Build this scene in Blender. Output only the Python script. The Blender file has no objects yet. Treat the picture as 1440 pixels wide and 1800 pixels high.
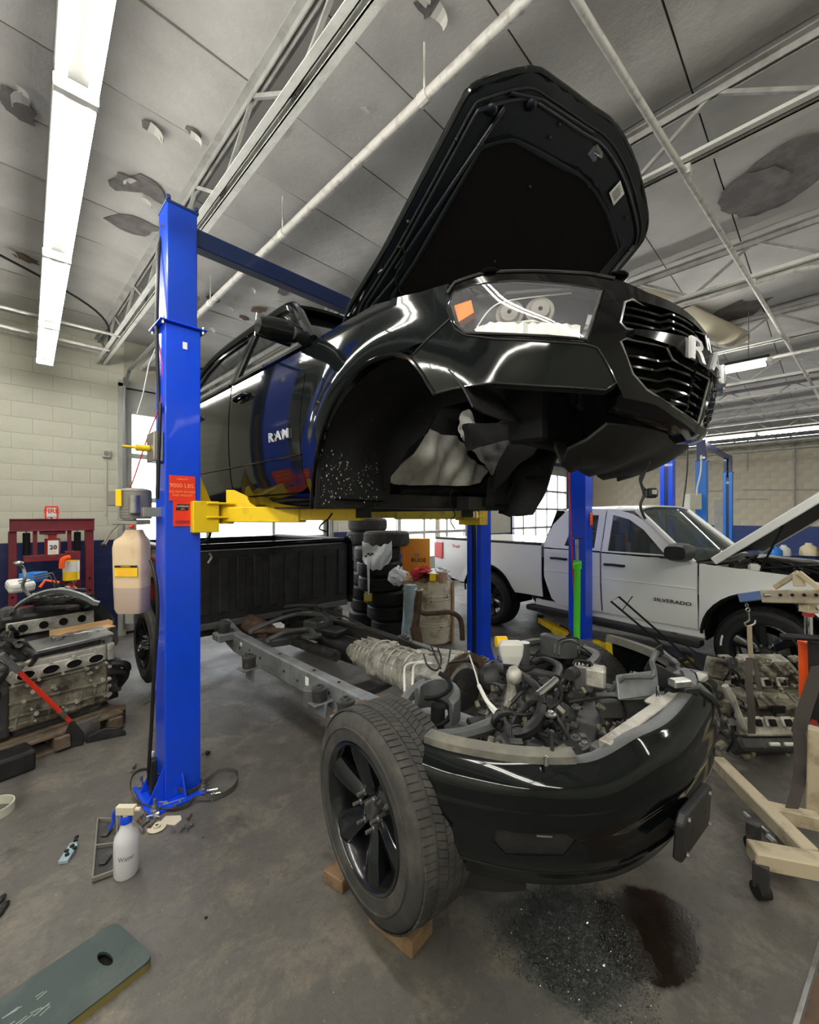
import bpy, bmesh, math, random
from mathutils import Vector, Matrix
from mathutils.geometry import delaunay_2d_cdt
random.seed(7)
V = Vector
SC = bpy.context.scene
COL = SC.collection
# ---------------------------------------------------------------- camera
F, CX, HY, CH = 740.0, 720.0, 906.0, 1.75          # focal length in px, horizon row, eye height
cd = bpy.data.cameras.new('camera'); cam = bpy.data.objects.new('camera', cd); COL.objects.link(cam)
cd.sensor_fit = 'AUTO'; cd.sensor_width = 36.0; cd.lens = F / 1800 * 36; cd.shift_y = (HY - 900) / 1800
cd.clip_start = 0.05; cd.clip_end = 200
cam.location = (0, 0, CH); cam.rotation_euler = (math.pi / 2, 0, -math.pi / 4)
SC.camera = cam
# ---------------------------------------------------------------- exposure, sky, sun
vs = SC.view_settings; vs.view_transform = 'Standard'; vs.look = 'None'; vs.gamma = 1; vs.use_curve_mapping = False
vs.exposure = 0.50
SC.cycles.use_denoising = True
SC.cycles.max_bounces = 8; SC.cycles.diffuse_bounces = 4; SC.cycles.glossy_bounces = 4
SC.cycles.sample_clamp_indirect = 6
w = bpy.data.worlds.new('world'); SC.world = w; w.use_nodes = True
bg = w.node_tree.nodes['Background']; bg.inputs[0].default_value = (0.93, 0.97, 1.0, 1); bg.inputs[1].default_value = 4.5
TUBE_EMIT = 42.0

# ---------------------------------------------------------------- helpers
S2 = math.sqrt(0.5)
def at(px, py, Z=None, X=None, Y=None, d=None):
    """world point seen at a photo position on a given real plane"""
    k = (px - CX) / F
    if Z is not None: d = F * (CH - Z) / (py - HY)
    elif X is not None: d = X / (S2 * (k + 1))
    elif Y is not None: d = Y / (S2 * (1 - k))
    r = k * d
    return V((S2 * (r + d), S2 * (d - r), CH + (HY - py) * d / F))

def link(o, parent=None):
    COL.objects.link(o)
    if parent: o.parent = parent
    return o
def base_loc(o):
    L = V((0, 0, 0))
    while o: L += o.location; o = o.parent
    return L
def tag(o, label=None, cat=None, group=None, kind=None):
    if label: o['label'] = label
    if cat: o['category'] = cat
    if group: o['group'] = group
    if kind: o['kind'] = kind
    return o
def thing(name, label, cat, loc=(0, 0, 0), group=None):
    o = bpy.data.objects.new(name, None); o.empty_display_size = .1; o.location = loc
    COL.objects.link(o); return tag(o, label, cat, group)
def copy_tree(o, parent=None):
    c = o.copy(); COL.objects.link(c)
    c.parent = parent
    for ch in [x for x in o.children]: copy_tree(ch, c)
    return c
def smooth_pts(pts, n=6, closed=False):
    P = [V(p) for p in pts]; out = []; N = len(P)
    if N < 3: return P
    rng = range(N if closed else N - 1)
    for i in rng:
        if closed: a, b, c, d = P[(i - 1) % N], P[i], P[(i + 1) % N], P[(i + 2) % N]
        else: a, b, c, d = P[max(i - 1, 0)], P[i], P[i + 1], P[min(i + 2, N - 1)]
        for k in range(n):
            t = k / n
            out.append(.5 * ((2 * b) + (c - a) * t + (2 * a - 5 * b + 4 * c - d) * t * t + (3 * b - a - 3 * c + d) * t ** 3))
    if not closed: out.append(P[-1])
    return out
def basis(n, up=(0, 0, 1)):
    n = V(n).normalized(); u = V(up)
    if abs(n.dot(u.normalized())) > .98: u = V((1, 0, 0)) if abs(n.x) < .9 else V((0, 1, 0))
    a = u.cross(n).normalized(); b = n.cross(a).normalized()
    return a, b, n
class MB:
    def __init__(s): s.v = []; s.f = []; s.m = []; s.mi = 0
    def add(s, vs, fs):
        o = len(s.v); s.v += [V(p) for p in vs]
        for f in fs: s.f.append([i + o for i in f]); s.m.append(s.mi)
        return s
    def box(s, c, d, R=None, rz=0, ch=0):
        x, y, z = d[0] / 2, d[1] / 2, d[2] / 2
        M = R if R is not None else Matrix.Rotation(rz, 3, 'Z')
        c = V(c)
        P = [(-x, -y, -z), (x, -y, -z), (x, y, -z), (-x, y, -z), (-x, -y, z), (x, -y, z), (x, y, z), (-x, y, z)]
        return s.add([c + M @ V(p) for p in P], [(3, 2, 1, 0), (4, 5, 6, 7), (0, 1, 5, 4), (1, 2, 6, 5), (2, 3, 7, 6), (3, 0, 4, 7)])
    def b2(s, a, b):
        a, b = V(a), V(b); return s.box((a + b) / 2, (abs(b.x - a.x), abs(b.y - a.y), abs(b.z - a.z)))
    def bar(s, p, q, w, h, up=(0, 0, 1)):
        p, q = V(p), V(q); a, b, n = basis(q - p, up)
        return s.box((p + q) / 2, (w, h, (q - p).length), Matrix((a, b, n)).transposed())
    def tube(s, pts, r, n=8, smooth=0, closed=False, caps=True, r2=None):
        P = smooth_pts(pts, smooth, closed) if smooth else [V(p) for p in pts]
        N = len(P); rings = []; a = None
        for i in range(N):
            if closed: t = P[(i + 1) % N] - P[i - 1]
            else: t = P[min(i + 1, N - 1)] - P[max(i - 1, 0)]
            if t.length < 1e-9: t = V((0, 0, 1))
            t.normalize()
            if a is None: a = basis(t)[0]
            a = (a - t * a.dot(t))
            if a.length < 1e-6: a = basis(t)[0]
            a.normalize(); b = t.cross(a)
            rr = r if r2 is None else r + (r2 - r) * i / max(N - 1, 1)
            if isinstance(r, (list, tuple)):
                q = i / max(N - 1, 1) * (len(r) - 1); k = min(int(q), len(r) - 2); rr = r[k] + (r[k + 1] - r[k]) * (q - k)
            rings.append([P[i] + a * (rr * math.cos(2 * math.pi * k / n)) + b * (rr * math.sin(2 * math.pi * k / n)) for k in range(n)])
        vs = [p for R in rings for p in R]; fs = []
        for i in range(N if closed else N - 1):
            j = (i + 1) % N
            for k in range(n): fs.append((i * n + k, i * n + (k + 1) % n, j * n + (k + 1) % n, j * n + k))
        if caps and not closed: fs += [tuple(range(n - 1, -1, -1)), tuple((N - 1) * n + k for k in range(n))]
        return s.add(vs, fs)
    def cyl(s, p, q, r1, r2=None, n=16): return s.tube([p, q], r1, n, r2=(r1 if r2 is None else r2))
    def lathe(s, prof, o, ax=(0, 0, 1), n=24, caps=False, closed=False):
        o = V(o); a, b, c = basis(ax); vs = []; fs = []; m = len(prof)
        for i in range(n):
            t = 2 * math.pi * i / n
            for (r, h) in prof: vs.append(o + a * (r * math.cos(t)) + b * (r * math.sin(t)) + c * h)
        for i in range(n):
            j = (i + 1) % n
            for k in range(m if closed else m - 1):
                l = (k + 1) % m
                fs.append((i * m + k, j * m + k, j * m + l, i * m + l))
        if caps: fs += [tuple(i * m for i in range(n - 1, -1, -1)), tuple(i * m + m - 1 for i in range(n))]
        return s.add(vs, fs)
    def prism(s, poly, o, u, v, t):
        """polygon in the plane o + a*u + b*v, extruded by t along u x v"""
        o, u, v = V(o), V(u).normalized(), V(v).normalized(); n = u.cross(v).normalized() * t
        A = [o + u * p[0] + v * p[1] for p in poly]; N = len(A)
        ar = sum(poly[i][0] * poly[(i + 1) % N][1] - poly[(i + 1) % N][0] * poly[i][1] for i in range(N))
        if ar * t < 0: A = A[::-1]
        fs = [tuple(range(N - 1, -1, -1)), tuple(range(N, 2 * N))] + [(i, (i + 1) % N, N + (i + 1) % N, N + i) for i in range(N)]
        return s.add(A + [p + n for p in A], fs)
    def ell(s, c, r, nu=12, nv=8, R=None):
        c = V(c); M = R or Matrix.Identity(3); vs = []; fs = []
        for j in range(nv + 1):
            ph = math.pi * j / nv
            for i in range(nu):
                th = 2 * math.pi * i / nu
                vs.append(c + M @ V((r[0] * math.sin(ph) * math.cos(th), r[1] * math.sin(ph) * math.sin(th), r[2] * math.cos(ph))))
        for j in range(nv):
            for i in range(nu): fs.append((j * nu + i, (j + 1) * nu + i, (j + 1) * nu + (i + 1) % nu, j * nu + (i + 1) % nu))
        return s.add(vs, fs)
    def grid(s, fn, nu, nv):
        vs = [fn(i / nu, j / nv) for j in range(nv + 1) for i in range(nu + 1)]
        return s.add(vs, [(j * (nu + 1) + i, j * (nu + 1) + i + 1, (j + 1) * (nu + 1) + i + 1, (j + 1) * (nu + 1) + i) for j in range(nv) for i in range(nu)])
    def loft(s, rings, caps=True, closed=True):
        n = len(rings[0]); vs = [p for r in rings for p in r]; fs = []
        for i in range(len(rings) - 1):
            for k in range(n if closed else n - 1): fs.append((i * n + k, i * n + (k + 1) % n, (i + 1) * n + (k + 1) % n, (i + 1) * n + k))
        if caps: fs += [tuple(range(n - 1, -1, -1)), tuple((len(rings) - 1) * n + k for k in range(n))]
        return s.add(vs, fs)
    def xf(s, M):
        s.v = [M @ p for p in s.v]; return s
    def jit(s, a):
        s.v = [p + V((random.uniform(-a, a), random.uniform(-a, a), random.uniform(-a, a))) for p in s.v]; return s
    def join(s, o): return s.add(o.v, o.f)
    def mesh(s, name, mats, smooth=False, off=V((0, 0, 0))):
        me = bpy.data.meshes.new(name); me.from_pydata([tuple(p - off) for p in s.v], [], s.f); me.validate()
        for m in (mats if isinstance(mats, (list, tuple)) else [mats]): me.materials.append(m)
        if len(me.polygons) == len(s.m) and any(s.m):
            me.polygons.foreach_set('material_index', s.m)
        bm = bmesh.new(); bm.from_mesh(me); bmesh.ops.recalc_face_normals(bm, faces=bm.faces)
        if smooth:
            for f in bm.faces: f.smooth = True
            for e in bm.edges:
                if len(e.link_faces) == 2 and e.calc_face_angle(0) > math.radians(38 if smooth is True else smooth): e.smooth = False
        bm.to_mesh(me); bm.free()
        return me
    def build(s, name, mats, parent=None, smooth=False, bevel=0, label=None, kind=None, solid=0, sub=0, cat=None, group=None, seg=1):
        off = base_loc(parent) if parent else V((0, 0, 0))
        o = bpy.data.objects.new(name, s.mesh(name, mats, smooth, off)); link(o, parent)
        if solid: m = o.modifiers.new('so', 'SOLIDIFY'); m.thickness = abs(solid); m.offset = -1 if solid > 0 else 1
        if bevel: m = o.modifiers.new('be', 'BEVEL'); m.width = bevel; m.segments = seg; m.limit_method = 'ANGLE'; m.angle_limit = .6
        if sub: m = o.modifiers.new('su', 'SUBSURF'); m.levels = m.render_levels = sub
        return tag(o, label, cat, group, kind)
def solo(mb, name, mats, label, cat, group=None, **k): return mb.build(name, mats, None, label=label, cat=cat, group=group, **k)

def text_mb(txt, size, depth, mapf, align='CENTER', bold=0, sx=1.0):
    """letters as geometry, each vertex sent through mapf(x, y, h)"""
    c = bpy.data.curves.new('t', 'FONT'); c.body = txt; c.size = size; c.align_x = align; c.align_y = 'CENTER'
    c.extrude = depth / 2; c.offset = bold; c.resolution_u = 2
    o = bpy.data.objects.new('t', c); COL.objects.link(o)
    dg = bpy.context.evaluated_depsgraph_get(); me = bpy.data.meshes.new_from_object(o.evaluated_get(dg))
    m = MB(); m.add([mapf(v.co.x * sx, v.co.y, v.co.z + depth / 2) for v in me.vertices], [tuple(p.vertices) for p in me.polygons])
    bpy.data.objects.remove(o); bpy.data.curves.remove(c); bpy.data.meshes.remove(me)
    return m
def plane_map(o, u, v):
    o, u, v = V(o), V(u).normalized(), V(v).normalized(); n = u.cross(v)
    return lambda x, y, h: o + u * x + v * y + n * h

def inside(p, poly):
    x, y = p; c = False; n = len(poly); j = n - 1
    for i in range(n):
        xi, yi = poly[i]; xj, yj = poly[j]
        if (yi > y) != (yj > y) and x < (xj - xi) * (y - yi) / (yj - yi) + xi: c = not c
        j = i
    return c
def resample(poly, st):
    out = []
    for i in range(len(poly)):
        a, b = V(poly[i]).to_2d() if len(poly[i]) > 2 else V(poly[i]), V(poly[(i + 1) % len(poly)])
        L = (b - a).length; k = max(1, int(math.ceil(L / st)))
        for j in range(k): out.append(a + (b - a) * (j / k))
    return out
def shrink(poly, d):
    """inset a polygon by d"""
    n = len(poly); P = [V((p[0], p[1])) for p in poly]
    ar = sum(P[i].x * P[(i + 1) % n].y - P[(i + 1) % n].x * P[i].y for i in range(n)); sg = 1 if ar > 0 else -1
    out = []
    for i in range(n):
        e1 = (P[i] - P[i - 1]); e2 = (P[(i + 1) % n] - P[i])
        if e1.length < 1e-7 or e2.length < 1e-7: continue
        e1.normalize(); e2.normalize()
        n1 = V((-e1.y, e1.x)) * sg; n2 = V((-e2.y, e2.x)) * sg; m = n1 + n2
        if m.length < 1e-3: out.append((P[i].x + n1.x * d, P[i].y + n1.y * d)); continue
        m.normalize(); k = d / max(m.dot(n1), .4); out.append((P[i].x + m.x * k, P[i].y + m.y * k))
    return out
def panel(poly, mapf, st=.04, holes=(), mb=None):
    """a polygon in surface coordinates filled with a fine triangulation and sent to 3D"""
    mb = mb or MB(); pts = []; edges = []; loops = []
    for lp in [poly] + list(holes):
        R = resample(lp, st); o = len(pts); pts += R; n = len(R)
        edges += [(o + i, o + (i + 1) % n) for i in range(n)]; loops.append([(p.x, p.y) for p in R])
    xs = [p.x for p in pts]; ys = [p.y for p in pts]
    x = min(xs) + st * .5
    while x < max(xs):
        y = min(ys) + st * .5
        while y < max(ys):
            if inside((x, y), loops[0]) and not any(inside((x, y), h) for h in loops[1:]):
                if min((V((x, y)) - p).length_squared for p in pts[:sum(len(l) for l in loops)]) > (st * .45) ** 2: pts.append(V((x, y)))
            y += st
        x += st
    vo, eo, fo, *_ = delaunay_2d_cdt(pts, edges, [], 0, 1e-6)
    fs = []
    for f in fo:
        c = sum((vo[i] for i in f), V((0, 0))) / len(f)
        if inside(c, loops[0]) and not any(inside(c, h) for h in loops[1:]): fs.append(tuple(f))
    return mb.add([mapf(p.x, p.y) for p in vo], fs)

# ---------------------------------------------------------------- materials
def mat(name, col, rough=.5, metal=0.0, spec=.5, coat=0, var=None, bump=None, emit=None, trans=0, ior=1.45, alpha=1, bumpd=.01):
    m = bpy.data.materials.new(name); m.use_nodes = True; nt = m.node_tree; b = nt.nodes['Principled BSDF']
    I = b.inputs; I['Base Color'].default_value = (*col, 1); I['Roughness'].default_value = rough; I['Metallic'].default_value = metal
    I['Specular IOR Level'].default_value = spec; I['Coat Weight'].default_value = coat; I['Coat Roughness'].default_value = .03
    I['Transmission Weight'].default_value = trans; I['IOR'].default_value = ior; I['Alpha'].default_value = alpha
    if emit: I['Emission Color'].default_value = (*emit[0], 1); I['Emission Strength'].default_value = emit[1]
    tc = None
    def noise(scale, detail=5, rgh=.6):
        nonlocal tc
        if tc is None: tc = nt.nodes.new('ShaderNodeTexCoord')
        n = nt.nodes.new('ShaderNodeTexNoise'); n.inputs['Scale'].default_value = scale; n.inputs['Detail'].default_value = detail
        n.inputs['Roughness'].default_value = rgh; nt.links.new(tc.outputs['Object'], n.inputs['Vector']); return n
    last = None
    for (c2, sc, lo, hi) in (var or []):
        n = noise(sc); r = nt.nodes.new('ShaderNodeMapRange'); r.inputs[1].default_value = lo; r.inputs[2].default_value = hi
        nt.links.new(n.outputs[0], r.inputs[0]); mx = nt.nodes.new('ShaderNodeMix'); mx.data_type = 'RGBA'
        nt.links.new(r.outputs[0], mx.inputs[0])
        if last: nt.links.new(last, mx.inputs[6])
        else: mx.inputs[6].default_value = (*col, 1)
        mx.inputs[7].default_value = (*c2, 1); last = mx.outputs[2]
    if last: nt.links.new(last, I['Base Color'])
    if bump:
        n = noise(bump[0], 6, .65); bp = nt.nodes.new('ShaderNodeBump'); bp.inputs['Strength'].default_value = bump[1]; bp.inputs['Distance'].default_value = bumpd
        nt.links.new(n.outputs[0], bp.inputs['Height']); nt.links.new(bp.outputs[0], I['Normal'])
    return m
def glass_mat(name, tint, op, rough=.02):
    m = bpy.data.materials.new(name); m.use_nodes = True; nt = m.node_tree; nt.nodes.clear()
    o = nt.nodes.new('ShaderNodeOutputMaterial'); t = nt.nodes.new('ShaderNodeBsdfTransparent'); g = nt.nodes.new('ShaderNodeBsdfGlossy')
    p = nt.nodes.new('ShaderNodeBsdfDiffuse'); p.inputs[0].default_value = (*tint, 1); t.inputs[0].default_value = (1, 1, 1, 1)
    g.inputs['Roughness'].default_value = rough
    lw = nt.nodes.new('ShaderNodeLayerWeight'); lw.inputs[0].default_value = .5; pw = nt.nodes.new('ShaderNodeMath'); pw.operation = 'POWER'; pw.inputs[1].default_value = 5
    fr = nt.nodes.new('ShaderNodeMath'); fr.operation = 'MULTIPLY_ADD'; fr.inputs[1].default_value = .6; fr.inputs[2].default_value = .04
    nt.links.new(lw.outputs['Facing'], pw.inputs[0]); nt.links.new(pw.outputs[0], fr.inputs[0])
    m1 = nt.nodes.new('ShaderNodeMixShader'); m1.inputs[0].default_value = op; m2 = nt.nodes.new('ShaderNodeMixShader')
    nt.links.new(t.outputs[0], m1.inputs[1]); nt.links.new(p.outputs[0], m1.inputs[2]); nt.links.new(fr.outputs[0], m2.inputs[0])
    nt.links.new(m1.outputs[0], m2.inputs[1]); nt.links.new(g.outputs[0], m2.inputs[2]); nt.links.new(m2.outputs[0], o.inputs[0])
    return m
M = {}
M['black_paint'] = mat('black_paint', (.004, .0055, .006), .07, 0, .42, 0)
M['black_paint2'] = mat('black_gloss', (.0025, .0025, .003), .09, 0, .36, 0)
M['plastic'] = mat('black_plastic', (.012, .012, .013), .5, var=[((.03, .03, .032), 9, .45, .75)], bump=(60, .15))
M['matte'] = mat('matte_black', (.006, .006, .007), .75, spec=.25)
M['liner'] = mat('liner_plastic', (.010, .010, .011), .6, spec=.3, var=[((.05, .048, .045), 30, .6, .8)], bump=(40, .3))
M['hoodpad'] = mat('hood_insulation', (.006, .0055, .0055), .9, spec=.1, bump=(150, .3))
M['hoodin'] = mat('hood_inner_paint', (.006, .009, .014), .35, spec=.4)
M['chrome'] = mat('chrome', (.75, .76, .78), .12, 1)
M['badge'] = mat('satin_badge_silver', (.62, .63, .65), .32, .5)
M['steel'] = mat('bare_steel', (.42, .42, .42), .35, .9, var=[((.2, .18, .16), 14, .5, .8)])
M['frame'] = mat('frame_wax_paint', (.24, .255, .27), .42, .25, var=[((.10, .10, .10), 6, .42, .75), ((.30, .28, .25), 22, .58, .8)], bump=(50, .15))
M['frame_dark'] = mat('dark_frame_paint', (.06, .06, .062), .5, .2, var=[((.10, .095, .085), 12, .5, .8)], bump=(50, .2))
M['arm'] = mat('cast_arm', (.11, .115, .12), .45, .3, var=[((.16, .155, .15), 14, .5, .8)], bump=(40, .2))
M['alu'] = mat('cast_aluminium', (.55, .53, .48), .5, .35, var=[((.16, .14, .11), 9, .45, .72), ((.6, .58, .54), 25, .55, .8)], bump=(30, .5))
M['alu_dirty'] = mat('oily_aluminium', (.28, .26, .20), .5, .35, var=[((.06, .05, .04), 7, .4, .62), ((.45, .42, .35), 20, .58, .8)], bump=(25, .6))
M['iron'] = mat('dark_iron', (.055, .055, .056), .5, .4, var=[((.16, .15, .135), 12, .5, .8)], bump=(40, .4))
M['rust'] = mat('rusty_steel', (.14, .09, .06), .7, .3, var=[((.05, .04, .035), 10, .4, .7), ((.35, .2, .1), 16, .62, .8)], bump=(40, .3))
M['rubber'] = mat('tyre_rubber', (.045, .044, .042), .75, spec=.3, var=[((.10, .093, .085), 10, .45, .8)], bump=(60, .15))
M['rubber_dk'] = mat('dark_rubber', (.014, .014, .015), .6, spec=.4, bump=(60, .15))
M['hose'] = mat('hose_rubber', (.012, .012, .013), .45, spec=.4)
M['rim'] = mat('gloss_black_alloy', (.012, .013, .015), .22, .3, coat=.5)
M['blue'] = mat('blue_enamel', (.005, .065, .80), .28, 0, .5, .2, var=[((.008, .07, .60), 3, .4, .8)])
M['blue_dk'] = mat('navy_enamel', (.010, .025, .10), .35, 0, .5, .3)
M['blue_lt'] = mat('light_blue_enamel', (.02, .18, .62), .35)
M['yellow'] = mat('yellow_enamel', (.80, .55, .01), .38, var=[((.45, .30, .02), 9, .52, .85)])
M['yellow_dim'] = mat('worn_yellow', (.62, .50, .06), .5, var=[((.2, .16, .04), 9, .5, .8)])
M['red'] = mat('red_enamel', (.42, .025, .025), .45, var=[((.2, .02, .02), 7, .45, .8)])
M['maroon'] = mat('maroon_enamel', (.20, .022, .035), .45, var=[((.1, .012, .02), 5, .4, .8)])
M['label_red'] = mat('label_red', (.85, .045, .02), .4)
M['label_orange'] = mat('label_orange_ink', (1.0, .42, .12), .4)
M['label_yellow'] = mat('label_yellow', (.95, .60, .01), .4)
M['white'] = mat('white_label', (.8, .8, .78), .4)
M['ink'] = mat('black_ink', (.012, .012, .012), .5)
M['cream'] = mat('cream_wall_paint', (.60, .60, .50), .5, var=[((.50, .49, .41), 1.3, .4, .7), ((.36, .34, .28), 6, .66, .8)], bump=(25, .25))
M['cream_r'] = mat('tan_wall_paint', (.68, .62, .48), .55, var=[((.58, .52, .40), 1.0, .4, .7)], bump=(25, .25))
M['navy_wall'] = mat('navy_wall_paint', (.010, .018, .085), .45, var=[((.04, .045, .10), 2, .5, .8)], bump=(25, .25))
M['blue_wall'] = mat('blue_wall_paint', (.03, .06, .22), .45, bump=(25, .25))
M['ceil'] = mat('ceiling_paint', (.52, .51, .50), .8, var=[((.40, .39, .38), 1.6, .4, .7), ((.22, .21, .20), 5, .66, .76)], bump=(14, .5))
M['ceil_dk'] = mat('ceiling_gap', (.09, .085, .08), .9)
M['chord'] = mat('white_joist_paint', (.66, .66, .63), .55, var=[((.45, .44, .41), 7, .5, .75)], bump=(30, .3))
M['chord_dk'] = mat('grey_joist_paint', (.34, .34, .33), .65, var=[((.18, .17, .16), 6, .45, .75)], bump=(30, .3))  # top chord and webs in a darker grey than the bottom chord
M['blue_shaded'] = mat('blue_enamel_shaded', (.005, .045, .42), .32, 0, .5, .2)  # blue darkened for the dim post top beyond the lamp light
M['pipe'] = mat('painted_pipe', (.55, .54, .51), .5, var=[((.32, .30, .28), 18, .5, .7)])
M['peel'] = mat('peeling_paint_flake', (.50, .49, .47), .8)
M['brown'] = mat('exposed_brown_deck', (.10, .075, .06), .9, var=[((.2, .12, .09), 9, .5, .7)])
M['door'] = mat('grey_door_paint', (.46, .47, .44), .5, var=[((.33, .33, .30), 3, .45, .75)])
M['track'] = mat('galvanised_track', (.20, .20, .20), .5, .5)
M['wood'] = mat('pine_block', (.27, .17, .095), .75, var=[((.13, .08, .045), 12, .45, .7)], bump=(30, .4))
M['pallet'] = mat('oily_pallet_wood', (.16, .12, .085), .8, var=[((.05, .035, .025), 8, .45, .7)], bump=(25, .5))
M['card'] = mat('cardboard', (.55, .37, .20), .8)
M['orange_card'] = mat('orange_printed_card', (.95, .38, .04), .55)
M['drum'] = mat('stained_cream_drum', (.78, .70, .48), .6, var=[((.28, .22, .12), 5, .48, .68), ((.08, .06, .03), 13, .62, .7)])
M['white_paint'] = mat('white_car_paint', (.86, .88, .88), .25, 0, .5, .6)
M['tint'] = mat('tinted_glass', (.008, .009, .010), .03, 0, .6, .6)
M['tank'] = mat('yellowed_plastic_tank', (.72, .55, .36), .45, var=[((.55, .38, .22), 6, .5, .7)])
M['tank2'] = mat('pale_oil_in_tank', (.50, .38, .32), .45)
M['motor'] = mat('grey_motor_paint', (.20, .19, .17), .45, .1)
M['beige'] = mat('beige_crane_enamel', (.56, .48, .34), .45, var=[((.30, .24, .16), 9, .5, .72)])
M['strap'] = mat('webbing_strap', (.07, .06, .055), .85, bump=(200, .4))
M['orange'] = mat('orange_enamel', (1.0, .12, .02), .35)
M['green'] = mat('green_enamel', (.10, .75, .04), .35)
M['mat_green'] = mat('worn_creeper_vinyl', (.045, .065, .065), .55, var=[((.085, .105, .10), 4, .5, .75)], bump=(30, .25))
M['mat_side'] = mat('dirty_yellow_edge', (.22, .18, .05), .6)
M['bottle'] = mat('milky_plastic', (.78, .78, .84), .35, trans=.15)
M['foil'] = mat('aluminium_foil', (.85, .84, .83), .32, .6, bump=(16, .7), bumpd=.03)
M['heat'] = mat('dull_heat_shield', (.50, .49, .46), .5, .35, var=[((.26, .25, .23), 6, .45, .75)], bump=(5, .5), bumpd=.02)
M['bag'] = mat('thin_white_plastic', (.72, .75, .78), .35)
M['cloth_red'] = mat('red_rag', (.55, .04, .05), .85)
M['denim'] = mat('denim_cloth', (.34, .44, .50), .85, var=[((.22, .3, .36), 8, .45, .7)])
M['coolant'] = mat('cloudy_plastic', (.72, .72, .68), .4)
M['seat'] = mat('grey_leather', (.22, .21, .20), .6)
M['lamp_pan'] = mat('lamp_reflector', (.04, .04, .038), .6, spec=.1)
M['glow'] = mat('tube_glow', (1, 1, 1), .5, emit=((1.0, .97, .88), TUBE_EMIT))
M['glow_far'] = mat('tube_glow_far', (1, 1, 1), .5, emit=((1.0, .97, .90), 26))
M['amber'] = mat('amber_lens', (1.0, .22, .01), .2, coat=.6, emit=None)
M['brake'] = mat('red_lens', (.75, .01, .01), .2, coat=.5)
M['window_glass'] = glass_mat('window_glass', (.8, .85, .85), .04)
M['car_glass'] = glass_mat('greenish_car_glass', (.06, .08, .075), .45)
M['lens'] = glass_mat('clear_lens', (.6, .6, .65), .10, .03)
M['cable'] = mat('cable_black', (.010, .010, .010), .5)
M['red_line'] = mat('red_cable', (.55, .03, .03), .5)
M['wire_white'] = mat('white_line', (.7, .7, .66), .5)
M['sky_green'] = mat('tree_leaves', (.55, .70, .30), .8)
# ================================================================= room
XR, YB, XL, YF, ZC = 18.4, 7.3, -3.0, -4.0, 4.3
def struct(mb, name, m, parent=None, **k):
    o = mb.build(name, m, parent, **k)
    if not parent: o['kind'] = 'structure'
    return o
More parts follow.
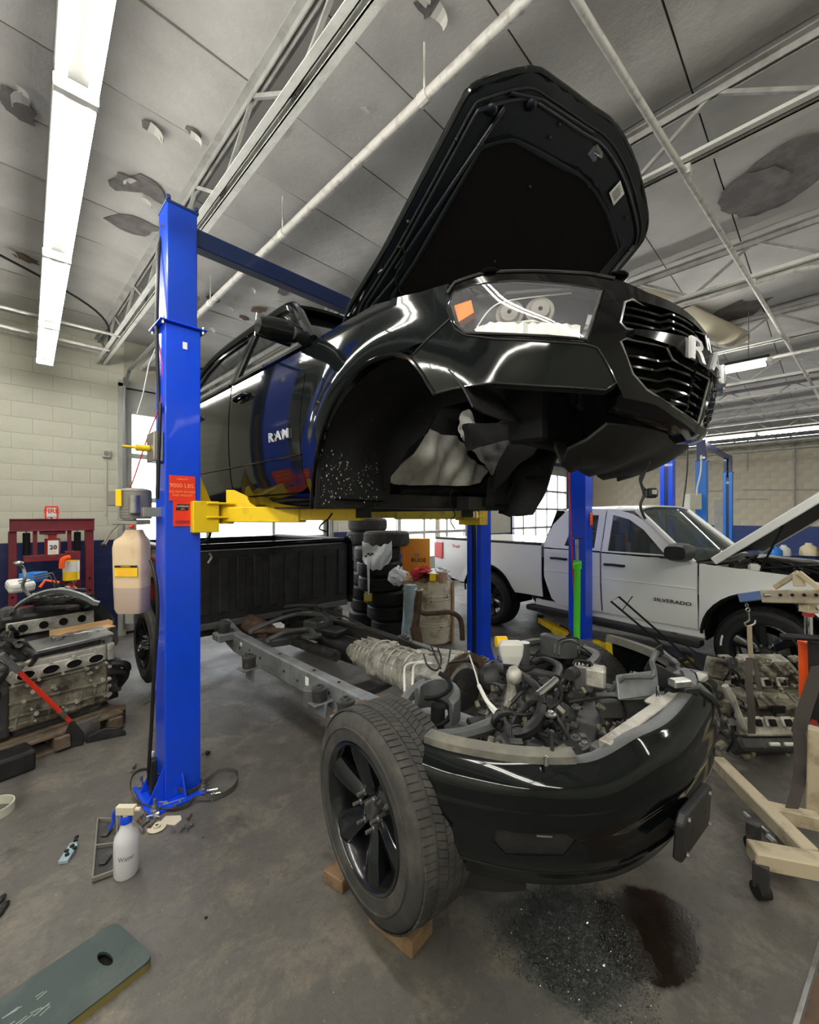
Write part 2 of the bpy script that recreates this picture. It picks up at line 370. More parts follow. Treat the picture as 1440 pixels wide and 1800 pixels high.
# floor: worn concrete with dirt, cracks, a wet oily spill
def floor_mat():
    m = bpy.data.materials.new('worn_concrete'); m.use_nodes = True; nt = m.node_tree; N = nt.nodes; L = nt.links; b = N['Principled BSDF']
    geo = N.new('ShaderNodeNewGeometry')
    def noise(sc, det=6, rg=.6, dist=0):
        n = N.new('ShaderNodeTexNoise'); n.inputs['Scale'].default_value = sc; n.inputs['Detail'].default_value = det; n.inputs['Roughness'].default_value = rg
        n.inputs['Distortion'].default_value = dist; L.new(geo.outputs['Position'], n.inputs['Vector']); return n.outputs[0]
    def mr(x, a, b_, c=0, d=1):
        r = N.new('ShaderNodeMapRange'); r.inputs[1].default_value = a; r.inputs[2].default_value = b_; r.inputs[3].default_value = c; r.inputs[4].default_value = d
        L.new(x, r.inputs[0]); return r.outputs[0]
    def mix(f, a, c):
        x = N.new('ShaderNodeMix'); x.data_type = 'RGBA'
        L.new(f, x.inputs[0])
        for v, i in ((a, 6), (c, 7)):
            if isinstance(v, tuple): x.inputs[i].default_value = (*v, 1)
            else: L.new(v, x.inputs[i])
        return x.outputs[2]
    def math_(op, a, c):
        x = N.new('ShaderNodeMath'); x.operation = op
        for v, i in ((a, 0), (c, 1)):
            if isinstance(v, (int, float)): x.inputs[i].default_value = v
            else: L.new(v, x.inputs[i])
        return x.outputs[0]
    def blob(cx, cy, rx, ry, wob=.25, edge=.25):
        sub = N.new('ShaderNodeVectorMath'); sub.operation = 'SUBTRACT'; sub.inputs[1].default_value = (cx, cy, 0); L.new(geo.outputs['Position'], sub.inputs[0])
        mu = N.new('ShaderNodeVectorMath'); mu.operation = 'MULTIPLY'; mu.inputs[1].default_value = (1 / rx, 1 / ry, 0); L.new(sub.outputs[0], mu.inputs[0])
        ln = N.new('ShaderNodeVectorMath'); ln.operation = 'LENGTH'; L.new(mu.outputs[0], ln.inputs[0])
        d = math_('ADD', ln.outputs['Value'], math_('MULTIPLY', math_('SUBTRACT', noise(7, 5), .5), wob * 4))
        return mr(d, 1.0, 1.0 - edge)
    c = mix(mr(noise(.9, 7), .35, .68), (.140, .130, .117), (.068, .064, .060))
    c = mix(mr(noise(3.2, 9, .75, .3), .50, .70), c, (.215, .188, .150))
    c = mix(mr(noise(2.6, 9, .75, .2), .56, .72), c, (.026, .025, .024))
    c = mix(mr(noise(26, 6, .8), .48, .72, 0, .7), c, (.066, .061, .056))
    c = mix(mr(noise(60, 3, .8), .66, .74), c, (.42, .38, .31))
    c = mix(mr(noise(45, 3, .8), .30, .24), c, (.03, .03, .03))
    vo = N.new('ShaderNodeTexVoronoi'); vo.feature = 'DISTANCE_TO_EDGE'; vo.inputs['Scale'].default_value = .42
    nv = N.new('ShaderNodeTexNoise'); nv.inputs['Scale'].default_value = 1.6; nv.inputs['Detail'].default_value = 8; L.new(geo.outputs['Position'], nv.inputs['Vector'])
    av = N.new('ShaderNodeVectorMath'); av.operation = 'ADD'; L.new(geo.outputs['Position'], av.inputs[0]); L.new(nv.outputs['Color'], av.inputs[1]); L.new(av.outputs[0], vo.inputs['Vector'])
    crack = mr(vo.outputs['Distance'], .012, .002)
    c = mix(math_('MULTIPLY', crack, mr(noise(.7), .55, .7, 0, .6)), c, (.022, .02, .018))
    p = at(250, 1380, Z=0); tan = blob(p.x + .1, p.y - .12, .32, .28, .4, .8)
    c = mix(math_('MULTIPLY', tan, mr(noise(11), .42, .62, 0, .6)), c, (.36, .30, .18))
    # spill: coarse granular absorbent soaked with oil
    w1 = at(1005, 1650, Z=0); w2 = at(1140, 1635, Z=0); w3 = at(1110, 1600, Z=0)
    wet1 = blob(w1.x, w1.y, .30, .30, .16, .3); wet2 = blob(w2.x, w2.y, .27, .20, .16, .12)
    wet = math_('MAXIMUM', wet1, wet2)
    c = mix(math_('MULTIPLY', wet1, .9), c, (.022, .026, .026))
    c = mix(math_('MULTIPLY', wet2, mr(noise(9, 6), .2, .5, .75, .97)), c, (.010, .005, .002))
    r1 = at(1150, 1560, Z=0); red = blob(r1.x, r1.y, .09, .06, .3, .6)
    c = mix(math_('MULTIPLY', math_('MULTIPLY', red, wet2), .6), c, (.04, .004, .004))
    L.new(c, b.inputs['Base Color'])
    rough = mr(noise(2.4, 6), .3, .7, .38, .68)
    rr = N.new('ShaderNodeMix'); L.new(wet, rr.inputs[0]); L.new(rough, rr.inputs[2]); rr.inputs[3].default_value = .20; L.new(rr.outputs[0], b.inputs['Roughness'])
    h = math_('ADD', math_('MULTIPLY', noise(90, 3, .7), .12), math_('MULTIPLY', noise(14, 6), .18))
    h = math_('ADD', h, math_('MULTIPLY', math_('MULTIPLY', noise(55, 4, .7, .5), wet1), 3.0))
    h = math_('SUBTRACT', h, math_('MULTIPLY', crack, .3))
    bp = N.new('ShaderNodeBump'); bp.inputs['Strength'].default_value = .55; bp.inputs['Distance'].default_value = .02
    L.new(h, bp.inputs['Height']); L.new(bp.outputs[0], b.inputs['Normal'])
    return m
M['floor'] = floor_mat()
fl = struct(MB().b2((XL, YF, -.15), (XR + .3, YB + .3, 0)), 'floor', M['floor'])
# bottom right: steel edge strip and rusty pit cover
e0 = at(1400, 1800, Z=0); e1 = at(1440, 1668, Z=0)
d_ = (e1 - e0).normalized(); n_ = V((d_.y, -d_.x, 0))
mb = MB().bar(e0 - d_ * .6 + V((0, 0, .002)), e1 + d_ * .5 + V((0, 0, .002)), .014, .006)
mb.build('edge_strip', M['steel'], fl)
MB().prism([(-.6, .012), (.7, .012), (.7, .5), (-.6, .5)], e0 + V((0, 0, .001)), d_, n_, .006).build('pit_cover', M['rust'], fl, bevel=.001)

# --- door openings in the back wall: (x0, x1)
DOORS = [(1.42, 4.95), (6.1, 9.7), (12.0, 16.2)]
ZD = 3.62
def band(name, a, b, zs):
    m = mat(name, a, .6); nt = m.node_tree; g = nt.nodes.new('ShaderNodeNewGeometry'); s = nt.nodes.new('ShaderNodeSeparateXYZ'); r = nt.nodes.new('ShaderNodeMapRange'); x = nt.nodes.new('ShaderNodeMix'); x.data_type = 'RGBA'
    nt.links.new(g.outputs['Position'], s.inputs[0]); nt.links.new(s.outputs[2], r.inputs[0]); r.inputs[1].default_value = zs - .005; r.inputs[2].default_value = zs + .005
    nt.links.new(r.outputs[0], x.inputs[0]); x.inputs[6].default_value = (*b, 1); x.inputs[7].default_value = (*a, 1); nt.links.new(x.outputs[2], nt.nodes['Principled BSDF'].inputs['Base Color']); return m
M['mortar'] = band('painted_joint', (.42, .41, .34), (.010, .018, .08), 1.40)
def wall_pieces(mb, y0, y1):
    xs = XL
    for a, b in DOORS:
        mb.b2((xs, y0, 0), (a, y1, ZC)); mb.b2((a, y0, ZD), (b, y1, ZC)); xs = b
    return mb.b2((xs, y0, 0), (XR + .3, y1, ZC))
wb = struct(wall_pieces(MB(), YB, YB + .2), 'wall_back', M['mortar'])
wr = struct(MB().b2((XR, YF, 0), (XR + .3, YB, ZC)), 'wall_right', M['mortar'])
struct(MB().b2((XL - .2, YF, 0), (XL, YB + .2, ZC)), 'wall_left', M['cream'])
struct(MB().b2((XL - .2, YF - .2, 0), (XR + .3, YF, ZC)), 'wall_front', M['cream'])
def blocks(parent, org, u, n, u0, u1, z0, z1, zband, mhi, mlo, budget, skip=None, proud=.006, key=None):
    """running-bond block courses, each block its own piece"""
    u, n = V(u), V(n); bw, bh = .4, .2; mm = {}; stuff = {0: MB(), 1: MB()}; cells = []
    j = 0
    z = z0
    while z < z1 - .02:
        x = u0 - (bw / 2 if j % 2 else 0)
        while x < u1:
            a, b = max(x, u0), min(x + bw, u1)
            if b - a > .05 and not (skip and skip((a + b) / 2, z + bh / 2)): cells.append((a, b, z, min(z + bh, z1)))
            x += bw
        z += bh; j += 1
    if key: cells.sort(key=key)
    for i, (a, b, za, zb) in enumerate(cells):
        lo = 1 if (za + zb) / 2 < zband else 0
        g = .0022; sx, sz = b - a - g, zb - za - g
        p = random.uniform(.7, 1.25) * proud
        c = V(org) + u * ((a + b) / 2) + V((0, 0, (za + zb) / 2)) + n * (p / 2)
        if i < budget:
            k = (round(sx, 2), round(sz, 2), lo)
            if k not in mm:
                m_ = MB(); x, y, t = sx / 2, sz / 2, 1.0; ch = .004
                pts = []
                for (hx, hz, d) in ((x, y, 0), (x, y, .6), (x - ch, y - ch, 1)):
                    pts += [u * sxn * hx + V((0, 0, szn * hz)) + n * (d * proud) for sxn, szn in ((-1, -1), (1, -1), (1, 1), (-1, 1))]
                m_.add(pts, [(0, 1, 5, 4), (1, 2, 6, 5), (2, 3, 7, 6), (3, 0, 4, 7), (4, 5, 9, 8), (5, 6, 10, 9), (6, 7, 11, 10), (7, 4, 8, 11), (8, 9, 10, 11)])
                mm[k] = m_.mesh('block', mlo if lo else mhi)
            o = bpy.data.objects.new('block', mm[k]); o.location = V(org) + u * ((a + b) / 2) + V((0, 0, (za + zb) / 2)) + n * (p - proud)
            link(o, parent)
        else:
            stuff[lo].box(c, (sx if abs(u.x) else p, sx if abs(u.y) else p, sz))
    for lo, s in stuff.items():
        if s.f: s.build('far_blocks', mlo if lo else mhi, parent, kind='stuff')
blocks(wb, (0, YB, 0), (1, 0, 0), (0, -1, 0), -.4, 1.40, 0, ZC, 1.44, M['cream'], M['navy_wall'], 130)
blocks(wb, (0, YB, 0), (1, 0, 0), (0, -1, 0), 4.97, 6.08, 0, ZC, 1.3, M['cream'], M['navy_wall'], 90)
blocks(wb, (0, YB, 0), (1, 0, 0), (0, -1, 0), 9.72, 11.98, 0, ZC, 1.2, M['cream'], M['blue_wall'], 0)
blocks(wb, (0, YB, 0), (1, 0, 0), (0, -1, 0), 16.2, 18.4, 0, ZC, 1.2, M['cream_r'], M['blue_wall'], 0)
blocks(wr, (XR, 0, 0), (0, 1, 0), (-1, 0, 0), -.4, 7.2, 0, ZC, 1.3, M['cream_r'], M['blue_wall'], 290, key=lambda c: -(c[2] > .9) * 10 - (c[0] < 6) * 5 - c[0] * -.1)
# --- garage doors: solid bottom section, glazed sections above
def garage_door(name, x0, x1, cols, zr, label=None):
    y = YB + .06
    d = MB(); zb, z1s = .0, .62
    d.b2((x0, y, zb), (x1, y + .045, z1s)); d.b2((x0, y, zr[-1]), (x1, y + .045, ZD))
    o = d.build(name, M['door'], None, bevel=.004); o['kind'] = 'structure'
    cw = (x1 - x0) / cols
    for i in range(cols + 1):
        wd = .09 if i in (0, cols) else .055
        xx = min(max(x0 + i * cw, x0 + wd / 2), x1 - wd / 2)
        MB().b2((xx - wd / 2, y - .004, z1s), (xx + wd / 2, y + .049, zr[-1])).build('mullion', M['door'], o, bevel=.003)
    for z in zr: MB().b2((x0, y - .006, z - .035), (x1, y + .05, z + .035)).build('rail', M['door'], o, bevel=.003)
    for i in range(cols):
        for k in range(len(zr) - 1):
            MB().b2((x0 + i * cw + .028, y + .018, zr[k] + .035), (x0 + (i + 1) * cw - .028, y + .024, zr[k + 1] - .035)).build('pane', M['window_glass'], o)
    for z in (.21, .42):
        MB().b2((x0 + .1, y - .006, z - .006), (x1 - .1, y, z + .006)).build('rib', M['door'], o)
    MB().b2((x0, y - .01, 0), (x1, y + .05, .035)).build('bottom_seal', M['rubber_dk'], o)
    # jambs and head trim
    j = MB()
    for xx in (x0 - .05, x1 + .05): j.b2((xx - .05, YB - .03, 0), (xx + .05, YB + .1, ZD + .06))
    j.b2((x0 - .1, YB - .03, ZD), (x1 + .1, YB + .1, ZD + .1))
    j.build('jamb', M['door'] if name == 'door_1' else M['blue_dk'], o, bevel=.004)
    # tracks
    t = MB()
    for xx in (x0 - .03, x1 + .03):
        t.tube([(xx, YB - .08, .1), (xx, YB - .08, 3.45), (xx, YB - .15, 3.63), (xx, YB - .36, 3.76), (xx, YB - .6, 3.78), (xx, YB - 3.1, 3.79)], .022, 6, smooth=2)
    t.build('track', M['track'], o)
    return o
garage_door('door_1', *DOORS[0], 3, [.655, 1.32, 1.98, 2.64, 3.30])
garage_door('door_2', *DOORS[1], 4, [.655, 1.32, 1.98, 2.64, 3.30])
garage_door('door_3', *DOORS[2], 5, [.655, 1.32, 1.98, 2.64, 3.30])
# outside
out = solo(MB().b2((-8, YB + .3, -.12), (40, YB + 30, -.02)), 'driveway', mat('pale_asphalt', (.35, .35, .34), .9), 'pale asphalt driveway beyond the garage doors', 'driveway')
out['kind'] = 'structure'
for i, (x, y, r) in enumerate([(19, 20, 2.2), (24, 21, 2.8)]):
    t = thing('tree', ['leafy green tree seen through the rightmost garage door, left one', 'taller leafy tree seen through the rightmost garage door, right one'][i], 'tree', (x, y, 0))
    c = MB().cyl((x, y, 0), (x, y, 2.5), .2, .14, 8).build('trunk', M['pallet'], t)
    c = MB()
    for k in range(900):
        v = V((random.gauss(0, 1), random.gauss(0, 1), random.gauss(0, 1))).normalized() * r * random.uniform(.55, 1); q = V((x, y, 2.6 + r * .5)) + v
        c.bar(q, q + V((random.uniform(-.15, .15), random.uniform(-.15, .15), .12)), .22, .02)
    c.build('foliage', M['sky_green'], t, kind='stuff')

# --- ceiling: deck panels between joists
ce = struct(MB().b2((XL, YF, ZC + .05), (XR + .3, YB + .2, ZC + .2)), 'ceiling', M['ceil_dk'])
JX = [1.1 + 1.885 * k for k in range(-2, 10)]
cells = []
for a, b in zip(JX[:-1], JX[1:]):
    y = YB
    while y > -1.0:
        if b > .2: cells.append((a, b, y - .61, y))
        y -= .61
pm = {}
for k in range(3):
    m_ = MB()
    fn = lambda s, t, k=k: V(((s - .5) * 1.877, (t - .5) * .60, -.05 + .006 * math.sin(s * 9 + k) * math.sin(t * 5 + k * 2)))
    m_.grid(lambda s, t: fn(s, t), 4, 3); m_.box((0, 0, -.024), (1.877, .60, .046))
    pm[k] = m_.mesh('deck_panel', M['ceil'])
for (a, b, y0, y1) in cells[:295]:
    o = bpy.data.objects.new('deck_panel', pm[random.randrange(3)]); o.location = ((a + b) / 2, (y0 + y1) / 2, ZC + .05 + random.uniform(0, .008)); link(o, ce)
st = MB()
for (a, b, y0, y1) in cells[295:]: st.b2((a + .005, y0 + .005, ZC), (b - .005, y1 - .005, ZC + .05))
st.b2((XL, YF, ZC), (JX[2] - .01, YB, ZC + .05)) if False else None
st.b2((XL, YF, ZC), (JX[0] + .5, YB, ZC + .05)); st.b2((JX[0] + .5, YF, ZC), (XR, -1.3, ZC + .05))
st.build('deck_far', M['ceil'], ce, kind='stuff')
# dark peeled patches: thin irregular recessed-looking exposed deck and hanging flakes
def blobpoly(n, r, jag=.3, asp=1.0):
    return [(r * (1 + random.uniform(-jag, jag)) * math.cos(2 * math.pi * i / n), asp * r * (1 + random.uniform(-jag, jag)) * math.sin(2 * math.pi * i / n)) for i in range(n)]
def patch(px, py, r, asp=1, m='brown', n=14, jag=.2, rot=0):
    c = at(px, py, Z=ZC - .004 - random.random() * .012); u = V((math.cos(rot), math.sin(rot), 0)); v = V((-math.sin(rot), math.cos(rot), 0))
    MB().prism(blobpoly(n, r, jag, asp), c, u, v, .006).build('peeled_patch', M[m], ce)
M['patch_dk'] = mat('bare_dark_deck', (.13, .12, .12), .9, var=[((.20, .19, .19), 8, .45, .7)], bump=(20, .5))
patch(1372, 315, .40, .75, 'patch_dk', 30, .06, .6); patch(1322, 338, .24, .9, 'patch_dk', 24, .08, .2)
patch(752, 8, .07, .8, 'patch_dk', 14, .3); patch(265, 225, .06, .7, 'patch_dk'); patch(340, 232, .05, .6, 'patch_dk')
for (px, py, r) in [(500, 510, .13), (455, 545, .11), (560, 520, .08), (470, 575, .09), (375, 525, .10), (430, 560, .07), (235, 325, .16), (265, 335, .12), (235, 398, .20), (300, 400, .12), (30, 190, .12), (45, 455, .10), (1280, 560, .5), (1300, 545, .3)]:
    patch(px, py, r, .6, 'patch_dk' if r > .11 else 'brown', 14, .3, random.uniform(0, 3))
def flake(px, py, r):
    c = at(px, py, Z=ZC - .02); a = random.uniform(0, 6); u = V((math.cos(a), math.sin(a), 0)); P = []
    mb = MB(); v = V((-math.sin(a), math.cos(a), 0)); wd = r * random.uniform(.5, .9)
    mb.grid(lambda s, t: c + u * (wd * (t - .5) * (1 - .6 * s)) + v * (r * s * math.cos(s * 1.0)) - V((0, 0, r * .5 * s * s + .0)), 4, 3)
    mb.build('paint_flake', M['peel'], ce, solid=.003)
for (px, py, r) in [(262, 222, .14), (275, 240, .10), (335, 235, .12), (50, 175, .14), (30, 155, .1), (470, 175, .08), (500, 235, .09), (490, 530, .13), (520, 545, .14), (455, 560, .12), (400, 540, .12), (575, 535, .1), (235, 320, .12), (420, 520, .1), (545, 500, .08),
                    (440, 505, .1), (765, 15, .12), (740, 5, .1), (250, 350, .12), (15, 440, .12), (480, 600, .12), (510, 590, .14), (370, 575, .12), (640, 195, .07)]:
    flake(px, py, r)
# --- open web joists, each a thing fixed to the ceiling: part of the structure
def joist(x, i):
    o = thing('roof_joist', None, None, (x, YB, 3.87)); del_keys = [k for k in ('label', 'category') if k in o]
    o['kind'] = 'structure'; o.name = 'trim_%d' % (i + 1)
    t = MB()
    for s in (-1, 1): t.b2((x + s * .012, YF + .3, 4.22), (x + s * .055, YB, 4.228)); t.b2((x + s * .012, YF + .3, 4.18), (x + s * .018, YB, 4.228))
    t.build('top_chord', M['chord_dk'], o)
    t = MB()
    for s in (-1, 1): t.b2((x + s * .016, YF + .6, 3.87), (x + s * .062, YB - .05, 3.876)); t.b2((x + s * .016, YF + .6, 3.87), (x + s * .022, YB - .05, 3.92))
    t.build('bottom_chord', M['chord'], o)
    y = YB - .1; k = 0
    while y > -1.5:
        ya, yb = y, y - .48
        p, q = ((x, ya, 4.21), (x, yb, 3.89)) if k % 2 == 0 else ((x, ya, 3.89), (x, yb, 4.21))
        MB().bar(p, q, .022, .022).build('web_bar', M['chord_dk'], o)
        y -= .48; k += 1
    return o
for i, x in enumerate([x for x in JX if x > -1]): joist(x, i)
# --- pipes, conduits
def pipe(pts, r, label, cat='pipe', m='pipe', **k):
    return solo(MB().tube(pts, r, 10, **k), 'ceiling_' + cat.split()[-1], M[m], label, cat, smooth=True)
a = pipe([(1.61, 7.25, 3.93), (1.61, -3, 3.93)], .029, 'thick mottled sprinkler pipe running above the lifted truck from the back wall')
for y in (6.0, 4.5, 3.0, 1.5): MB().cyl((1.61, y, 3.95), (1.61, y, 4.22), .006, n=6).cyl((1.61, y - .03, 3.93), (1.61, y + .03, 3.93), .034, n=12).build('hanger', M['chord'], a)
a = pipe([(.2, .82, 3.83), (1.75, .72, 3.83), (2.96, .63, 3.83), (6.0, .42, 3.83), (10.3, .14, 3.83), (17.8, -.2, 3.83)], .019, 'long thin cream pipe crossing over the raised bonnet to the upper right')
for x in (3.0, 4.87, 6.75, 8.6): MB().box((x, .62 - (x - 3) * .066, 3.845), (.05, .05, .06)).build('clamp', M['chord'], a)
pipe([(-1, 7.2, 4.02), (1.12, 7.2, 4.02)], .018, 'thin conduit under the ceiling at top of the left wall', 'conduit')
pipe([(-1, 6.55, 3.87), (1.1, 6.55, 3.87)], .018, 'cream conduit crossing behind the far end of the twin tube lamps', 'conduit')
pipe([(-1, 5.95, 3.87), (1.1, 5.95, 3.87)], .015, 'thin cream conduit crossing the lamps nearer than its neighbour', 'conduit')
pipe([(1.1, 6.6, 3.95), (1.0, 6.2, 4.1), (.6, 5.9, 4.2), (-.3, 5.3, 4.2), (-.6, 5.2, 4.2)], .012, 'drooping dark cable loop on the ceiling left of the truss', 'cable', 'cable', smooth=5)
pipe([(4.87, 7.1, 3.84), (4.87, .2, 3.84), (5.3, -.9, 3.84)], .022, 'light steel conduit clipped below the truss right of the bonnet', 'conduit')
CBL = ['highest', 'second', 'third', 'lowest']
for q in range(4):
    pipe([(4.9 + .03 * q, 2.4, 3.9), (4.95 + .03 * q, 1.7, 3.82 - .02 * q), (4.95, 1.1, 3.83 + .01 * q), (4.9, .4, 3.9), (4.9, -.5, 3.87)], .008, CBL[q] + ' of four loose grey cables draped along the truss right of the bonnet', 'cable', 'track', smooth=5)['group'] = 'loose cables along the right truss'
for q, x in enumerate((7.2, 9.3, 11.0, 13.0)):
    pipe([(x, 7.1, 3.80), (x, -.5, 3.80)], .02, ['long cream conduit above the white truck bonnet', 'second cream conduit beyond the tube lamp on the right', 'third cream conduit toward the right wall', 'farthest cream conduit near the right wall'][q], 'conduit')
# heater flue and tube heater at right
hx = at(1283, 555, d=5.6)
t = thing('flue_pipe', 'beige tubular heater with upright flue beside the truss right of the grille', 'heater', (hx.x, hx.y, 3.2))
MB().cyl(at(1283, 590, d=5.6), (at(1283, 590, d=5.6).x, at(1283, 590, d=5.6).y, 4.3), .085, n=18).build('flue', M['pipe'], t, smooth=True)
p1, p2 = at(1300, 598, d=5.55), at(1215, 560, d=5.2)
MB().tube([p1, p2, p2 + (p2 - p1)], .13, 18).build('burner_tube', M['cream_r'], t, smooth=True)
MB().lathe([(.088, -.03), (.15, -.03), (.15, -.01), (.088, 0)], (hx.x, hx.y, 4.29), n=18).build('collar', M['track'], t, smooth=True)

# --- tube lamps
def tube_lamp(x, ys, z, label, off=(-.054, .054), glow='glow', group=None):
    o = thing('tube_lamp', label, 'lamp', (x, (ys[0] + ys[-1]) / 2, z), group)
    h = MB(); h.b2((x - .078, ys[0], z + .045), (x + .078, ys[-1], z + .08)); h.build('housing', M['lamp_pan'], o, bevel=.004)
    for a, b in zip(ys[:-1], ys[1:]):
        for s in off: MB().cyl((x + s, a + .045, z), (x + s, b - .045, z), .019, n=12).build('tube', M[glow], o, smooth=True)
        MB().b2((x - .078, b - .022, z - .012), (x + .078, b + .022, z + .045)).build('end_cap', M['white'], o, bevel=.004)
    e = MB(); e.b2((x - .078, ys[0] - .02, z - .012), (x + .078, ys[0] + .02, z + .045)); e.build('end_cap', M['white'], o)
    for y in (ys[0] + .2, ys[-1] - .2): MB().cyl((x, y, z + .07), (x, y, ZC), .004, n=5).build('hanger_rod', M['track'], o)
    return o
tube_lamp(.26, [-2.3, -.8, .75, 2.29, 3.84, 5.3, 6.6], 3.55, 'long row of bright twin tube lamps over the left side').rotation_euler = (0, 0, -.0474)
tube_lamp(6.5, [.5, 1.72, 2.94, 4.16, 5.4, 6.6], 3.55, 'glowing tube lamp whose end shows just right of the grille')  # unseen run behind the cab lengthened for more light
tube_lamp(6.5, [-3.2, -1.9], 3.55, 'tube lamp beyond the right edge over the white truck')
tube_lamp(12.1, [-2.0, -.45, 1.15, 2.8, 4.4, 6.0], 3.55, 'thin long row of tube lamps near the right wall', glow='glow_far')
tube_lamp(-1.9, [-2.5, -.95, .6, 2.15, 3.7], 3.55, 'row of tube lamps left of the picture')
tube_lamp(3.4, [-3.2, -1.98, -.76], 3.55, 'tube lamp above and right behind the viewer')
# --- fittings on the right wall
rw = XR - .02
solo(MB().b2((rw - .05, at(1281, 900, X=rw).y, .02), (rw, at(1256, 900, X=rw).y, at(1260, 879, X=rw).z)), 'steel_door', M['door'], 'grey steel door in the right wall beyond the posts', 'door', bevel=.01)
def wallpipe(pts, r, label):
    return solo(MB().tube([at(px, py, X=rw - .05) for px, py in pts], r, 8), 'wall_pipe', M['pipe'], label, 'pipe', smooth=True)
wallpipe([(1396, 775), (1396, 940)], .03, 'upright pipe on the right wall')
wallpipe([(1306, 861), (1440, 861)], .022, 'level pipe on the right wall above the open bonnet')
wallpipe([(1238, 905), (1238, 868), (1245, 863), (1277, 862)], .022, 'bent conduit on the right wall beside the blue posts')
wallpipe([(1295, 877), (1350, 877)], .018, 'short level pipe stub on the right wall')
wallpipe([(1314, 795), (1314, 828)], .02, 'short upright conduit high on the right wall')
# ================================================================= two-post lifts
def post_section(w=.25, dpt=.26, t=.012, face=1):
    """C shaped post: closed outer face, open slot towards the bay"""
    return [(-w / 2, -dpt / 2), (w / 2, -dpt / 2), (w / 2, -dpt / 2 + .07), (w / 2 - t, -dpt / 2 + .07), (w / 2 - t, -dpt / 2 + t), (-w / 2 + t, -dpt / 2 + t),
            (-w / 2 + t, dpt / 2 - t), (w / 2 - t, dpt / 2 - t), (w / 2 - t, dpt / 2 - .07), (w / 2, dpt / 2 - .07), (w / 2, dpt / 2), (-w / 2, dpt / 2)]
def lift_post(root, x, y, face, h, joint, m='blue', mtop='blue', w=.205, dp=.205):
    a = [(p[0] * face, p[1]) for p in post_section(w, dp)]
    MB().prism(a, (x, y, .015), (1, 0, 0), (0, 1, 0), joint - .015).build('post', M[m], root, bevel=.008, seg=2)
    b = [(p[0] * face, p[1]) for p in post_section(w * .86, dp * .84)]
    MB().prism(b, (x, y, joint - .25), (1, 0, 0), (0, 1, 0), h - joint + .25).build('post_extension', M[mtop], root, bevel=.006)
    c = MB()
    c.prism([(-.135, -.13), (.135, -.13), (.135, .13), (-.135, .13)], (x, y, joint), (1, 0, 0), (0, 1, 0), .008)
    col = c.build('collar', M[m], root, bevel=.002)
    b = MB()
    for sx in (-1, 1):
        for sy in (-1, 1): b.cyl((x + sx * .115, y + sy * .112, joint - .02), (x + sx * .115, y + sy * .112, joint + .025), .009, n=6)
    b.build('bolt', M['steel'], col)
    f = MB()
    f.b2((x - face * .21, y - .19, 0), (x + face * .13, y + .19, .016))
    bp = f.build('base_plate', M[m], root, bevel=.003)
    for sy in (-1, 1):
        g = MB().prism([(0, 0), (.09, 0), (.0, .20)], (x + sy * 0 - face * w / 2, y + sy * (dp / 2 - .02), .016), (-face, 0, 0), (0, 0, 1), .01).build('gusset', M[m], bp, bevel=.002)
        g = MB().prism([(0, 0), (.075, 0), (0, .13)], (x, y + sy * dp / 2, .016), (0, sy, 0), (0, 0, 1), .01).build('gusset', M[m], bp, bevel=.002)
    b = MB()
    for sx in (-1, 1):
        for sy in (-1, 1):
            q = V((x - face * (.17 if sx > 0 else -.10), y + sy * .155, .016)); b.cyl(q, q + V((0, 0, .012)), .026, n=12); b.cyl(q, q + V((0, 0, .03)), .018, n=6); b.cyl(q, q + V((0, 0, .07)), .009, n=8)
    b.build('anchor_bolt', M['steel'], bp)
def arm(root, p, q, z, m='yellow', w=.11, h=.10, pad=True):
    p, q = V((*p, z)), V((*q, z)); d = (q - p).normalized(); mid = p + (q - p) * .58
    a = MB().bar(p, mid, w, h).build('arm', M[m], root, bevel=.006)
    MB().bar(mid - d * .1, q, w * .72, h * .72).build('extension', M[m], a, bevel=.004)
    g = MB(); g.cyl(p - V((0, 0, h * .62)), p + V((0, 0, h * .62)), .045, n=16)
    g.build('hinge_pin', M[m], a, smooth=True)
    if pad: MB().cyl(q - V((0, 0, .02)), q + V((0, 0, .07)), .05, n=14).build('pad', M['rubber_dk'], a, smooth=True); 
    return a
PX1, PX2, PY = .86, 4.13, 2.96
L1 = thing('car_lift', 'bright blue two-post lift with yellow arms holding up the black truck body', 'car lift', (PX1, PY, 0))
lift_post(L1, PX1, PY, 1, 3.68, 2.93, mtop='blue_shaded')
lift_post(L1, PX2, PY, -1, 3.68, 2.93)
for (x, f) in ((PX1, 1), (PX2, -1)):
    # dark plate standing in for the shade inside the slot
    MB().b2((x - .09, PY - .10, .05), (x + f * .05, PY + .10, 2.8)).build('slot_shade_plate', M['blue_dk'], L1)
# crossbeam on top
b = MB().b2((PX1 - .06, PY - .045, 3.50), (PX2 + .06, PY + .045, 3.62)); b.build('crossbeam', M['blue_dk'], L1, bevel=.006)
for x in (PX1, PX2):
    b = MB().b2((x - .095, PY - .095, 3.675), (x + .095, PY + .095, 3.69))
    for s in (-1, 1): b.cyl((x + s * .08, PY - .09, 3.69), (x + s * .08, PY - .09, 3.715), .014, n=6)
    b.build('top_plate', M['blue_dk'], L1, bevel=.002)
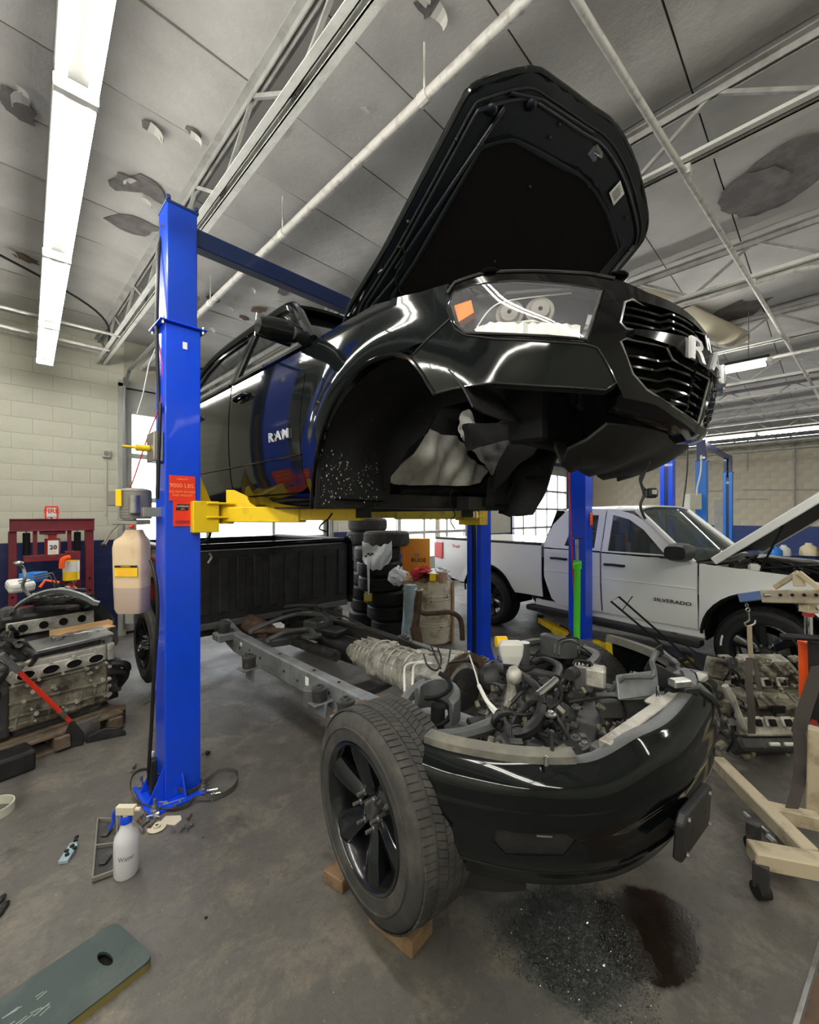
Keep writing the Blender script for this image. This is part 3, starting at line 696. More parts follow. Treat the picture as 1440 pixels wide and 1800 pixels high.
# carriages
CZ = 1.80
for (x, f) in ((PX1, 1), (PX2, -1)):
    c = MB(); c.b2((x + f * .04, PY - .155, CZ - .16), (x + f * .20, PY + .155, CZ + .04)); c.b2((x - f * .02, PY - .09, CZ - .1), (x + f * .1, PY + .09, CZ + .7))
    c.b2((x + f * .12, PY - .17, CZ - .07), (x + f * .30, PY + .17, CZ - .055)); c.b2((x + f * .12, PY - .17, CZ + .02), (x + f * .30, PY + .17, CZ + .035))
    ca = c.build('carriage', M['yellow'], L1, bevel=.005)
    g = MB()
    for s in (1,): g.prism([(0, 0), (.12, 0), (.02, .24)], (x + f * .13, PY + s * .12, CZ + .03), (f, 0, 0), (0, 0, 1), .012)
    g.build('brace', M['yellow'], ca, bevel=.002)
# arms: near side front arm (visible), near rear arm, far arms
a1 = arm(L1, (PX1 + .27, PY - .10), (1.62, 2.02), CZ - .045, w=.10, h=.10)
MB().prism([(0, 0), (.30, 0), (.27, .02), (.05, .12), (0, .12)], V((PX1 + .27, PY - .10, CZ + .0)), V((.75, -.84, 0)), (0, 0, 1), .014).build('gusset', M['yellow'], a1, bevel=.002)
arm(L1, (PX1 + .27, PY + .10), (1.75, 3.75), CZ - .045)
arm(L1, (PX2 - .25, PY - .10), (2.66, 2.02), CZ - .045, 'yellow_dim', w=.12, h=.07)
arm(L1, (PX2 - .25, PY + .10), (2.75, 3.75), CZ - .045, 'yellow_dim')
# warning plates on the near post's camera-facing (-Y) face
fy = PY - .1025 - .004
def fpt(px, py): return at(px, py, Y=fy)
def plate(root, name, px0, py0, px1, py1, m, lift=.002, Y=fy, **k):
    a, b = at(px0, py1, Y=Y), at(px1, py0, Y=Y)
    return MB().b2((a.x, Y - lift - .002, a.z), (b.x, Y - lift, b.z)).build(name, M[m], root, bevel=0, **k), a, b
pl, a, b = plate(L1, 'capacity_plate', 297, 838, 343, 880, 'label_red', .003, label='red capacity plate')
cx_, w_ = (a.x + b.x) / 2, b.x - a.x
pm_ = lambda z, yy=.006: plane_map((cx_, fy - yy, z), (1, 0, 0), (0, 0, 1))
text_mb('9000 LBS.', .036, .001, pm_(b.z - .062)).build('lettering', M['label_orange'], pl)
text_mb('CAPACITY', .014, .001, pm_(b.z - .022)).build('lettering', M['label_orange'], pl)
text_mb('DO NOT EXCEED', .019, .001, pm_(b.z - .100)).build('lettering', M['label_orange'], pl)
text_mb('THIS WEIGHT', .019, .001, pm_(b.z - .122)).build('lettering', M['label_orange'], pl)
p2, a2, b2_ = plate(L1, 'maker_plate', 304, 881, 337, 925, 'label_red', .002)
cx2 = (a2.x + b2_.x) / 2
MB().prism([(-.04, -.018), (.032, -.018), (.04, .02), (-.032, .02)], (cx2, fy - .005, b2_.z - .04), (1, 0, 0), (0, 0, 1), .001).build('emblem', M['ink'], p2)
text_mb('SUPERIOR', .0155, .001, plane_map((cx2, fy - .008, b2_.z - .034), (1, 0, 0), (0, 0, 1))).build('lettering', M['white'], p2)
text_mb('LIFTS', .010, .001, plane_map((cx2, fy - .008, b2_.z - .050), (1, 0, 0), (0, 0, 1))).build('lettering', M['white'], p2)
MB().b2((cx2 - .04, fy - .005, a2.z + .015), (cx2 + .04, fy - .004, a2.z + .035)).build('strip', M['red'], p2)
st_, *_ = plate(L1, 'sticker', 321, 603, 329, 613, 'white', .002)
# control box and hose guide on left (-X) side of post
lx = PX1 - .103
c = MB().b2((lx - .055, PY - .08, 2.08), (lx, PY + .08, 2.26)); cb = c.build('lock_box', M['steel'], L1, bevel=.005)
MB().cyl((lx - .20, PY, 2.16), (lx - .055, PY, 2.16), .008).build('release_pin', M['yellow'], cb, smooth=True)
MB().cyl((lx - .13, PY, 2.16), (lx - .06, PY, 2.16), .02).build('grip', M['yellow'], cb, smooth=True)
# power unit: motor, pump block, oil tank, hanging left of the post
def LP(px, py): return at(px, py, d=2.72)
mc = LP(239, 885)
o_ = MB().cyl(LP(239, 912), LP(239, 864), .088, n=28); o_.lathe([(.05, .02), (.082, .012), (.088, 0)], LP(239, 864) + V((0, 0, 0)), n=28)
mo = o_.build('motor', M['motor'], L1, smooth=True, bevel=.004)
f_ = MB()
for k in range(3): f_.lathe([(.0885, -.003), (.0905, 0), (.0885, .003)], LP(239, 905 - k * 5), n=28)
f_.build('motor_fins', M['motor'], mo, smooth=True)
q = LP(246, 887); MB().cyl(q + V((-.05, -.085, -.055)), q + V((-.05, -.085, .055)), .030, n=16).build('capacitor_cover', M['steel'], mo, smooth=True)
q = LP(209, 876); rgt = V((S2, -S2, 0)); fw = V((S2, S2, 0))
RM = Matrix.Rotation(-math.pi / 4, 3, 'Z')
MB().box(q, (.085, .10, .10), RM).build('switch_box', M['motor'], mo, bevel=.005)
MB().box(LP(226, 876) - fw * .092, (.036, .01, .105), RM).build('warning_label', M['label_yellow'], mo, bevel=.002)
MB().box(LP(232, 918), (.16, .14, .03), RM).build('pump_block', M['steel'], mo, bevel=.005)
MB().ell(LP(247, 925) - fw * .085, (.014, .014, .014)).build('relief_knob', M['label_red'], mo, smooth=True)
hd = MB().tube([LP(210, 920), LP(206, 926), LP(196, 936), LP(183, 957)], .010, 8, smooth=2)
hd = hd.build('release_lever', M['chrome'], mo, smooth=True); MB().ell(LP(182, 958), (.017, .017, .017)).build('lever_knob', M['plastic'], hd, smooth=True)
# tank: tapered box
def tank_ring(py, l, r, dep):
    a, b = LP(l, py), LP(r, py); c = (a + b) / 2; hw = (b - a).length / 2 * .86; dep *= .6; pts = []
    for k in range(20):
        t = 2 * math.pi * k / 20; cx, cy = math.cos(t), math.sin(t)
        sx = math.copysign(abs(cx) ** .35, cx) * hw; sy = math.copysign(abs(cy) ** .35, cy) * dep
        pts.append(c + rgt * sx + fw * sy)
    return pts
tk = MB().loft([tank_ring(931, 222, 250, .05), tank_ring(941, 217, 254, .07), tank_ring(950, 204, 261, .10), tank_ring(962, 201, 262, .105), tank_ring(1031, 203, 262, .105)])
tk = tk.build('oil_tank', M['tank'], L1, smooth=True)
MB().loft([tank_ring(1031, 203, 262, .105), tank_ring(1068, 205, 261, .104), tank_ring(1076, 209, 258, .09)]).build('oil_level', M['tank2'], tk, smooth=True)
tb = LP(234, 1003) - fw * .068
la = MB().box(tb, (.142, .004, .058), RM).build('warning_label', M['label_yellow'], tk)
MB().box(tb + V((0, 0, .034)) - fw * .0008, (.142, .004, .014), RM).build('label_header', M['ink'], tk)
text_mb('WARNING', .0125, .001, plane_map(tb + V((0, 0, .034)) - fw * .004, rgt, (0, 0, 1))).build('lettering', M['label_yellow'], tk)
wm = MB()
for k in range(4): wm.box(tb + V((0, 0, .018 - k * .012)) - fw * .0025, (.115 - .01 * (k % 2), .001, .003), RM)
wm.build('small_print', M['label_orange'], tk)
m_ = MB().box(LP(214, 1000) + fw * .09, (.06, .03, .75), RM).box(LP(262, 900) + fw * .05, (.06, .04, .06), RM).b2((PX1 - .2, PY - .03, 1.74), (PX1 - .1, PY + .03, 1.80))
m_.build('mount_bracket', M['steel'], L1, bevel=.003)
# hydraulic hoses and safety cable up the left side of the post
hs = MB().tube([(lx - .03, PY - .06, 1.85), (lx - .02, PY - .08, 2.4), at(280, 720, d=2.62), at(276, 600, d=2.62), at(277, 500, d=2.62), at(281, 430, d=2.66), at(292, 405, d=2.7), (PX1 - .09, PY, 3.56)], .011, 8, smooth=5)
hs.build('hydraulic_hose', M['hose'], L1, smooth=True)
MB().tube([at(265, 985, d=2.62), at(274, 1020, d=2.58), at(277, 1080, d=2.56), at(271, 1180, d=2.56), at(266, 1280, d=2.56), at(262, 1345, d=2.56), at(262, 1378, d=2.6)], .011, 8, smooth=5).build('lower_hose', M['hose'], L1, smooth=True)
MB().b2((PX1 - .165, PY - .05, .04), (PX1 - .13, PY + .0, .26)).build('hose_guard', M['plastic'], L1, bevel=.004)
MB().tube([at(352, 955, d=2.85), at(366, 948, d=2.85), at(372, 925, d=2.85), at(371, 900, d=2.85)], .009, 8, smooth=5).build('arm_hose', M['hose'], L1, smooth=True)
MB().tube([at(278, 600, d=2.66), at(285, 640, d=2.6), at(283, 705, d=2.62), at(259, 770, d=2.64), at(232, 850, d=2.66), at(222, 862, d=2.7)], .004, 6, smooth=4).build('red_cable', M['red_line'], L1)
MB().tube([at(277, 605, d=2.70), at(262, 640, d=2.72), at(252, 690, d=2.72), at(248, 705, d=2.72), at(241, 727, d=2.72)], .0035, 6).build('thin_line', M['wire_white'], L1)

# --- neighbour lifts
def neighbour(x1, x2, y, label, m, mtop, armz=None, h=3.7):
    L = thing('car_lift', label, 'car lift', (x1, y, 0)); 
    lift_post(L, x1, y, 1, h, 2.95, m, mtop); lift_post(L, x2, y, -1, h, 2.95, m, mtop)
    MB().b2((x1 - .06, y - .045, h - .12), (x2 + .06, y + .045, h)).build('crossbeam', M['blue_dk'], L, bevel=.006)
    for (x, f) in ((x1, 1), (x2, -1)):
        MB().b2((x - .09, y - .10, .05), (x + f * .05, y + .10, 2.8)).build('slot_shade_plate', M['blue_dk'], L)  # navy plate added for the shade within the post
    return L
L2 = neighbour(5.02, 8.85, 2.12, 'blue two-post lift standing around the white pickup', 'blue', 'blue', h=3.42)
f2 = 2.12 - .1025 - .004
a, b = at(1041, 924, Y=f2), at(1050, 901, Y=f2)
pl2 = MB().b2((5.02 + .0, f2 - .004, a.z), (5.02 + .09, f2 - .002, b.z)).build('capacity_plate', M['label_red'], L2)
for k in range(4): MB().b2((5.02 + .01, f2 - .006, a.z + .03 + k * .035), (5.02 + .08, f2 - .004, a.z + .04 + k * .035)).build('lettering_line', M['label_orange'], pl2)
# its arms low beside the white truck
for (p, q, r) in [((5.2, 2.0), (5.05, 1.45), 0), ((5.2, 2.2), (5.9, 3.1), 1)]:
    aa = arm(L2, p, q, .17, 'yellow', w=.13, h=.11)
blk = MB()
for (px, py, w_, h_) in [(1075, 1143, .07, .16), (1098, 1148, .12, .14), (1122, 1158, .14, .07)]:
    c = at(px, py, d=4.72); blk.box(c, (w_, .12, h_), rz=.3)
blk.build('arm_head', M['yellow'], L2, bevel=.008)
q0, q1 = at(1118, 1166, d=4.65), at(1215, 1160, d=5.0); MB().bar(q0, q1, .07, .05).build('arm_tube', M['yellow_dim'], L2, bevel=.004)
MB().tube([at(1001, 780, d=4.8), at(1001, 840, d=4.8), at(1004, 930, d=4.8), at(1012, 1080, d=4.85), at(1020, 1140, d=4.9)], .010, 6, smooth=4).build('air_hose', M['red_line'], L2, smooth=True)
# green jack stand leaning on that post
t = thing('jack_pole', 'bright green support pole standing before the blue post beside the white truck', 'jack stand', at(1014, 1160, d=4.80))
MB().cyl(at(1014, 1150, d=4.8), at(1015, 992, d=4.8), .036, n=14).build('sleeve', M['green'], t, smooth=True)
MB().cyl(at(1015, 992, d=4.8), at(1015, 948, d=4.8), .018, n=10).build('screw', M['steel'], t, smooth=True)
MB().box(at(1015, 946, d=4.8), (.10, .10, .014), rz=.78).build('saddle', M['ink'], t)
c = MB().cyl(at(1015, 1000, d=4.8), at(1015, 986, d=4.8), .047, n=14); c.cyl(at(1008, 992, d=4.75), at(1022, 990, d=4.75), .010, n=8); c.build('collar', M['green'], t, smooth=True)
fb = at(1014, 1150, d=4.8); MB().prism([(-.07, -.07), (.07, -.07), (.07, .07), (-.07, .07)], (fb.x, fb.y, 0), (1, 0, 0), (0, 1, 0), .02).cyl((fb.x, fb.y, 0), fb, .036, n=14).build('foot', M['green'], t)
L3 = neighbour(11.2, 14.6, 2.02, 'far blue two-post lift in front of the right wall', 'blue_lt', 'blue_dk', h=3.42)
q = at(1218, 882, d=9.1); MB().box(q, (.26, .2, .34), RM).build('control_box', M['cream'], L3, bevel=.01)
MB().tube([at(1233, 800, d=9.0), at(1232, 830, d=9), at(1226, 855, d=9), at(1225, 872, d=9)], .015, 6, smooth=3).build('white_cable', M['wire_white'], L3)
MB().tube([at(1209, 790, d=9.0), at(1208, 830, d=9), at(1202, 880, d=9), at(1199, 905, d=9)], .015, 6, smooth=3).build('black_cable', M['cable'], L3)
# ================================================================= raised black truck body
XC = 2.18
_pl = smooth_pts([(-.3, .385, 0), (0, .36, 0), (.3, .385, 0), (.55, .47, 0), (.66, .545, 0), (.78, .67, 0), (.875, .82, 0), (.95, .985, 0), (.985, 1.15, 0), (1.0, 1.35, 0), (1.01, 1.6, 0), (1.01, 2.2, 0), (1.01, 3.2, 0), (1.01, 4.15, 0), (1.01, 4.4, 0)], 10)
_pl = [p for p in _pl if p.x >= -1e-6 and not (p.x < .3 and p.y > 1)]
PLAN = [(0.0, _pl[0].x, _pl[0].y)]
for a, b in zip(_pl[:-1], _pl[1:]): PLAN.append((PLAN[-1][0] + (b - a).length, b.x, b.y))
def plan(s):
    s = max(0, min(abs(s), PLAN[-1][0] - 1e-6)); lo, hi = 0, len(PLAN) - 1
    while hi - lo > 1:
        m = (lo + hi) // 2
        if PLAN[m][0] <= s: lo = m
        else: hi = m
    t = (s - PLAN[lo][0]) / (PLAN[hi][0] - PLAN[lo][0]); return PLAN[lo][1] + t * (PLAN[hi][1] - PLAN[lo][1]), PLAN[lo][2] + t * (PLAN[hi][2] - PLAN[lo][2])
def plan_n(s):
    a, b = plan(max(abs(s) - .02, 0)), plan(abs(s) + .02); t = V((b[0] - a[0], b[1] - a[1])).normalized()
    n = V((t.y, -t.x))
    if n.x < 0 and abs(n.x) > .01: n = -n
    if abs(s) < .03: n = V((0, -1))
    return n
def sstep(a, b, x):
    t = max(0, min(1, (x - a) / (b - a))); return t * t * (3 - 2 * t)
ARC = (1.31, 1.93)
M['edge'] = mat('highlight_edge_black', (.02, .02, .022), .12, .3, 1.0, 1.0)
def BM(s, z, off=0.0):
    hx, y = plan(s); n = plan_n(s)
    side = sstep(1.0, 1.9, y)
    ins = 0
    if z > 2.655: ins += (z - 2.655) * .40 * side + max(0, z - 2.62) * .5 * (1 - side)
    ins += .030 * ((z - 2.30) / .40) ** 2 * side if z < 2.655 else .024 * side
    if z < 1.98: ins += (1.98 - z) * .10 * side
    # flare round the arch
    if .5 < y < 2.1:
        rho = math.hypot((y - ARC[0]) / .98, z - ARC[1]); e = rho - .46
        fl = .032 * math.exp(-(max(0, e) / .15) ** 2) * sstep(1.72, 1.85, z); ins -= fl * sstep(.75, 1.0, y)
        # shoulder crease above the arch
        ins -= .010 * math.exp(-((e - .12) / .07) ** 2) * sstep(1.0, 1.4, y) * sstep(2.05, 2.2, z)
    # belt crease on doors
    pass
    # front lean
    fr = 1 - sstep(.6, 1.0, y); ins += fr * (.035 * ((z - 2.38) / .2) ** 2 if z > 2.38 else .03 * ((2.38 - z) / .2) ** 2)
    hx2 = hx - n.x * (ins - off); y2 = y - n.y * (ins - off)
    return V((XC - hx2 if s >= 0 else XC + hx2, y2, z))
def s_of(px):
    k = (px - CX) / F; lo, hi = 0.0, PLAN[-1][0]
    for _ in range(40):
        m = (lo + hi) / 2; hx, y = plan(m); x = XC - hx; r = (x - y) / (x + y)
        if r > k: lo = m
        else: hi = m
    return lo
def UV(px, py):
    k = (px - CX) / F; z = 2.3; s = .5
    for _ in range(9):      # alternate: bisect s on the real surface, then update the height
        lo, hi = 0.0, 4.2
        for _ in range(26):
            s = (lo + hi) / 2; q = BM(s, z)
            if (q.x - q.y) / (q.x + q.y) > k: lo = s
            else: hi = s
        q = BM(s, z); z = CH + (HY - py) * (q.x + q.y) * S2 / F
    return (s, z)
def sY(y):
    lo, hi = 0.0, PLAN[-1][0]
    for _ in range(40):
        m = (lo + hi) / 2
        if plan(m)[1] < y: lo = m
        else: hi = m
    return lo
def yz(pts): return [(sY(y), z) for y, z in pts]
def smooth_pts_2(P): return [p for i in range(len(P) - 1) for p in [(P[i][0] + (P[i + 1][0] - P[i][0]) * k / 4, P[i][1] + (P[i + 1][1] - P[i][1]) * k / 4) for k in range(4)]] + [P[-1]]
def mir(poly): return [(-s, z) for s, z in poly]
CAB = thing('raised_truck', 'glossy black crew-cab truck body raised on the lift with bonnet open', 'truck', (XC, 2.2, 1.8))
def skin(name, poly, m='black_paint', holes=(), st=.035, gap=.003, both=True, off=0, parent=None, label=None, thick=.018, far=True):
    P = shrink(poly, gap) if gap else poly; r = []
    o = panel(P, lambda s, z: BM(s, z, off), st, holes).build(name, M[m], parent or CAB, smooth=60, solid=0, label=label); r.append(o)
    sol(o, thick)
    if far:
        o2 = panel(mir(P), lambda s, z: BM(s, z, off), st * 1.6, [mir(h) for h in holes]).build(name, M[m], (parent if parent is not None and parent.name.startswith('x') else CAB), smooth=60); sol(o2, thick)
    return o
def sol(o, t):
    """thickness towards the inside of the body"""
    me = o.data; c = V((XC, 2.2, 2.3)) - base_loc(o.parent)
    s = sum((p.normal.dot(p.center - c)) * p.area for p in me.polygons)
    m = o.modifiers.new('so', 'SOLIDIFY'); m.thickness = t; m.offset = -1 if s > 0 else 1; m.use_even_offset = False
# arch outline in (Y, z), from rear bottom over the top to front bottom
arch_px = [(547, 893), (549, 850), (556, 800), (570, 745), (590, 700), (620, 660), (650, 636), (690, 624), (719, 631), (740, 655), (752, 675), (763, 692)]
ARCHP = [UV(*p) for p in arch_px]
fend_top = [UV(790, 498), UV(740, 512), UV(700, 521), UV(660, 534), UV(612, 556)]
front_edge = [UV(797, 568), UV(787, 545), UV(785, 524)]
seamY = [(1.93, 2.66), (1.95, 2.5), (1.985, 2.3), (2.0, 2.15), (1.99, 2.0), (1.97, 1.90), (1.93, 1.83)]
fender = [UV(719, 631), UV(758, 598), UV(792, 561)] + [UV(786, 545), UV(784, 520)] + [UV(790, 497), UV(740, 512), UV(700, 521), UV(660, 534)] + yz(seamY) + ARCHP[:-3][0:9]
fender_poly = []
for p in fender:
    if not fender_poly or (abs(p[0] - fender_poly[-1][0]) + abs(p[1] - fender_poly[-1][1])) > .004: fender_poly.append(p)
skin('front_fender', fender_poly, st=.03)
# wheel arch lip
lip = MB().tube([BM(s, z, -.004) for s, z in smooth2(ARCHP)], .012, 8) if 'smooth2' in globals() else MB().tube(smooth_pts([BM(s, z, -.004) for s, z in ARCHP], 4), .011, 8)
lip.build('arch_lip', M['black_paint2'], CAB, smooth=True)
MB().tube(smooth_pts([BM(-s, z, -.004) for s, z in ARCHP], 4), .011, 8).build('arch_lip', M['black_paint2'], CAB, smooth=True)
# lower fascia end under the headlight
fas = [UV(*p) for p in [(720, 632), (791, 561), (800, 578), (820, 590), (870, 596), (962, 601), (1031, 606), (1050, 612), (1060, 628), (1083, 673), (1064, 686), (960, 679), (868, 673), (810, 681), (763, 692), (740, 655)]]
skin('lower_fascia', fas, st=.028)
for sg in (1, -1):
    for P_ in (fas[:9], [fas[0], fas[1]], [UV(792, 561), UV(786, 545), UV(784, 520), UV(792, 503)], fas[8:13]):
        MB().tube([BM(s * sg, z, -.016) for s, z in smooth_pts_2(P_)], .015, 6).build('seam_backing', M['matte'], CAB, smooth=True)  # matte tubes added behind the gaps to stop light showing through
# front surround around headlight and grille
sur_top = [UV(787, 516), UV(800, 497), UV(857, 479), UV(940, 477), UV(1031, 481), UV(1080, 490)]
trim = sur_top + [(0.50, 2.565), (.25, 2.555), (0, 2.55), (0, 2.525), (.25, 2.53), (.5, 2.535)] + [UV(1060, 509), UV(998, 500), UV(904, 493), UV(830, 501), UV(797, 512)]
skin('bonnet_rail_trim', trim, 'black_paint2', gap=.001, st=.03)
S_G = UV(1096, 560)[0]      # outer edge of grille openings
S_H = UV(1031, 599)[0]
gsur = [UV(1062, 508), UV(1031, 606), UV(1052, 613), UV(1085, 676), UV(1096, 700), (.45, 2.16), (.3, 2.13), (0, 2.105), (0, 2.53), (.3, 2.535)]
def rr(s0, s1, z0, z1, r=.02):
    return [(s0 + r, z0), (s1 - r, z0), (s1, z0 + r), (s1, z1 - r), (s1 - r, z1), (s0 + r, z1), (s0, z1 - r), (s0, z0 + r)]
SG = .655
up_open = [(.03, 2.415), (.40, 2.415), (.44, 2.40), (SG - .02, 2.40), (SG, 2.42), (SG - .025, 2.50), (SG - .06, 2.515), (.03, 2.515)]
lo_open = [(.03, 2.145), (.3, 2.16), (SG - .14, 2.205), (SG - .06, 2.25), (SG, 2.355), (SG - .02, 2.365), (.44, 2.365), (.40, 2.325), (.03, 2.325)]
skin('grille_surround', gsur, 'black_paint2', holes=[up_open, lo_open], gap=.001, st=.03, thick=.05)
# dark cooling mesh behind
def backing(sg):
    return MB().grid(lambda a, b: BM((a * SG) * sg + .0001 * sg, 2.18 + b * .36, -.11), 12, 4)
for sg in (1, -1): backing(sg).build('grille_backing', M['matte'], CAB, solid=.01)
def zig(sg, z, s0, s1, dz=.0):
    pts = []
    for k in range(17):
        s = s0 + (s1 - s0) * k / 16
        bump = .012 * math.sin(s * 22) if False else 0
        pts.append(BM(s * sg if s > 0 else 1e-5 * sg, z + dz * (s / SG) + (.010 if .2 < s < .42 else 0), -.030 + (.016 if .2 < s < .42 else 0)))
    return pts
def slat(sg, z, s0, s1):
    P = zig(sg, z, s0, s1); mb = MB(); R = []
    for i, p in enumerate(P):
        n = plan_n(s0 + (s1 - s0) * i / 16); nn = V((-n.x * sg, n.y, 0))
        R.append([p + nn * .012 + V((0, 0, .004)), p - nn * .03 + V((0, 0, .012)), p - nn * .03 - V((0, 0, .002)), p + nn * .012 - V((0, 0, .008))])
    o = mb.loft(R).build('slat', M['black_paint2'], CAB, smooth=40, bevel=.0025)
for sg in (1, -1):
    for z, s1 in ((2.435, SG - .012), (2.465, SG - .02), (2.495, SG - .04)): slat(sg, z, .012, s1)
    for z, s1 in ((2.18, .36), (2.215, SG - .16), (2.25, SG - .08), (2.285, SG - .05), (2.32, SG - .03)): slat(sg, z, .012, s1)
    MB().tube([BM(s * sg, z, .0) for s, z in up_open], .0045, 6, closed=True).build('chrome_edge', M['steel'], CAB, smooth=True)
    MB().tube([BM(s * sg, z, .0) for s, z in lo_open], .0045, 6, closed=True).build('chrome_edge', M['steel'], CAB, smooth=True)
# raised crossbar carrying the letters
for sg in (1, -1):
    cb_ = [(1e-4, 2.33), (.36, 2.335), (.42, 2.36), (.62, 2.372), (.62, 2.392), (.42, 2.405), (.36, 2.41), (1e-4, 2.41)]
    P = cb_ if sg > 0 else mir(cb_); o = panel(P, lambda s, z: BM(s, z, .022), .04).build('crossbar', M['black_paint2'], CAB, smooth=60); sol(o, .03)
for i, (ch, c0) in enumerate((('R', .285), ('A', 0.06), ('M', -.185))):
    text_mb(ch, .115, .010, lambda x, y, h, c0=c0: BM(c0 - x + 1e-6, 2.370 + y, .023 + h), sx=1.95, bold=.002).build('badge_letter', M['badge'], CAB, label='chrome letter %s on the grille' % ch)
# headlight
hl = [UV(*p) for p in [(797, 515), (830, 502), (904, 495), (998, 502), (1058, 511), (1030, 597), (962, 591), (818, 585), (800, 568), (790, 535)]]
def headlight(sg):
    f = (lambda P: P) if sg > 0 else mir
    h = panel(f(hl), lambda s, z: BM(s, z, -.075), .03).build('headlight', M['chrome'] if False else M['hoodin'], CAB, smooth=60)
    o = panel(f(shrink(hl, .002)), lambda s, z: BM(s, z, .004), .03).build('lens', M['lens'], h, smooth=60); 
    am = [UV(*p) for p in [(795, 533), (826, 523), (831, 545), (803, 562)]]
    o = panel(f(am), lambda s, z: BM(s, z, -.02), .03).build('amber_marker', M['amber'], h, smooth=60, label='amber side marker'); sol(o, .04)
    # white lower reflector strip and brow
    lo = [UV(*p) for p in [(830, 572), (860, 560), (1027, 565), (1022, 592), (962, 587), (835, 580)]]
    o = panel(f(lo), lambda s, z: BM(s, z, -.030 + .006 * math.sin(s * 160)), .018).build('reflector_strip', M['white'], h, smooth=60); sol(o, .02)
    for (a, b) in ((.30, .62), (.62, .9)):
        s0 = UV(1040, 540)[0]; s1 = UV(850, 540)[0]; c = BM((s0 + (s1 - s0) * (a + b) / 2) * sg, UV(950, 535)[1], -.06)
        n = plan_n(s0 + (s1 - s0) * (a + b) / 2); nn = V((-n.x * sg, n.y, 0))
        mb = MB().lathe([(.008, .03), (.032, .028), (.038, .01), (.05, .012), (.055, .0), (.05, -.02)], c, nn, 20); mb.build('projector', M['motor'], h, smooth=True)
    t = MB().tube([BM(s * sg, z, .0) for s, z in hl], .006, 6, closed=True); t.build('lamp_seal', M['matte'], h, smooth=True)
    # strips inside: bright brow lines
    pa = [UV(*p) for p in [(835, 570), (862, 535), (900, 520), (1010, 507)]]
    MB().tube([BM(s * sg, z, -.03) for s, z in pa], .0025, 6, smooth=4).build('light_pipe', M['white'], h, smooth=True)
    MB().b2((0, 0, 0), (0, 0, 0)) 
headlight(1); headlight(-1)
# thin glossy tubes added along panel edges to catch lamp highlights
for sg in (1, -1):
    for P_, r_, c_ in ((fas, .0035, True), (sur_top, .006, False), (hl, .004, True)):
        MB().tube([BM(s * sg, z, .002) for s, z in smooth_pts_2(P_)], r_, 6, closed=c_).build('highlight_edge', M['edge'], CAB, smooth=True)
# lower lip / chin bar
def lip_loft(sg):
    R = []
    for k in range(25):
        s = .64 * k / 24 * sg + 1e-4 * sg; z = 2.12 + .06 * (k / 24)
        a, b, c, d = BM(s, z, 0.0), BM(s, z - .035, -.010), BM(s, z - .05, -.06), BM(s, z - .01, -.09); R.append([a, b, c, d])
    return MB().loft(R)
for sg in (1, -1): lip_loft(sg).build('chin_bar', M['black_paint2'], CAB, smooth=60)
# under tray (dark plastic) sloping back from the chin
tray_px = [(1250, 775, 2.10), (1232, 784, 2.08), (1190, 790, 2.0), (1146, 808, 1.96), (1110, 823, 1.95), (1060, 812, 1.97), (1030, 795, 2.0), (1000, 780, 2.03)]
def tray():
    R = []
    for k in range(15):
        a = -1 + 2 * k / 14; x = XC + a * .60; s = .62 * abs(a)
        f0 = BM(s * (1 if a < 0 else -1) + (1e-4 if a < 0 else -1e-4), 2.09, -.05)
        mid = V((XC + a * .52, f0.y + .16, 2.0 + .02 * math.cos(a * 7))); bk = V((XC + a * .42, .84 + .02 * math.sin(a * 9), 1.955 + .02 * math.cos(a * 12))); up = V((XC + a * .42, .88, 2.10))
        R.append([f0, (f0 + mid) / 2 - V((0, 0, .012)), mid, (mid + bk) / 2 - V((0, 0, .012)), bk, up])
    return MB().loft(R, closed=False, caps=False)
tray().build('under_tray', M['plastic'], CAB, smooth=50, solid=.012)
rb = MB()
for k in range(4):
    rb.bar((XC - .40 + k * .26, .62, 2.045), (XC - .36 + k * .26, .86, 1.985), .012, .016)
rb.build('tray_rib', M['plastic'], CAB)
sb = MB()
sb.b2((XC - .62, .80, 2.44), (XC + .62, .90, 2.52)); sb.b2((XC - .62, .86, 2.05), (XC + .62, .93, 2.12))
for s in (-1, 1): sb.b2((XC + s * .62 - .03, .80, 2.05), (XC + s * .62 + .03, .95, 2.52))
sb.build('radiator_support', M['matte'], CAB, bevel=.008)
MB().b2((XC - .56, .87, 2.12), (XC + .56, .90, 2.44)).build('condenser', M['matte'], CAB)
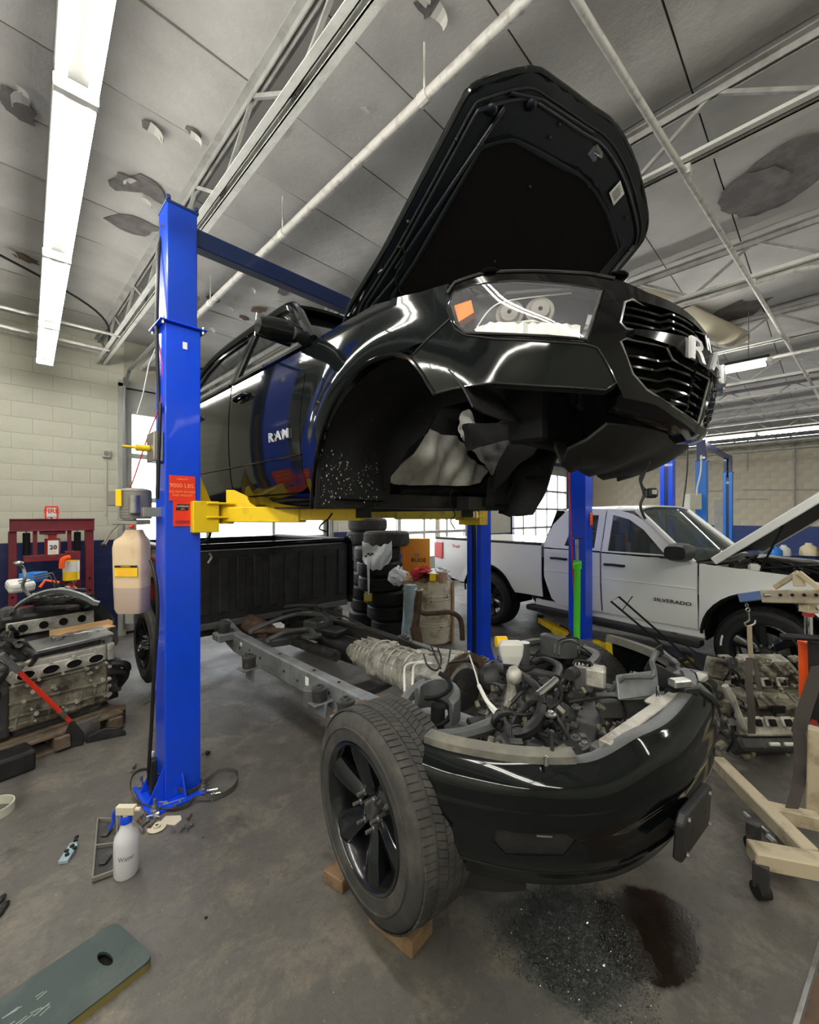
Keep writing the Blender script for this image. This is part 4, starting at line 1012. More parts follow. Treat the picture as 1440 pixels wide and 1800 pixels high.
# --- inner wheel housing: black liner, inner plate, splash flap
def liner(sg):
    prof = [(1.86, 1.80), (1.845, 1.95), (1.80, 2.12), (1.70, 2.26), (1.55, 2.36), (1.36, 2.405), (1.18, 2.39), (1.04, 2.32), (.94, 2.22), (.88, 2.12)]
    pr = smooth_pts([V((0, a, b)) for a, b in prof], 4)
    xo, xi = XC - sg * .985, XC - sg * .56
    R = [[V((xo + (xi - xo) * t, p.y + .015 * math.sin(t * 9), p.z - .01 * math.sin(t * 7 + p.y * 5))) for t in (0, .2, .4, .6, .8, 1)] for p in pr]
    li = MB().loft(R, closed=False, caps=False).build('wheel_liner', M['liner'], CAB, smooth=50, solid=.006)
    inn = [(1.86, 1.86), (1.80, 1.96), (1.72, 2.02), (1.62, 2.12), (1.50, 2.18), (1.44, 2.26), (1.40, 2.30), (1.20, 2.30), (1.0, 2.25), (.9, 2.3), (1.04, 2.34), (1.2, 2.41), (1.36, 2.42), (1.56, 2.37), (1.71, 2.27), (1.8, 2.13)]
    MB().prism(inn, (xi, 0, 0), (0, 1, 0), (0, 0, 1), .012).build('inner_panel', M['liner'], CAB)
    fl_ = MB().grid(lambda a, b: V((XC - sg * (1.0 - .50 * a), 1.845 - .02 * math.sin(a * 3) - .03 * (b - .5), 1.79 + .03 * a * (a > .6) + b * (.42 - .20 * a))), 8, 8)
    fl_.build('splash_flap', M['liner'], CAB, smooth=50, solid=.008)
    w_ = MB()
    for k in range(5): w_.bar(V((XC - sg * (.55 + .015 * k), 1.83, 1.83 + .0 * k)), V((XC - sg * (.9), 1.83, 1.835)), .008, .006)
    w_.build('flap_bead', M['liner'], CAB)
liner(1); liner(-1)
# mud spatter
ms = MB()
for k in range(240):
    a, b = random.random(), random.random() ** .8
    p = V((XC - 1.0 + .38 * a, 1.828 - .01, 1.80 + .42 * b)); r = random.uniform(.0008, .0032); ms.box(p, (r * 2, .002, r * random.uniform(1, 4)))
ms.build('mud_spatter', M['alu'], CAB, kind='stuff')
# --- firewall with foil and heat shield
FWY = 2.02
def fwp(px, py, Y=FWY): return at(px, py, Y=Y)
fw_ = MB().b2((XC - .80, FWY + .06, 1.86), (XC + .80, FWY + .12, 2.70)).build('firewall', M['liner'], CAB, bevel=.01)
def pxpanel(name, pts, m, Y, dep, fn, parent=CAB, st=.03, label=None, thick=.006):
    P = [(fwp(px, py, Y).x, fwp(px, py, Y).z) for px, py in pts]
    o = panel(P, lambda x, z: V((x, Y + fn(x, z), z)), st).build(name, M[m], parent, smooth=80, label=label)
    md = o.modifiers.new('so', 'SOLIDIFY'); md.thickness = thick; return o
hs_pts = [(668, 832), (676, 826), (700, 818), (715, 800), (727, 768), (740, 757), (765, 763), (800, 768), (815, 780), (830, 806), (862, 824), (845, 848), (820, 854), (760, 853), (720, 853), (690, 850), (672, 846)]
pxpanel('heat_shield', hs_pts, 'heat', 1.98, .1, lambda x, z: -.10 * math.exp(-((x - 2.05) / .22) ** 2) * sstep(1.9, 2.15, z) + .02 * math.sin(x * 14 + z * 9) + .012 * math.sin(x * 31 - z * 22), label='dull grey stamped heat shield', st=.022)
pxpanel('foil_insulation', [(800, 770), (806, 725), (812, 722), (830, 736), (833, 780), (845, 786), (890, 770), (895, 800), (884, 820), (862, 836), (838, 812), (815, 778)], 'foil', 2.0, .1, lambda x, z: .018 * math.sin(x * 26 + z * 15) + .01 * math.sin(z * 61) - .04, label='crinkled silver foil insulation', st=.018)
pxpanel('foil_insulation', [(884, 712), (900, 714), (925, 722), (918, 740), (892, 742), (884, 728)], 'foil', 1.8, .1, lambda x, z: .02 * math.sin(x * 30))
# dark tunnel shapes & cross members
tn = MB()
for k in range(3):
    tn.tube([fwp(700 + k * 60, 862, 2.05), fwp(760 + k * 60, 860, 2.06), fwp(840 + k * 22, 856 - 8 * k, 2.04), fwp(895, 820 - 30 * k, 2.02)], .03, 8, smooth=3)
tn.build('tunnel_flange', M['liner'], CAB, smooth=True)
MB().b2((XC - .86, 2.05, 1.80), (XC + .86, 2.26, 1.90)).b2((XC - .9, 2.2, 1.84), (XC + .9, 4.1, 1.90)).build('floor_pan', M['plastic'], CAB, bevel=.01)
for s in (-1, 1):
    MB().b2((XC + s * .78, 2.0, 1.79), (XC + s * .90, 4.05, 1.87)).build('sill_rail', M['plastic'], CAB, bevel=.01)
    MB().b2((XC + s * .40, 2.05, 1.80), (XC + s * .50, 4.0, 1.86)).build('floor_rail', M['plastic'], CAB, bevel=.01)
u = MB(); u.prism([(-.11, 0), (.11, 0), (.11, .10), (-.11, .10)], (fwp(818, 905, 2.0).x, 2.0, 1.79), (1, 0, 0), (0, 0, 1), .12)
u.lathe([(.03, 0), (.05, 0), (.05, .01), (.03, .01)], (fwp(812, 873, 2.03).x, 2.035, 1.865), (0, 1, 0), 16)
u.build('body_mount_bracket', M['plastic'], CAB, bevel=.006)
# far side wheel-well rear: dark pillar, drain flap
fr_px = [(1002, 770), (985, 800), (960, 852), (938, 905), (915, 908), (882, 903), (880, 868), (893, 842), (905, 800), (920, 772)]
P = [(at(a, b, X=3.02).y, at(a, b, X=3.02).z) for a, b in fr_px]
o = panel(P, lambda y, z: V((3.02 + .03 * math.sin(y * 13) + .02 * math.sin(z * 17), y, z)), .035).build('rear_liner', M['liner'], CAB, smooth=60, solid=.02, label='mottled far-side wheel liner')
k_ = MB().tube([at(900, 790, X=2.98), at(905, 840, X=2.98), at(890, 880, X=2.96)], .02, 8, smooth=3).tube([at(925, 840, X=3.0), at(955, 842, X=3.0)], .014, 8); k_.build('liner_rib', M['liner'], CAB, smooth=True)
# engine bay odds seen from below: brackets, wiring, hoses
for (a, b, y, w_, h_, dd) in [(880, 694, 1.1, .16, .06, .1), (930, 700, 1.05, .22, .05, .2), (985, 710, .95, .18, .08, .2), (845, 694, 1.3, .12, .05, .1), (950, 722, 1.2, .16, .03, .15), (1010, 726, 1.0, .22, .05, .15)]:
    MB().box(at(a, b, Y=y), (w_, dd, h_), rz=random.uniform(-.3, .3)).build('inner_bracket', M['plastic'], CAB, bevel=.012)
br = [(832, 742), (872, 745), (905, 728), (935, 760), (905, 770), (862, 780), (838, 790)]
pxpanel('steering_shaft_cover', br, 'plastic', 1.72, .1, lambda x, z: .04 * math.sin(x * 9 + z * 5), thick=.05)
hh = MB()
for pts in ([(840, 700), (900, 716), (960, 742), (1010, 760)], [(880, 742), (925, 748), (965, 744), (1000, 748)], [(990, 742), (1010, 738), (1040, 746)], [(860, 690), (870, 712), (905, 722)], [(925, 735), (940, 748), (930, 762)]):
    hh.tube([at(a, b, Y=1.25) for a, b in pts], .008, 6, smooth=4)
hh.build('wiring', M['cable'], CAB, smooth=True)
cc = MB()
for (a, b) in [(975, 742), (1000, 745), (962, 748), (985, 750)]: cc.box(at(a, b, Y=1.2), (.035, .02, .014), rz=.5)
cc.build('wiring_clip', M['chrome'], CAB, bevel=.003)
cc = MB().tube([at(a, b, Y=1.9) for a, b in ((860, 696), (905, 702), (940, 740))], .02, 8, smooth=3); cc.build('bracket_arm', M['liner'], CAB, smooth=True)
# hanging fog lamp connectors
hc = MB().tube([at(1142, 812, d=1.95), at(1138, 820, d=1.95), at(1126, 840, d=1.95), at(1131, 862, d=1.95), at(1132, 872, d=1.95), at(1126, 888, d=1.95), at(1131, 905, d=1.95), at(1135, 912, d=1.95)], .006, 6, smooth=5)
hc.tube([at(1141, 814, d=1.96), at(1132, 836, d=1.96), at(1128, 850, d=1.96), at(1136, 862, d=1.96)], .004, 6, smooth=4)
w_ = hc.build('hanging_wire', M['cable'], CAB, smooth=True)
MB().box(at(1145, 867, d=1.95), (.055, .045, .045), rz=.5).build('plug', M['plastic'], w_, bevel=.008); MB().box(at(1150, 865, d=1.92), (.02, .02, .02), rz=.5).build('plug_pin', M['steel'], w_)
for q, pts in enumerate(([(584, 902), (577, 912), (565, 922), (562, 930), (574, 934)], [(790, 880), (800, 905), (792, 915), (800, 930)], [(795, 860), (790, 878), (792, 890)])):
    MB().tube([at(a, b, Y=2.0) for a, b in pts], .005, 6, smooth=4).build('hanging_wire', M['cable'], CAB, smooth=True)

# --- doors
def door(name, lowp, upp, hole, ho, label=None):
    d = panel(shrink(yz(lowp), .003), lambda s, z: BM(s, z), .045).build(name, M['black_paint'], CAB, smooth=60); sol(d, .02)
    dm = panel(mir(shrink(yz(lowp), .003)), lambda s, z: BM(s, z), .08).build(name, M['black_paint'], CAB, smooth=60); sol(dm, .02)
    for sg, dd in ((1, d), (-1, dm)):
        f = (lambda P: P) if sg > 0 else mir
        o = panel(f(shrink(yz(upp), .002)), lambda s, z: BM(s, z), .05, [f(yz(hole))]).build('window_frame', M['black_paint2'], dd, smooth=60); sol(o, .02)
        o = panel(f(yz(hole)), lambda s, z: BM(s, z, -.012), .08).build('window_glass', M['tint'], dd, smooth=60); sol(o, .004)
        # handle
        y0, z0 = ho; c = BM((sY(y0)) * sg, z0, .0); x = -1 if sg > 0 else 1
        h = MB(); h.tube([c + V((0, -.10, 0)), c + V((x * .028, -.085, .002)), c + V((x * .034, 0, .004)), c + V((x * .028, .085, 0)), c + V((0, .10, -.002))], .013, 10, smooth=4)
        hd_ = h.build('door_handle', M['black_paint2'], dd, smooth=True)
        MB().ell(c + V((x * .003, 0, -.005)), (.012, .085, .032), 16, 8).build('handle_cup', M['black_paint'], dd, smooth=True)
        # chrome-ish belt strip
        yy = [p[0] for p in lowp]; 
        MB().tube([BM(sY(y) * sg, 2.652, .004) for y in [min(yy) + .02 + (max(yy) - min(yy) - .03) * k / 6 for k in range(7)]], .009, 6).build('belt_strip', M['steel'] if False else M['black_paint2'], dd, smooth=True)
seamF = seamY[:-1]
D1 = seamF + [(2.05, 1.875), (2.90, 1.875), (2.93, 1.92), (2.93, 2.3), (2.93, 2.648)]
D1 = [(1.90, 2.648)] + [p for p in seamF[1:]] + D1[len(seamF):]
door('front_door', D1, [(1.93, 2.662), (2.93, 2.662), (2.93, 3.10), (2.50, 3.09), (2.35, 3.05), (2.15, 2.87)], [(2.08, 2.69), (2.87, 2.69), (2.87, 3.04), (2.50, 3.03), (2.38, 2.99), (2.20, 2.84)], (2.72, 2.52))
D2 = [(2.94, 2.648), (2.94, 1.875), (3.42, 1.875), (3.52, 1.93), (3.60, 2.1), (3.80, 2.25), (3.84, 2.4), (3.84, 2.648)]
D2 = [(2.94, 2.648), (2.94, 1.875), (3.80, 1.875), (3.84, 1.92), (3.84, 2.648)]
door('rear_door', D2, [(2.94, 2.662), (3.98, 2.662), (3.93, 2.85), (3.80, 3.0), (3.55, 3.09), (2.94, 3.10)], [(3.0, 2.69), (3.88, 2.69), (3.84, 2.82), (3.72, 2.95), (3.5, 3.03), (3.0, 3.04)], (3.62, 2.52))
bk = panel(yz([(3.85, 1.86), (4.15, 1.86), (4.15, 2.66), (4.10, 2.86), (3.98, 3.04), (3.9, 3.0), (3.99, 2.83), (4.02, 2.66), (3.85, 2.66)]), BM, .05).build('corner_panel', M['black_paint'], CAB, smooth=60); sol(bk, .02)
bk = panel(mir(yz([(3.85, 1.86), (4.15, 1.86), (4.15, 2.66), (4.10, 2.86), (3.98, 3.04), (3.9, 3.0), (3.99, 2.83), (4.02, 2.66), (3.85, 2.66)])), BM, .07).build('corner_panel', M['black_paint'], CAB, smooth=60); sol(bk, .02)
# body side crease line + sill
for sg in (1, -1):
    sl = MB(); R = []
    for k in range(13):
        y = 1.93 + (4.13 - 1.93) * k / 12; s = sY(y) * sg
        a = BM(s, 1.868); R.append([a, BM(s, 1.835, -.004), BM(s, 1.80, -.03), BM(s, 1.80, -.12), BM(s, 1.868, -.12)])
    sl.loft(R).build('sill', M['black_paint2'], CAB, smooth=50)
    MB().tube([BM(sY(1.99 + k * .12) * sg, 2.075, .002) for k in range(17)], .005, 6).build('side_crease', M['black_paint2'], CAB, smooth=True)
# door badge
for sg in (1, -1):
    ss = sY(UVy(0)) if 'UVy' in globals() else UV(491, 767)[0]; zz = UV(491, 767)[1]
    for i, ch in enumerate('RAM'):
        c0 = (.085 - .085 * i)
        text_mb(ch, .075, .008, (lambda x, y, h, c0=c0: BM(ss + c0 - x, zz + y, .004 + h)) if sg > 0 else (lambda x, y, h, c0=c0: BM(-(ss - c0 + x) , zz + y, .004 + h)), sx=1.25, bold=.001).build('door_badge', M['badge'], CAB)
# --- roof, windshield, pillars, rear
def hw(y, z): return 1.01 - .024 - max(0, z - 2.655) * .40
RF = MB().grid(lambda a, b: V((XC + (a * 2 - 1) * (.81 - .02 * abs(b - .4)), 2.40 + b * 1.62, 3.095 + .055 * (1 - (a * 2 - 1) ** 4) - .05 * (b * 1.0 - .35) ** 2)), 14, 12)
RF.build('roof', M['black_paint'], CAB, smooth=60, solid=.02)
def ws(a, b):
    w_ = (.93 * (1 - b) + .80 * b); x = (a * 2 - 1)
    return V((XC + x * w_, 1.86 + .60 * b + .14 * x * x * (1 - b * .4), 2.70 + .42 * b - .02 * x * x * b + .02 * math.sin(b * 3)))
MB().grid(ws, 14, 8).build('windshield', M['tint'], CAB, smooth=60, solid=.006)
for sg in (-1, 1):
    pts = [V((XC + sg * .985, 1.90, 2.66)), V((XC + sg * .93, 2.08, 2.82)), V((XC + sg * .855, 2.28, 2.99)), V((XC + sg * .815, 2.46, 3.085)), V((XC + sg * .805, 2.9, 3.105)), V((XC + sg * .805, 3.5, 3.10)), V((XC + sg * .83, 3.85, 3.03)), V((XC + sg * .88, 4.02, 2.88)), V((XC + sg * .97, 4.10, 2.66))]
    MB().tube(pts, .030, 8, smooth=4).build('roof_rail', M['black_paint'], CAB, smooth=True)
MB().grid(lambda a, b: V((XC + (a * 2 - 1) * (.97 - .14 * sstep(2.6, 3.1, 1.86 + b * 1.24)), 4.15 - .14 * sstep(2.6, 3.1, 1.86 + b * 1.24), 1.86 + b * 1.22)), 8, 12).build('rear_panel', M['black_paint'], CAB, smooth=60, solid=.02)
MB().grid(lambda a, b: V((XC + (a * 2 - 1) * .72, 4.155 - .10 * b, 2.68 + b * .30)), 4, 3).build('rear_window', M['tint'], CAB, solid=.006)
# cowl
MB().grid(lambda a, b: V((XC + (a * 2 - 1) * .93, 1.70 + b * .26 + .10 * (a * 2 - 1) ** 2, 2.67 + .03 * b)), 12, 3).build('cowl', M['plastic'], CAB, smooth=60, solid=.02)
# fender shoulders closing the top between fender edge and engine bay
for sg in (1, -1):
    fs_ = MB().grid(lambda a, b: (lambda s: BM(s * sg, 2.60 + .012 * 0, -.0) * (1 - b) + V((XC - sg * (.80), BM(s * sg, 2.6).y, 2.615)) * b)(sY(.95 + a * .95)), 10, 3)
    fs_.build('fender_shoulder', M['black_paint'], CAB, smooth=60, solid=.01)
# mirror near side and far side
for sg in (1, -1):
    X = lambda d: XC - sg * d
    b0 = BM(sY(2.02) * sg, 2.74)
    a_ = MB().tube([V((X(.95), 2.02, 2.70)), V((X(1.0), 2.01, 2.71)), V((X(1.05), 2.0, 2.71))], [.040, .032, .035], 10, smooth=3)
    mm_ = a_.build('mirror_arm', M['plastic'], CAB, smooth=True)
    R = []
    for k in range(9):
        t = k / 8; w_ = .07 + .06 * math.sin(math.pi * min(1, t * 1.0) ** .8); c = V((X(1.0 + .22 * t), 2.03 + .02 * t, 2.725 - .015 * t)); hz = .062 * (math.sin(math.pi * (.12 + .76 * t)) ** .4)
        R.append([c + V((0, .045 * math.cos(q) * (1.1 if math.cos(q) < 0 else .7), hz * math.sin(q))) for q in [2 * math.pi * j / 14 for j in range(14)]])
    MB().loft(R).build('mirror_cap', M['black_paint'], mm_, smooth=50)
    MB().prism([(-.10, -.06), (.10, -.065), (.11, .05), (-.09, .06)], V((X(1.12), 2.075, 2.73)), (1, 0, 0), (0, 0, 1), -.006).build('mirror_glass', M['chrome'], mm_)
# dark interior blocks behind the tinted glass: seats
for sx in (-.38, .38):
    for y in (2.75, 3.6):
        c = MB().box((XC + sx, y, 2.35), (.5, .5, .18)); c.box((XC + sx, y + .25, 2.62), (.48, .14, .62)); c.box((XC + sx, y + .27, 2.98), (.24, .1, .14))
        c.build('seat', M['matte'], CAB, bevel=.04, seg=2)
# --- bonnet
HZ0, HY0, HT = 2.80, 1.80, .84
def HPM(x, y, off=0):
    """bonnet surface: x across, y world depth; off pushes to the underside"""
    cr = .030 * (1 - ((x - 2.2) / .9) ** 2); z = HZ0 + HT * (HY0 - y) + cr
    n = V((0, -HT, -1)).normalized(); return V((x, y, z)) + n * off
def HP(px, py):
    k = (px - CX) / F; e = (HY - py) / F; rr_, dd = k, 1.0
    dx, dy, dz = S2 * (k + 1), S2 * (1 - k), e
    t = (HZ0 + HT * HY0 - CH) / (dz + HT * dy); return (dx * t, dy * t)
hood_px = [(612, 545), (640, 493), (700, 380), (760, 265), (822, 147), (835, 138), (885, 118), (940, 110), (990, 150), (1040, 187), (1075, 208), (1088, 225), (1118, 290), (1140, 372)]
near = [HP(*p) for p in hood_px]
hx0 = 2.2
print('HOOD', [(round(a, 2), round(b, 2)) for a, b in near])
HOOD = [(1.335, 1.86), (1.345, 1.5), (1.35, 1.15), (1.352, 1.03), (1.40, .975), (1.575, .868), (1.72, .835), (2.0, .79), (2.22, .755), (2.54, .758), (2.90, .805), (3.04, .86), (3.07, .94), (3.07, 1.15), (3.07, 1.5), (3.06, 1.86), (2.6, 1.92), (2.2, 1.95), (1.7, 1.92)]
hd = panel(HOOD, lambda x, y: HPM(x, y, -.012), .07).build('bonnet', M['black_paint'], CAB, smooth=60, label='raised black bonnet seen from below'); hd.modifiers.new('so', 'SOLIDIFY').thickness = .008
inner = panel(shrink(HOOD, .012), lambda x, y: HPM(x, y, .012), .06, [shrink(HOOD, .19)]).build('bonnet_frame', M['hoodin'], hd, smooth=60); m_ = inner.modifiers.new('so', 'SOLIDIFY'); m_.thickness = .02; m_.offset = 0
def hring(d, off, r, m, name):
    P = shrink(HOOD, d); MB().tube(smooth_pts([HPM(x, y, off) for x, y in P], 3, True), r, 8, closed=True).build(name, M[m], hd, smooth=True)
hring(.010, .006, .014, 'black_paint', 'bonnet_hem'); hring(.075, .026, .010, 'hoodin', 'pressed_bead'); hring(.185, .024, .014, 'hoodin', 'pad_edge'); hring(.05, .024, .006, 'rubber_dk', 'bonnet_seal')
padp = shrink(HOOD, .17)
pd = panel(padp, lambda x, y: HPM(x, y, .020 + .004 * math.sin(x * 9) * math.sin(y * 8)), .05).build('insulation_pad', M['hoodpad'], hd, smooth=80); pd.modifiers.new('so', 'SOLIDIFY').thickness = .012
ribs = MB()
for (a, b) in [((880, 190), (785, 330)), ((785, 330), (690, 470)), ((700, 475), (645, 540)), ((890, 165), (945, 180)), ((945, 180), (1035, 240))]:
    p, q = HPM(*HP(*a), .03), HPM(*HP(*b), .03); ribs.tube([p, (p + q) / 2, q], .009, 8)
ribs.build('stiffener', M['hoodin'], hd, smooth=True)
MB().b2((0, 0, 0), (0, 0, 0))
def hood_bit(px, py, sx, sy, m, name, off=.04, rot=0, **k):
    x, y = HP(px, py); c = HPM(x, y, off); n = V((0, -HT, -1)).normalized(); u = V((1, 0, 0)); v = n.cross(u).normalized()
    u2 = u * math.cos(rot) + v * math.sin(rot); v2 = v * math.cos(rot) - u * math.sin(rot)
    return MB().prism([(-sx, -sy), (sx, -sy), (sx, sy), (-sx, sy)], c, u2, v2, .008).build(name, M[m], hd, **k)
for (px, py) in ((857, 192), (926, 187)):
    x, y = HP(px, py); MB().ell(HPM(x, y, .03), (.028, .028, .02)).build('bump_stop', M['hoodin'], hd, smooth=True)
n = V((0, -HT, -1)).normalized(); sa, sb2 = HPM(*HP(1071, 326), .034), HPM(*HP(1083, 360), .034); v = (sa - sb2).normalized(); u = v.cross(n)
sc0 = (sa + sb2) / 2; s_ = MB().prism([(-.036, -.05), (.036, -.05), (.036, .05), (-.036, .05)], sc0, u, v, .003).build('sticker', M['white'], hd, label='white printed sticker'); n = u.cross(v)
t = MB()
for k in range(6): t.prism([(-.026, 0), (.026 - .01 * (k % 2), 0), (.026 - .01 * (k % 2), .003), (-.026, .003)], sc0 + n * .004 + v * (.03 - k * .011), u, v, .001)
t.build('print_lines', M['ink'], s_)
x, y = HP(1040, 276); c = HPM(x, y, .03); t = MB().box(c, (.07, .05, .025)); t.tube([c + V((-.02, 0, -.01)), c + V((0, -.03, -.04)), c + V((.025, 0, -.01))], .006, 6, smooth=3); t.build('latch_striker', M['steel'], hd, bevel=.004)
for (px, py) in ((795, 243), (712, 386), (864, 463), (925, 333), (1028, 333), (1096, 385), (1100, 440), (977, 225), (960, 248)):
    x, y = HP(px, py); MB().ell(HPM(x, y, .032), (.008, .008, .008), 8, 6).build('clip', M['plastic'], hd, smooth=True)
# washer hose under bonnet, struts
MB().tube([HPM(*HP(*p), .04) for p in ((690, 430), (702, 432), (703, 455), (690, 480), (692, 500), (700, 515))], .005, 6, smooth=4).build('washer_hose', M['hose'], hd, smooth=True)
MB().tube([at(612, 556, d=2.2), at(640, 500, d=2.15), HPM(*HP(668, 470), .03)], .006, 8).build('gas_strut', M['steel'], hd, smooth=True)
MB().tube([at(672, 490, d=2.5), at(690, 530, d=2.4)], .006, 8).build('hinge_link', M['steel'], hd, smooth=True)
for sx in (1.42, 2.98):
    MB().bar((sx, 1.72, 2.66), (sx, 1.86, 2.80), .02, .05).build('bonnet_hinge', M['plastic'], CAB, bevel=.004)
# rubber bonnet bumpers on the front rail
for (px, py) in ((1085, 480), (862, 474)):
    p = at(px, py + 2, d=1.55); MB().ell(p - V((0, 0, .012)), (.045, .04, .014)).build('front_bumper_pad', M['black_paint2'], CAB, smooth=True)
# closing panel between bonnet rail and engine bay
MB().grid(lambda a, b: (lambda s: BM(s, 2.56, -.01) * (1 - b) + V((XC - (plan(s)[0] * .86) * (1 if s > 0 else -1), plan(s)[1] + .22, 2.57)) * b)((a * 2 - 1) * 1.05 + 1e-5), 24, 2).build('upper_cover', M['plastic'], CAB, smooth=60, solid=.01)
# ================================================================= rolling chassis of the same truck
XF = 2.13
CHS = thing('pickup_chassis', 'bare truck chassis on its wheels with black bumper, gearbox and cargo bed', 'truck chassis', (XF, 2.5, 0))
P2 = smooth_pts([(-.3, .375, 0), (0, .36, 0), (.3, .375, 0), (.55, .45, 0), (.75, .575, 0), (.9, .745, 0), (1.0, .94, 0), (1.03, 1.04, 0), (1.04, 1.1, 0)], 10)
P2 = [p for p in P2 if p.x >= -1e-6 and not (p.x < .3 and p.y > .9)]
PL2 = [(0.0, P2[0].x, P2[0].y)]
for a, b in zip(P2[:-1], P2[1:]): PL2.append((PL2[-1][0] + (b - a).length, b.x, b.y))
def plan2(s):
    s = max(0, min(abs(s), PL2[-1][0] - 1e-6))
    for i in range(len(PL2) - 1):
        if PL2[i + 1][0] >= s: break
    t = (s - PL2[i][0]) / (PL2[i + 1][0] - PL2[i][0]); return PL2[i][1] + t * (PL2[i + 1][1] - PL2[i][1]), PL2[i][2] + t * (PL2[i + 1][2] - PL2[i][2])
SM = PL2[-1][0]
def bump(s, z, off=0.0):
    """z runs 0 (bottom) to 1 (top)"""
    hx, y = plan2(s); a, b = plan2(max(abs(s) - .02, 0)), plan2(abs(s) + .02); t = V((b[0] - a[0], b[1] - a[1])); t = t.normalized() if t.length > 1e-6 else V((1, 0)); n = V((t.y, -t.x))
    if abs(s) < .03: n = V((0, -1))
    cen = 1 - sstep(.45, .75, abs(s)); top = .885 + .055 * cen; bot = .485 + .03 * (1 - sstep(.0, .7, abs(s)))
    zz = bot + (top - bot) * z
    ins = .012 + .055 * (1 - sstep(0, .35, z)) ** 1.5 + .07 * sstep(.82, 1.0, z) ** 2 - .016 * math.exp(-((z - .60) / .10) ** 2) + .020 * math.exp(-((z - .42) / .09) ** 2) * cen
    hx2, y2 = hx - n.x * (ins - off), y - n.y * (ins - off)
    return V((XF - hx2 if s >= 0 else XF + hx2, y2, zz))
fogS, fogE = .80, 1.06
fog = [(fogS + .06, .36), (fogE - .01, .33), (fogE + .03, .42), (fogE + .02, .55), (fogS + .06, .57), (fogS + .02, .50)]
lowc = [(.36, .12), (.62, .14), (.66, .22), (.60, .34), (.40, .36), (.33, .26)]
shell = [(-SM, .06), (-SM, 1.0), (SM, 1.0), (SM, .06), (SM - .12, 0), (0, 0), (-SM + .12, 0)]
def bz(P): return [(s, z) for s, z in P]
bm_ = panel([(s, z * .33) for s, z in shell], lambda s, z: bump(s if abs(s) > 1e-6 else 1e-6, z / .33), .022, [[(s, z * .33) for s, z in h] for h in (fog, mir(fog), lowc, mir(lowc))])
BP = bm_.build('bumper', M['black_paint'], CHS, smooth=70, label='glossy black front bumper'); m_ = BP.modifiers.new('so', 'SOLIDIFY'); m_.thickness = .012; m_.offset = 0
for h, nm in ((fog, 'fog_pocket'), (mir(fog), 'fog_pocket'), (lowc, 'air_inlet'), (mir(lowc), 'air_inlet')):
    R = [[bump(s, z, o) for s, z in h] for o in (0, -.05)]; c = sum(R[1], V((0, 0, 0))) / len(R[1]); R.append([c + (p - c) * .1 for p in R[1]])
    pk = MB().loft(R, caps=True).build(nm, M['plastic'], BP, smooth=30)
for sg in (1, -1):
    a, b = bump((fogS + .07) * sg, .47, -.01), bump((fogE - .0) * sg, .45, -.01)
    MB().bar(a, b, .012, .035).build('fog_bezel', M['plastic'], BP, bevel=.006)
    c = bump((fogE - .02) * sg, .39, -.02); n = (c - V((XF, 1.4, c.z))).normalized(); MB().lathe([(.002, .012), (.03, .006), (.034, 0), (.034, -.03)], c, n, 18).build('fog_lamp', M['tint'], BP, smooth=True)
    a, b = bump((fogS + .10) * sg, .53, .0), bump((fogS + .15) * sg, .53, .0); MB().bar(a, b, .01, .006).build('clip', M['steel'], BP)
    # soft upper lip line and lower spoiler line
    MB().tube([bump(s * sg, .18, .004) for s in [SM * k / 14 + 1e-5 for k in range(15)]], .007, 6).build('lower_crease', M['black_paint2'], BP, smooth=True)
# top ledge: painted shelf in the middle, grey plastic strips on the ends
R = []
for k in range(29):
    s = -.80 + 1.6 * k / 28 + 1e-5; a = bump(s, 1.0, -.0); c = V((XF, 1.3, a.z)); d = (c - a); d.z = 0; d.normalize()
    R.append([a, a + d * .02 + V((0, 0, .006)), a + d * .050 + V((0, 0, .000)), a + d * .060 - V((0, 0, .04))])
MB().loft(R, closed=False, caps=False).build('bumper_ledge', M['arm'], BP, smooth=50, solid=.006)
M['strip_grey'] = mat('dusty_grey_strip', (.15, .145, .125), .6, var=[((.27, .25, .2), 9, .5, .8), ((.05, .05, .05), 5, .5, .75)], bump=(40, .2))
for sg in (1, -1):
    R = []
    for k in range(17):
        s = (.78 + (SM - .80) * k / 16) * sg; a = bump(s, 1.0, .006); c = V((XF, 1.3, a.z)); d = (c - a); d.z = 0; d.normalize()
        w_ = .055
        R.append([a + V((0, 0, .0)), a + V((0, 0, .028)), a + d * w_ + V((0, 0, .034)), a + d * (w_ + .01) + V((0, 0, -.01))])
    MB().loft(R).build('step_pad', M['strip_grey'], BP, smooth=40)
    s = .80 * sg; a = bump(s, 1.0, .0); MB().prism([(-.035, 0), (.03, 0), (.02, .06), (-.02, .075)], a + V((0, .08, .02)), V((1 * sg, .7, 0)), (0, 0, 1), .012).build('end_tab', M['plastic'], BP, bevel=.003)
# valance / air dam
for sg in (1, -1):
    R = []
    for k in range(13):
        s = (SM - .02 - .42 * k / 12) * sg; a = bump(s, .08, -.03); h = .13 - .05 * (k / 12) ** 2
        R.append([a, a - V((0, 0, h)), a - V((0, -.015, h)), a + V((0, .015, 0))])
    MB().loft(R).build('air_dam', M['rubber_dk'], BP, smooth=40)
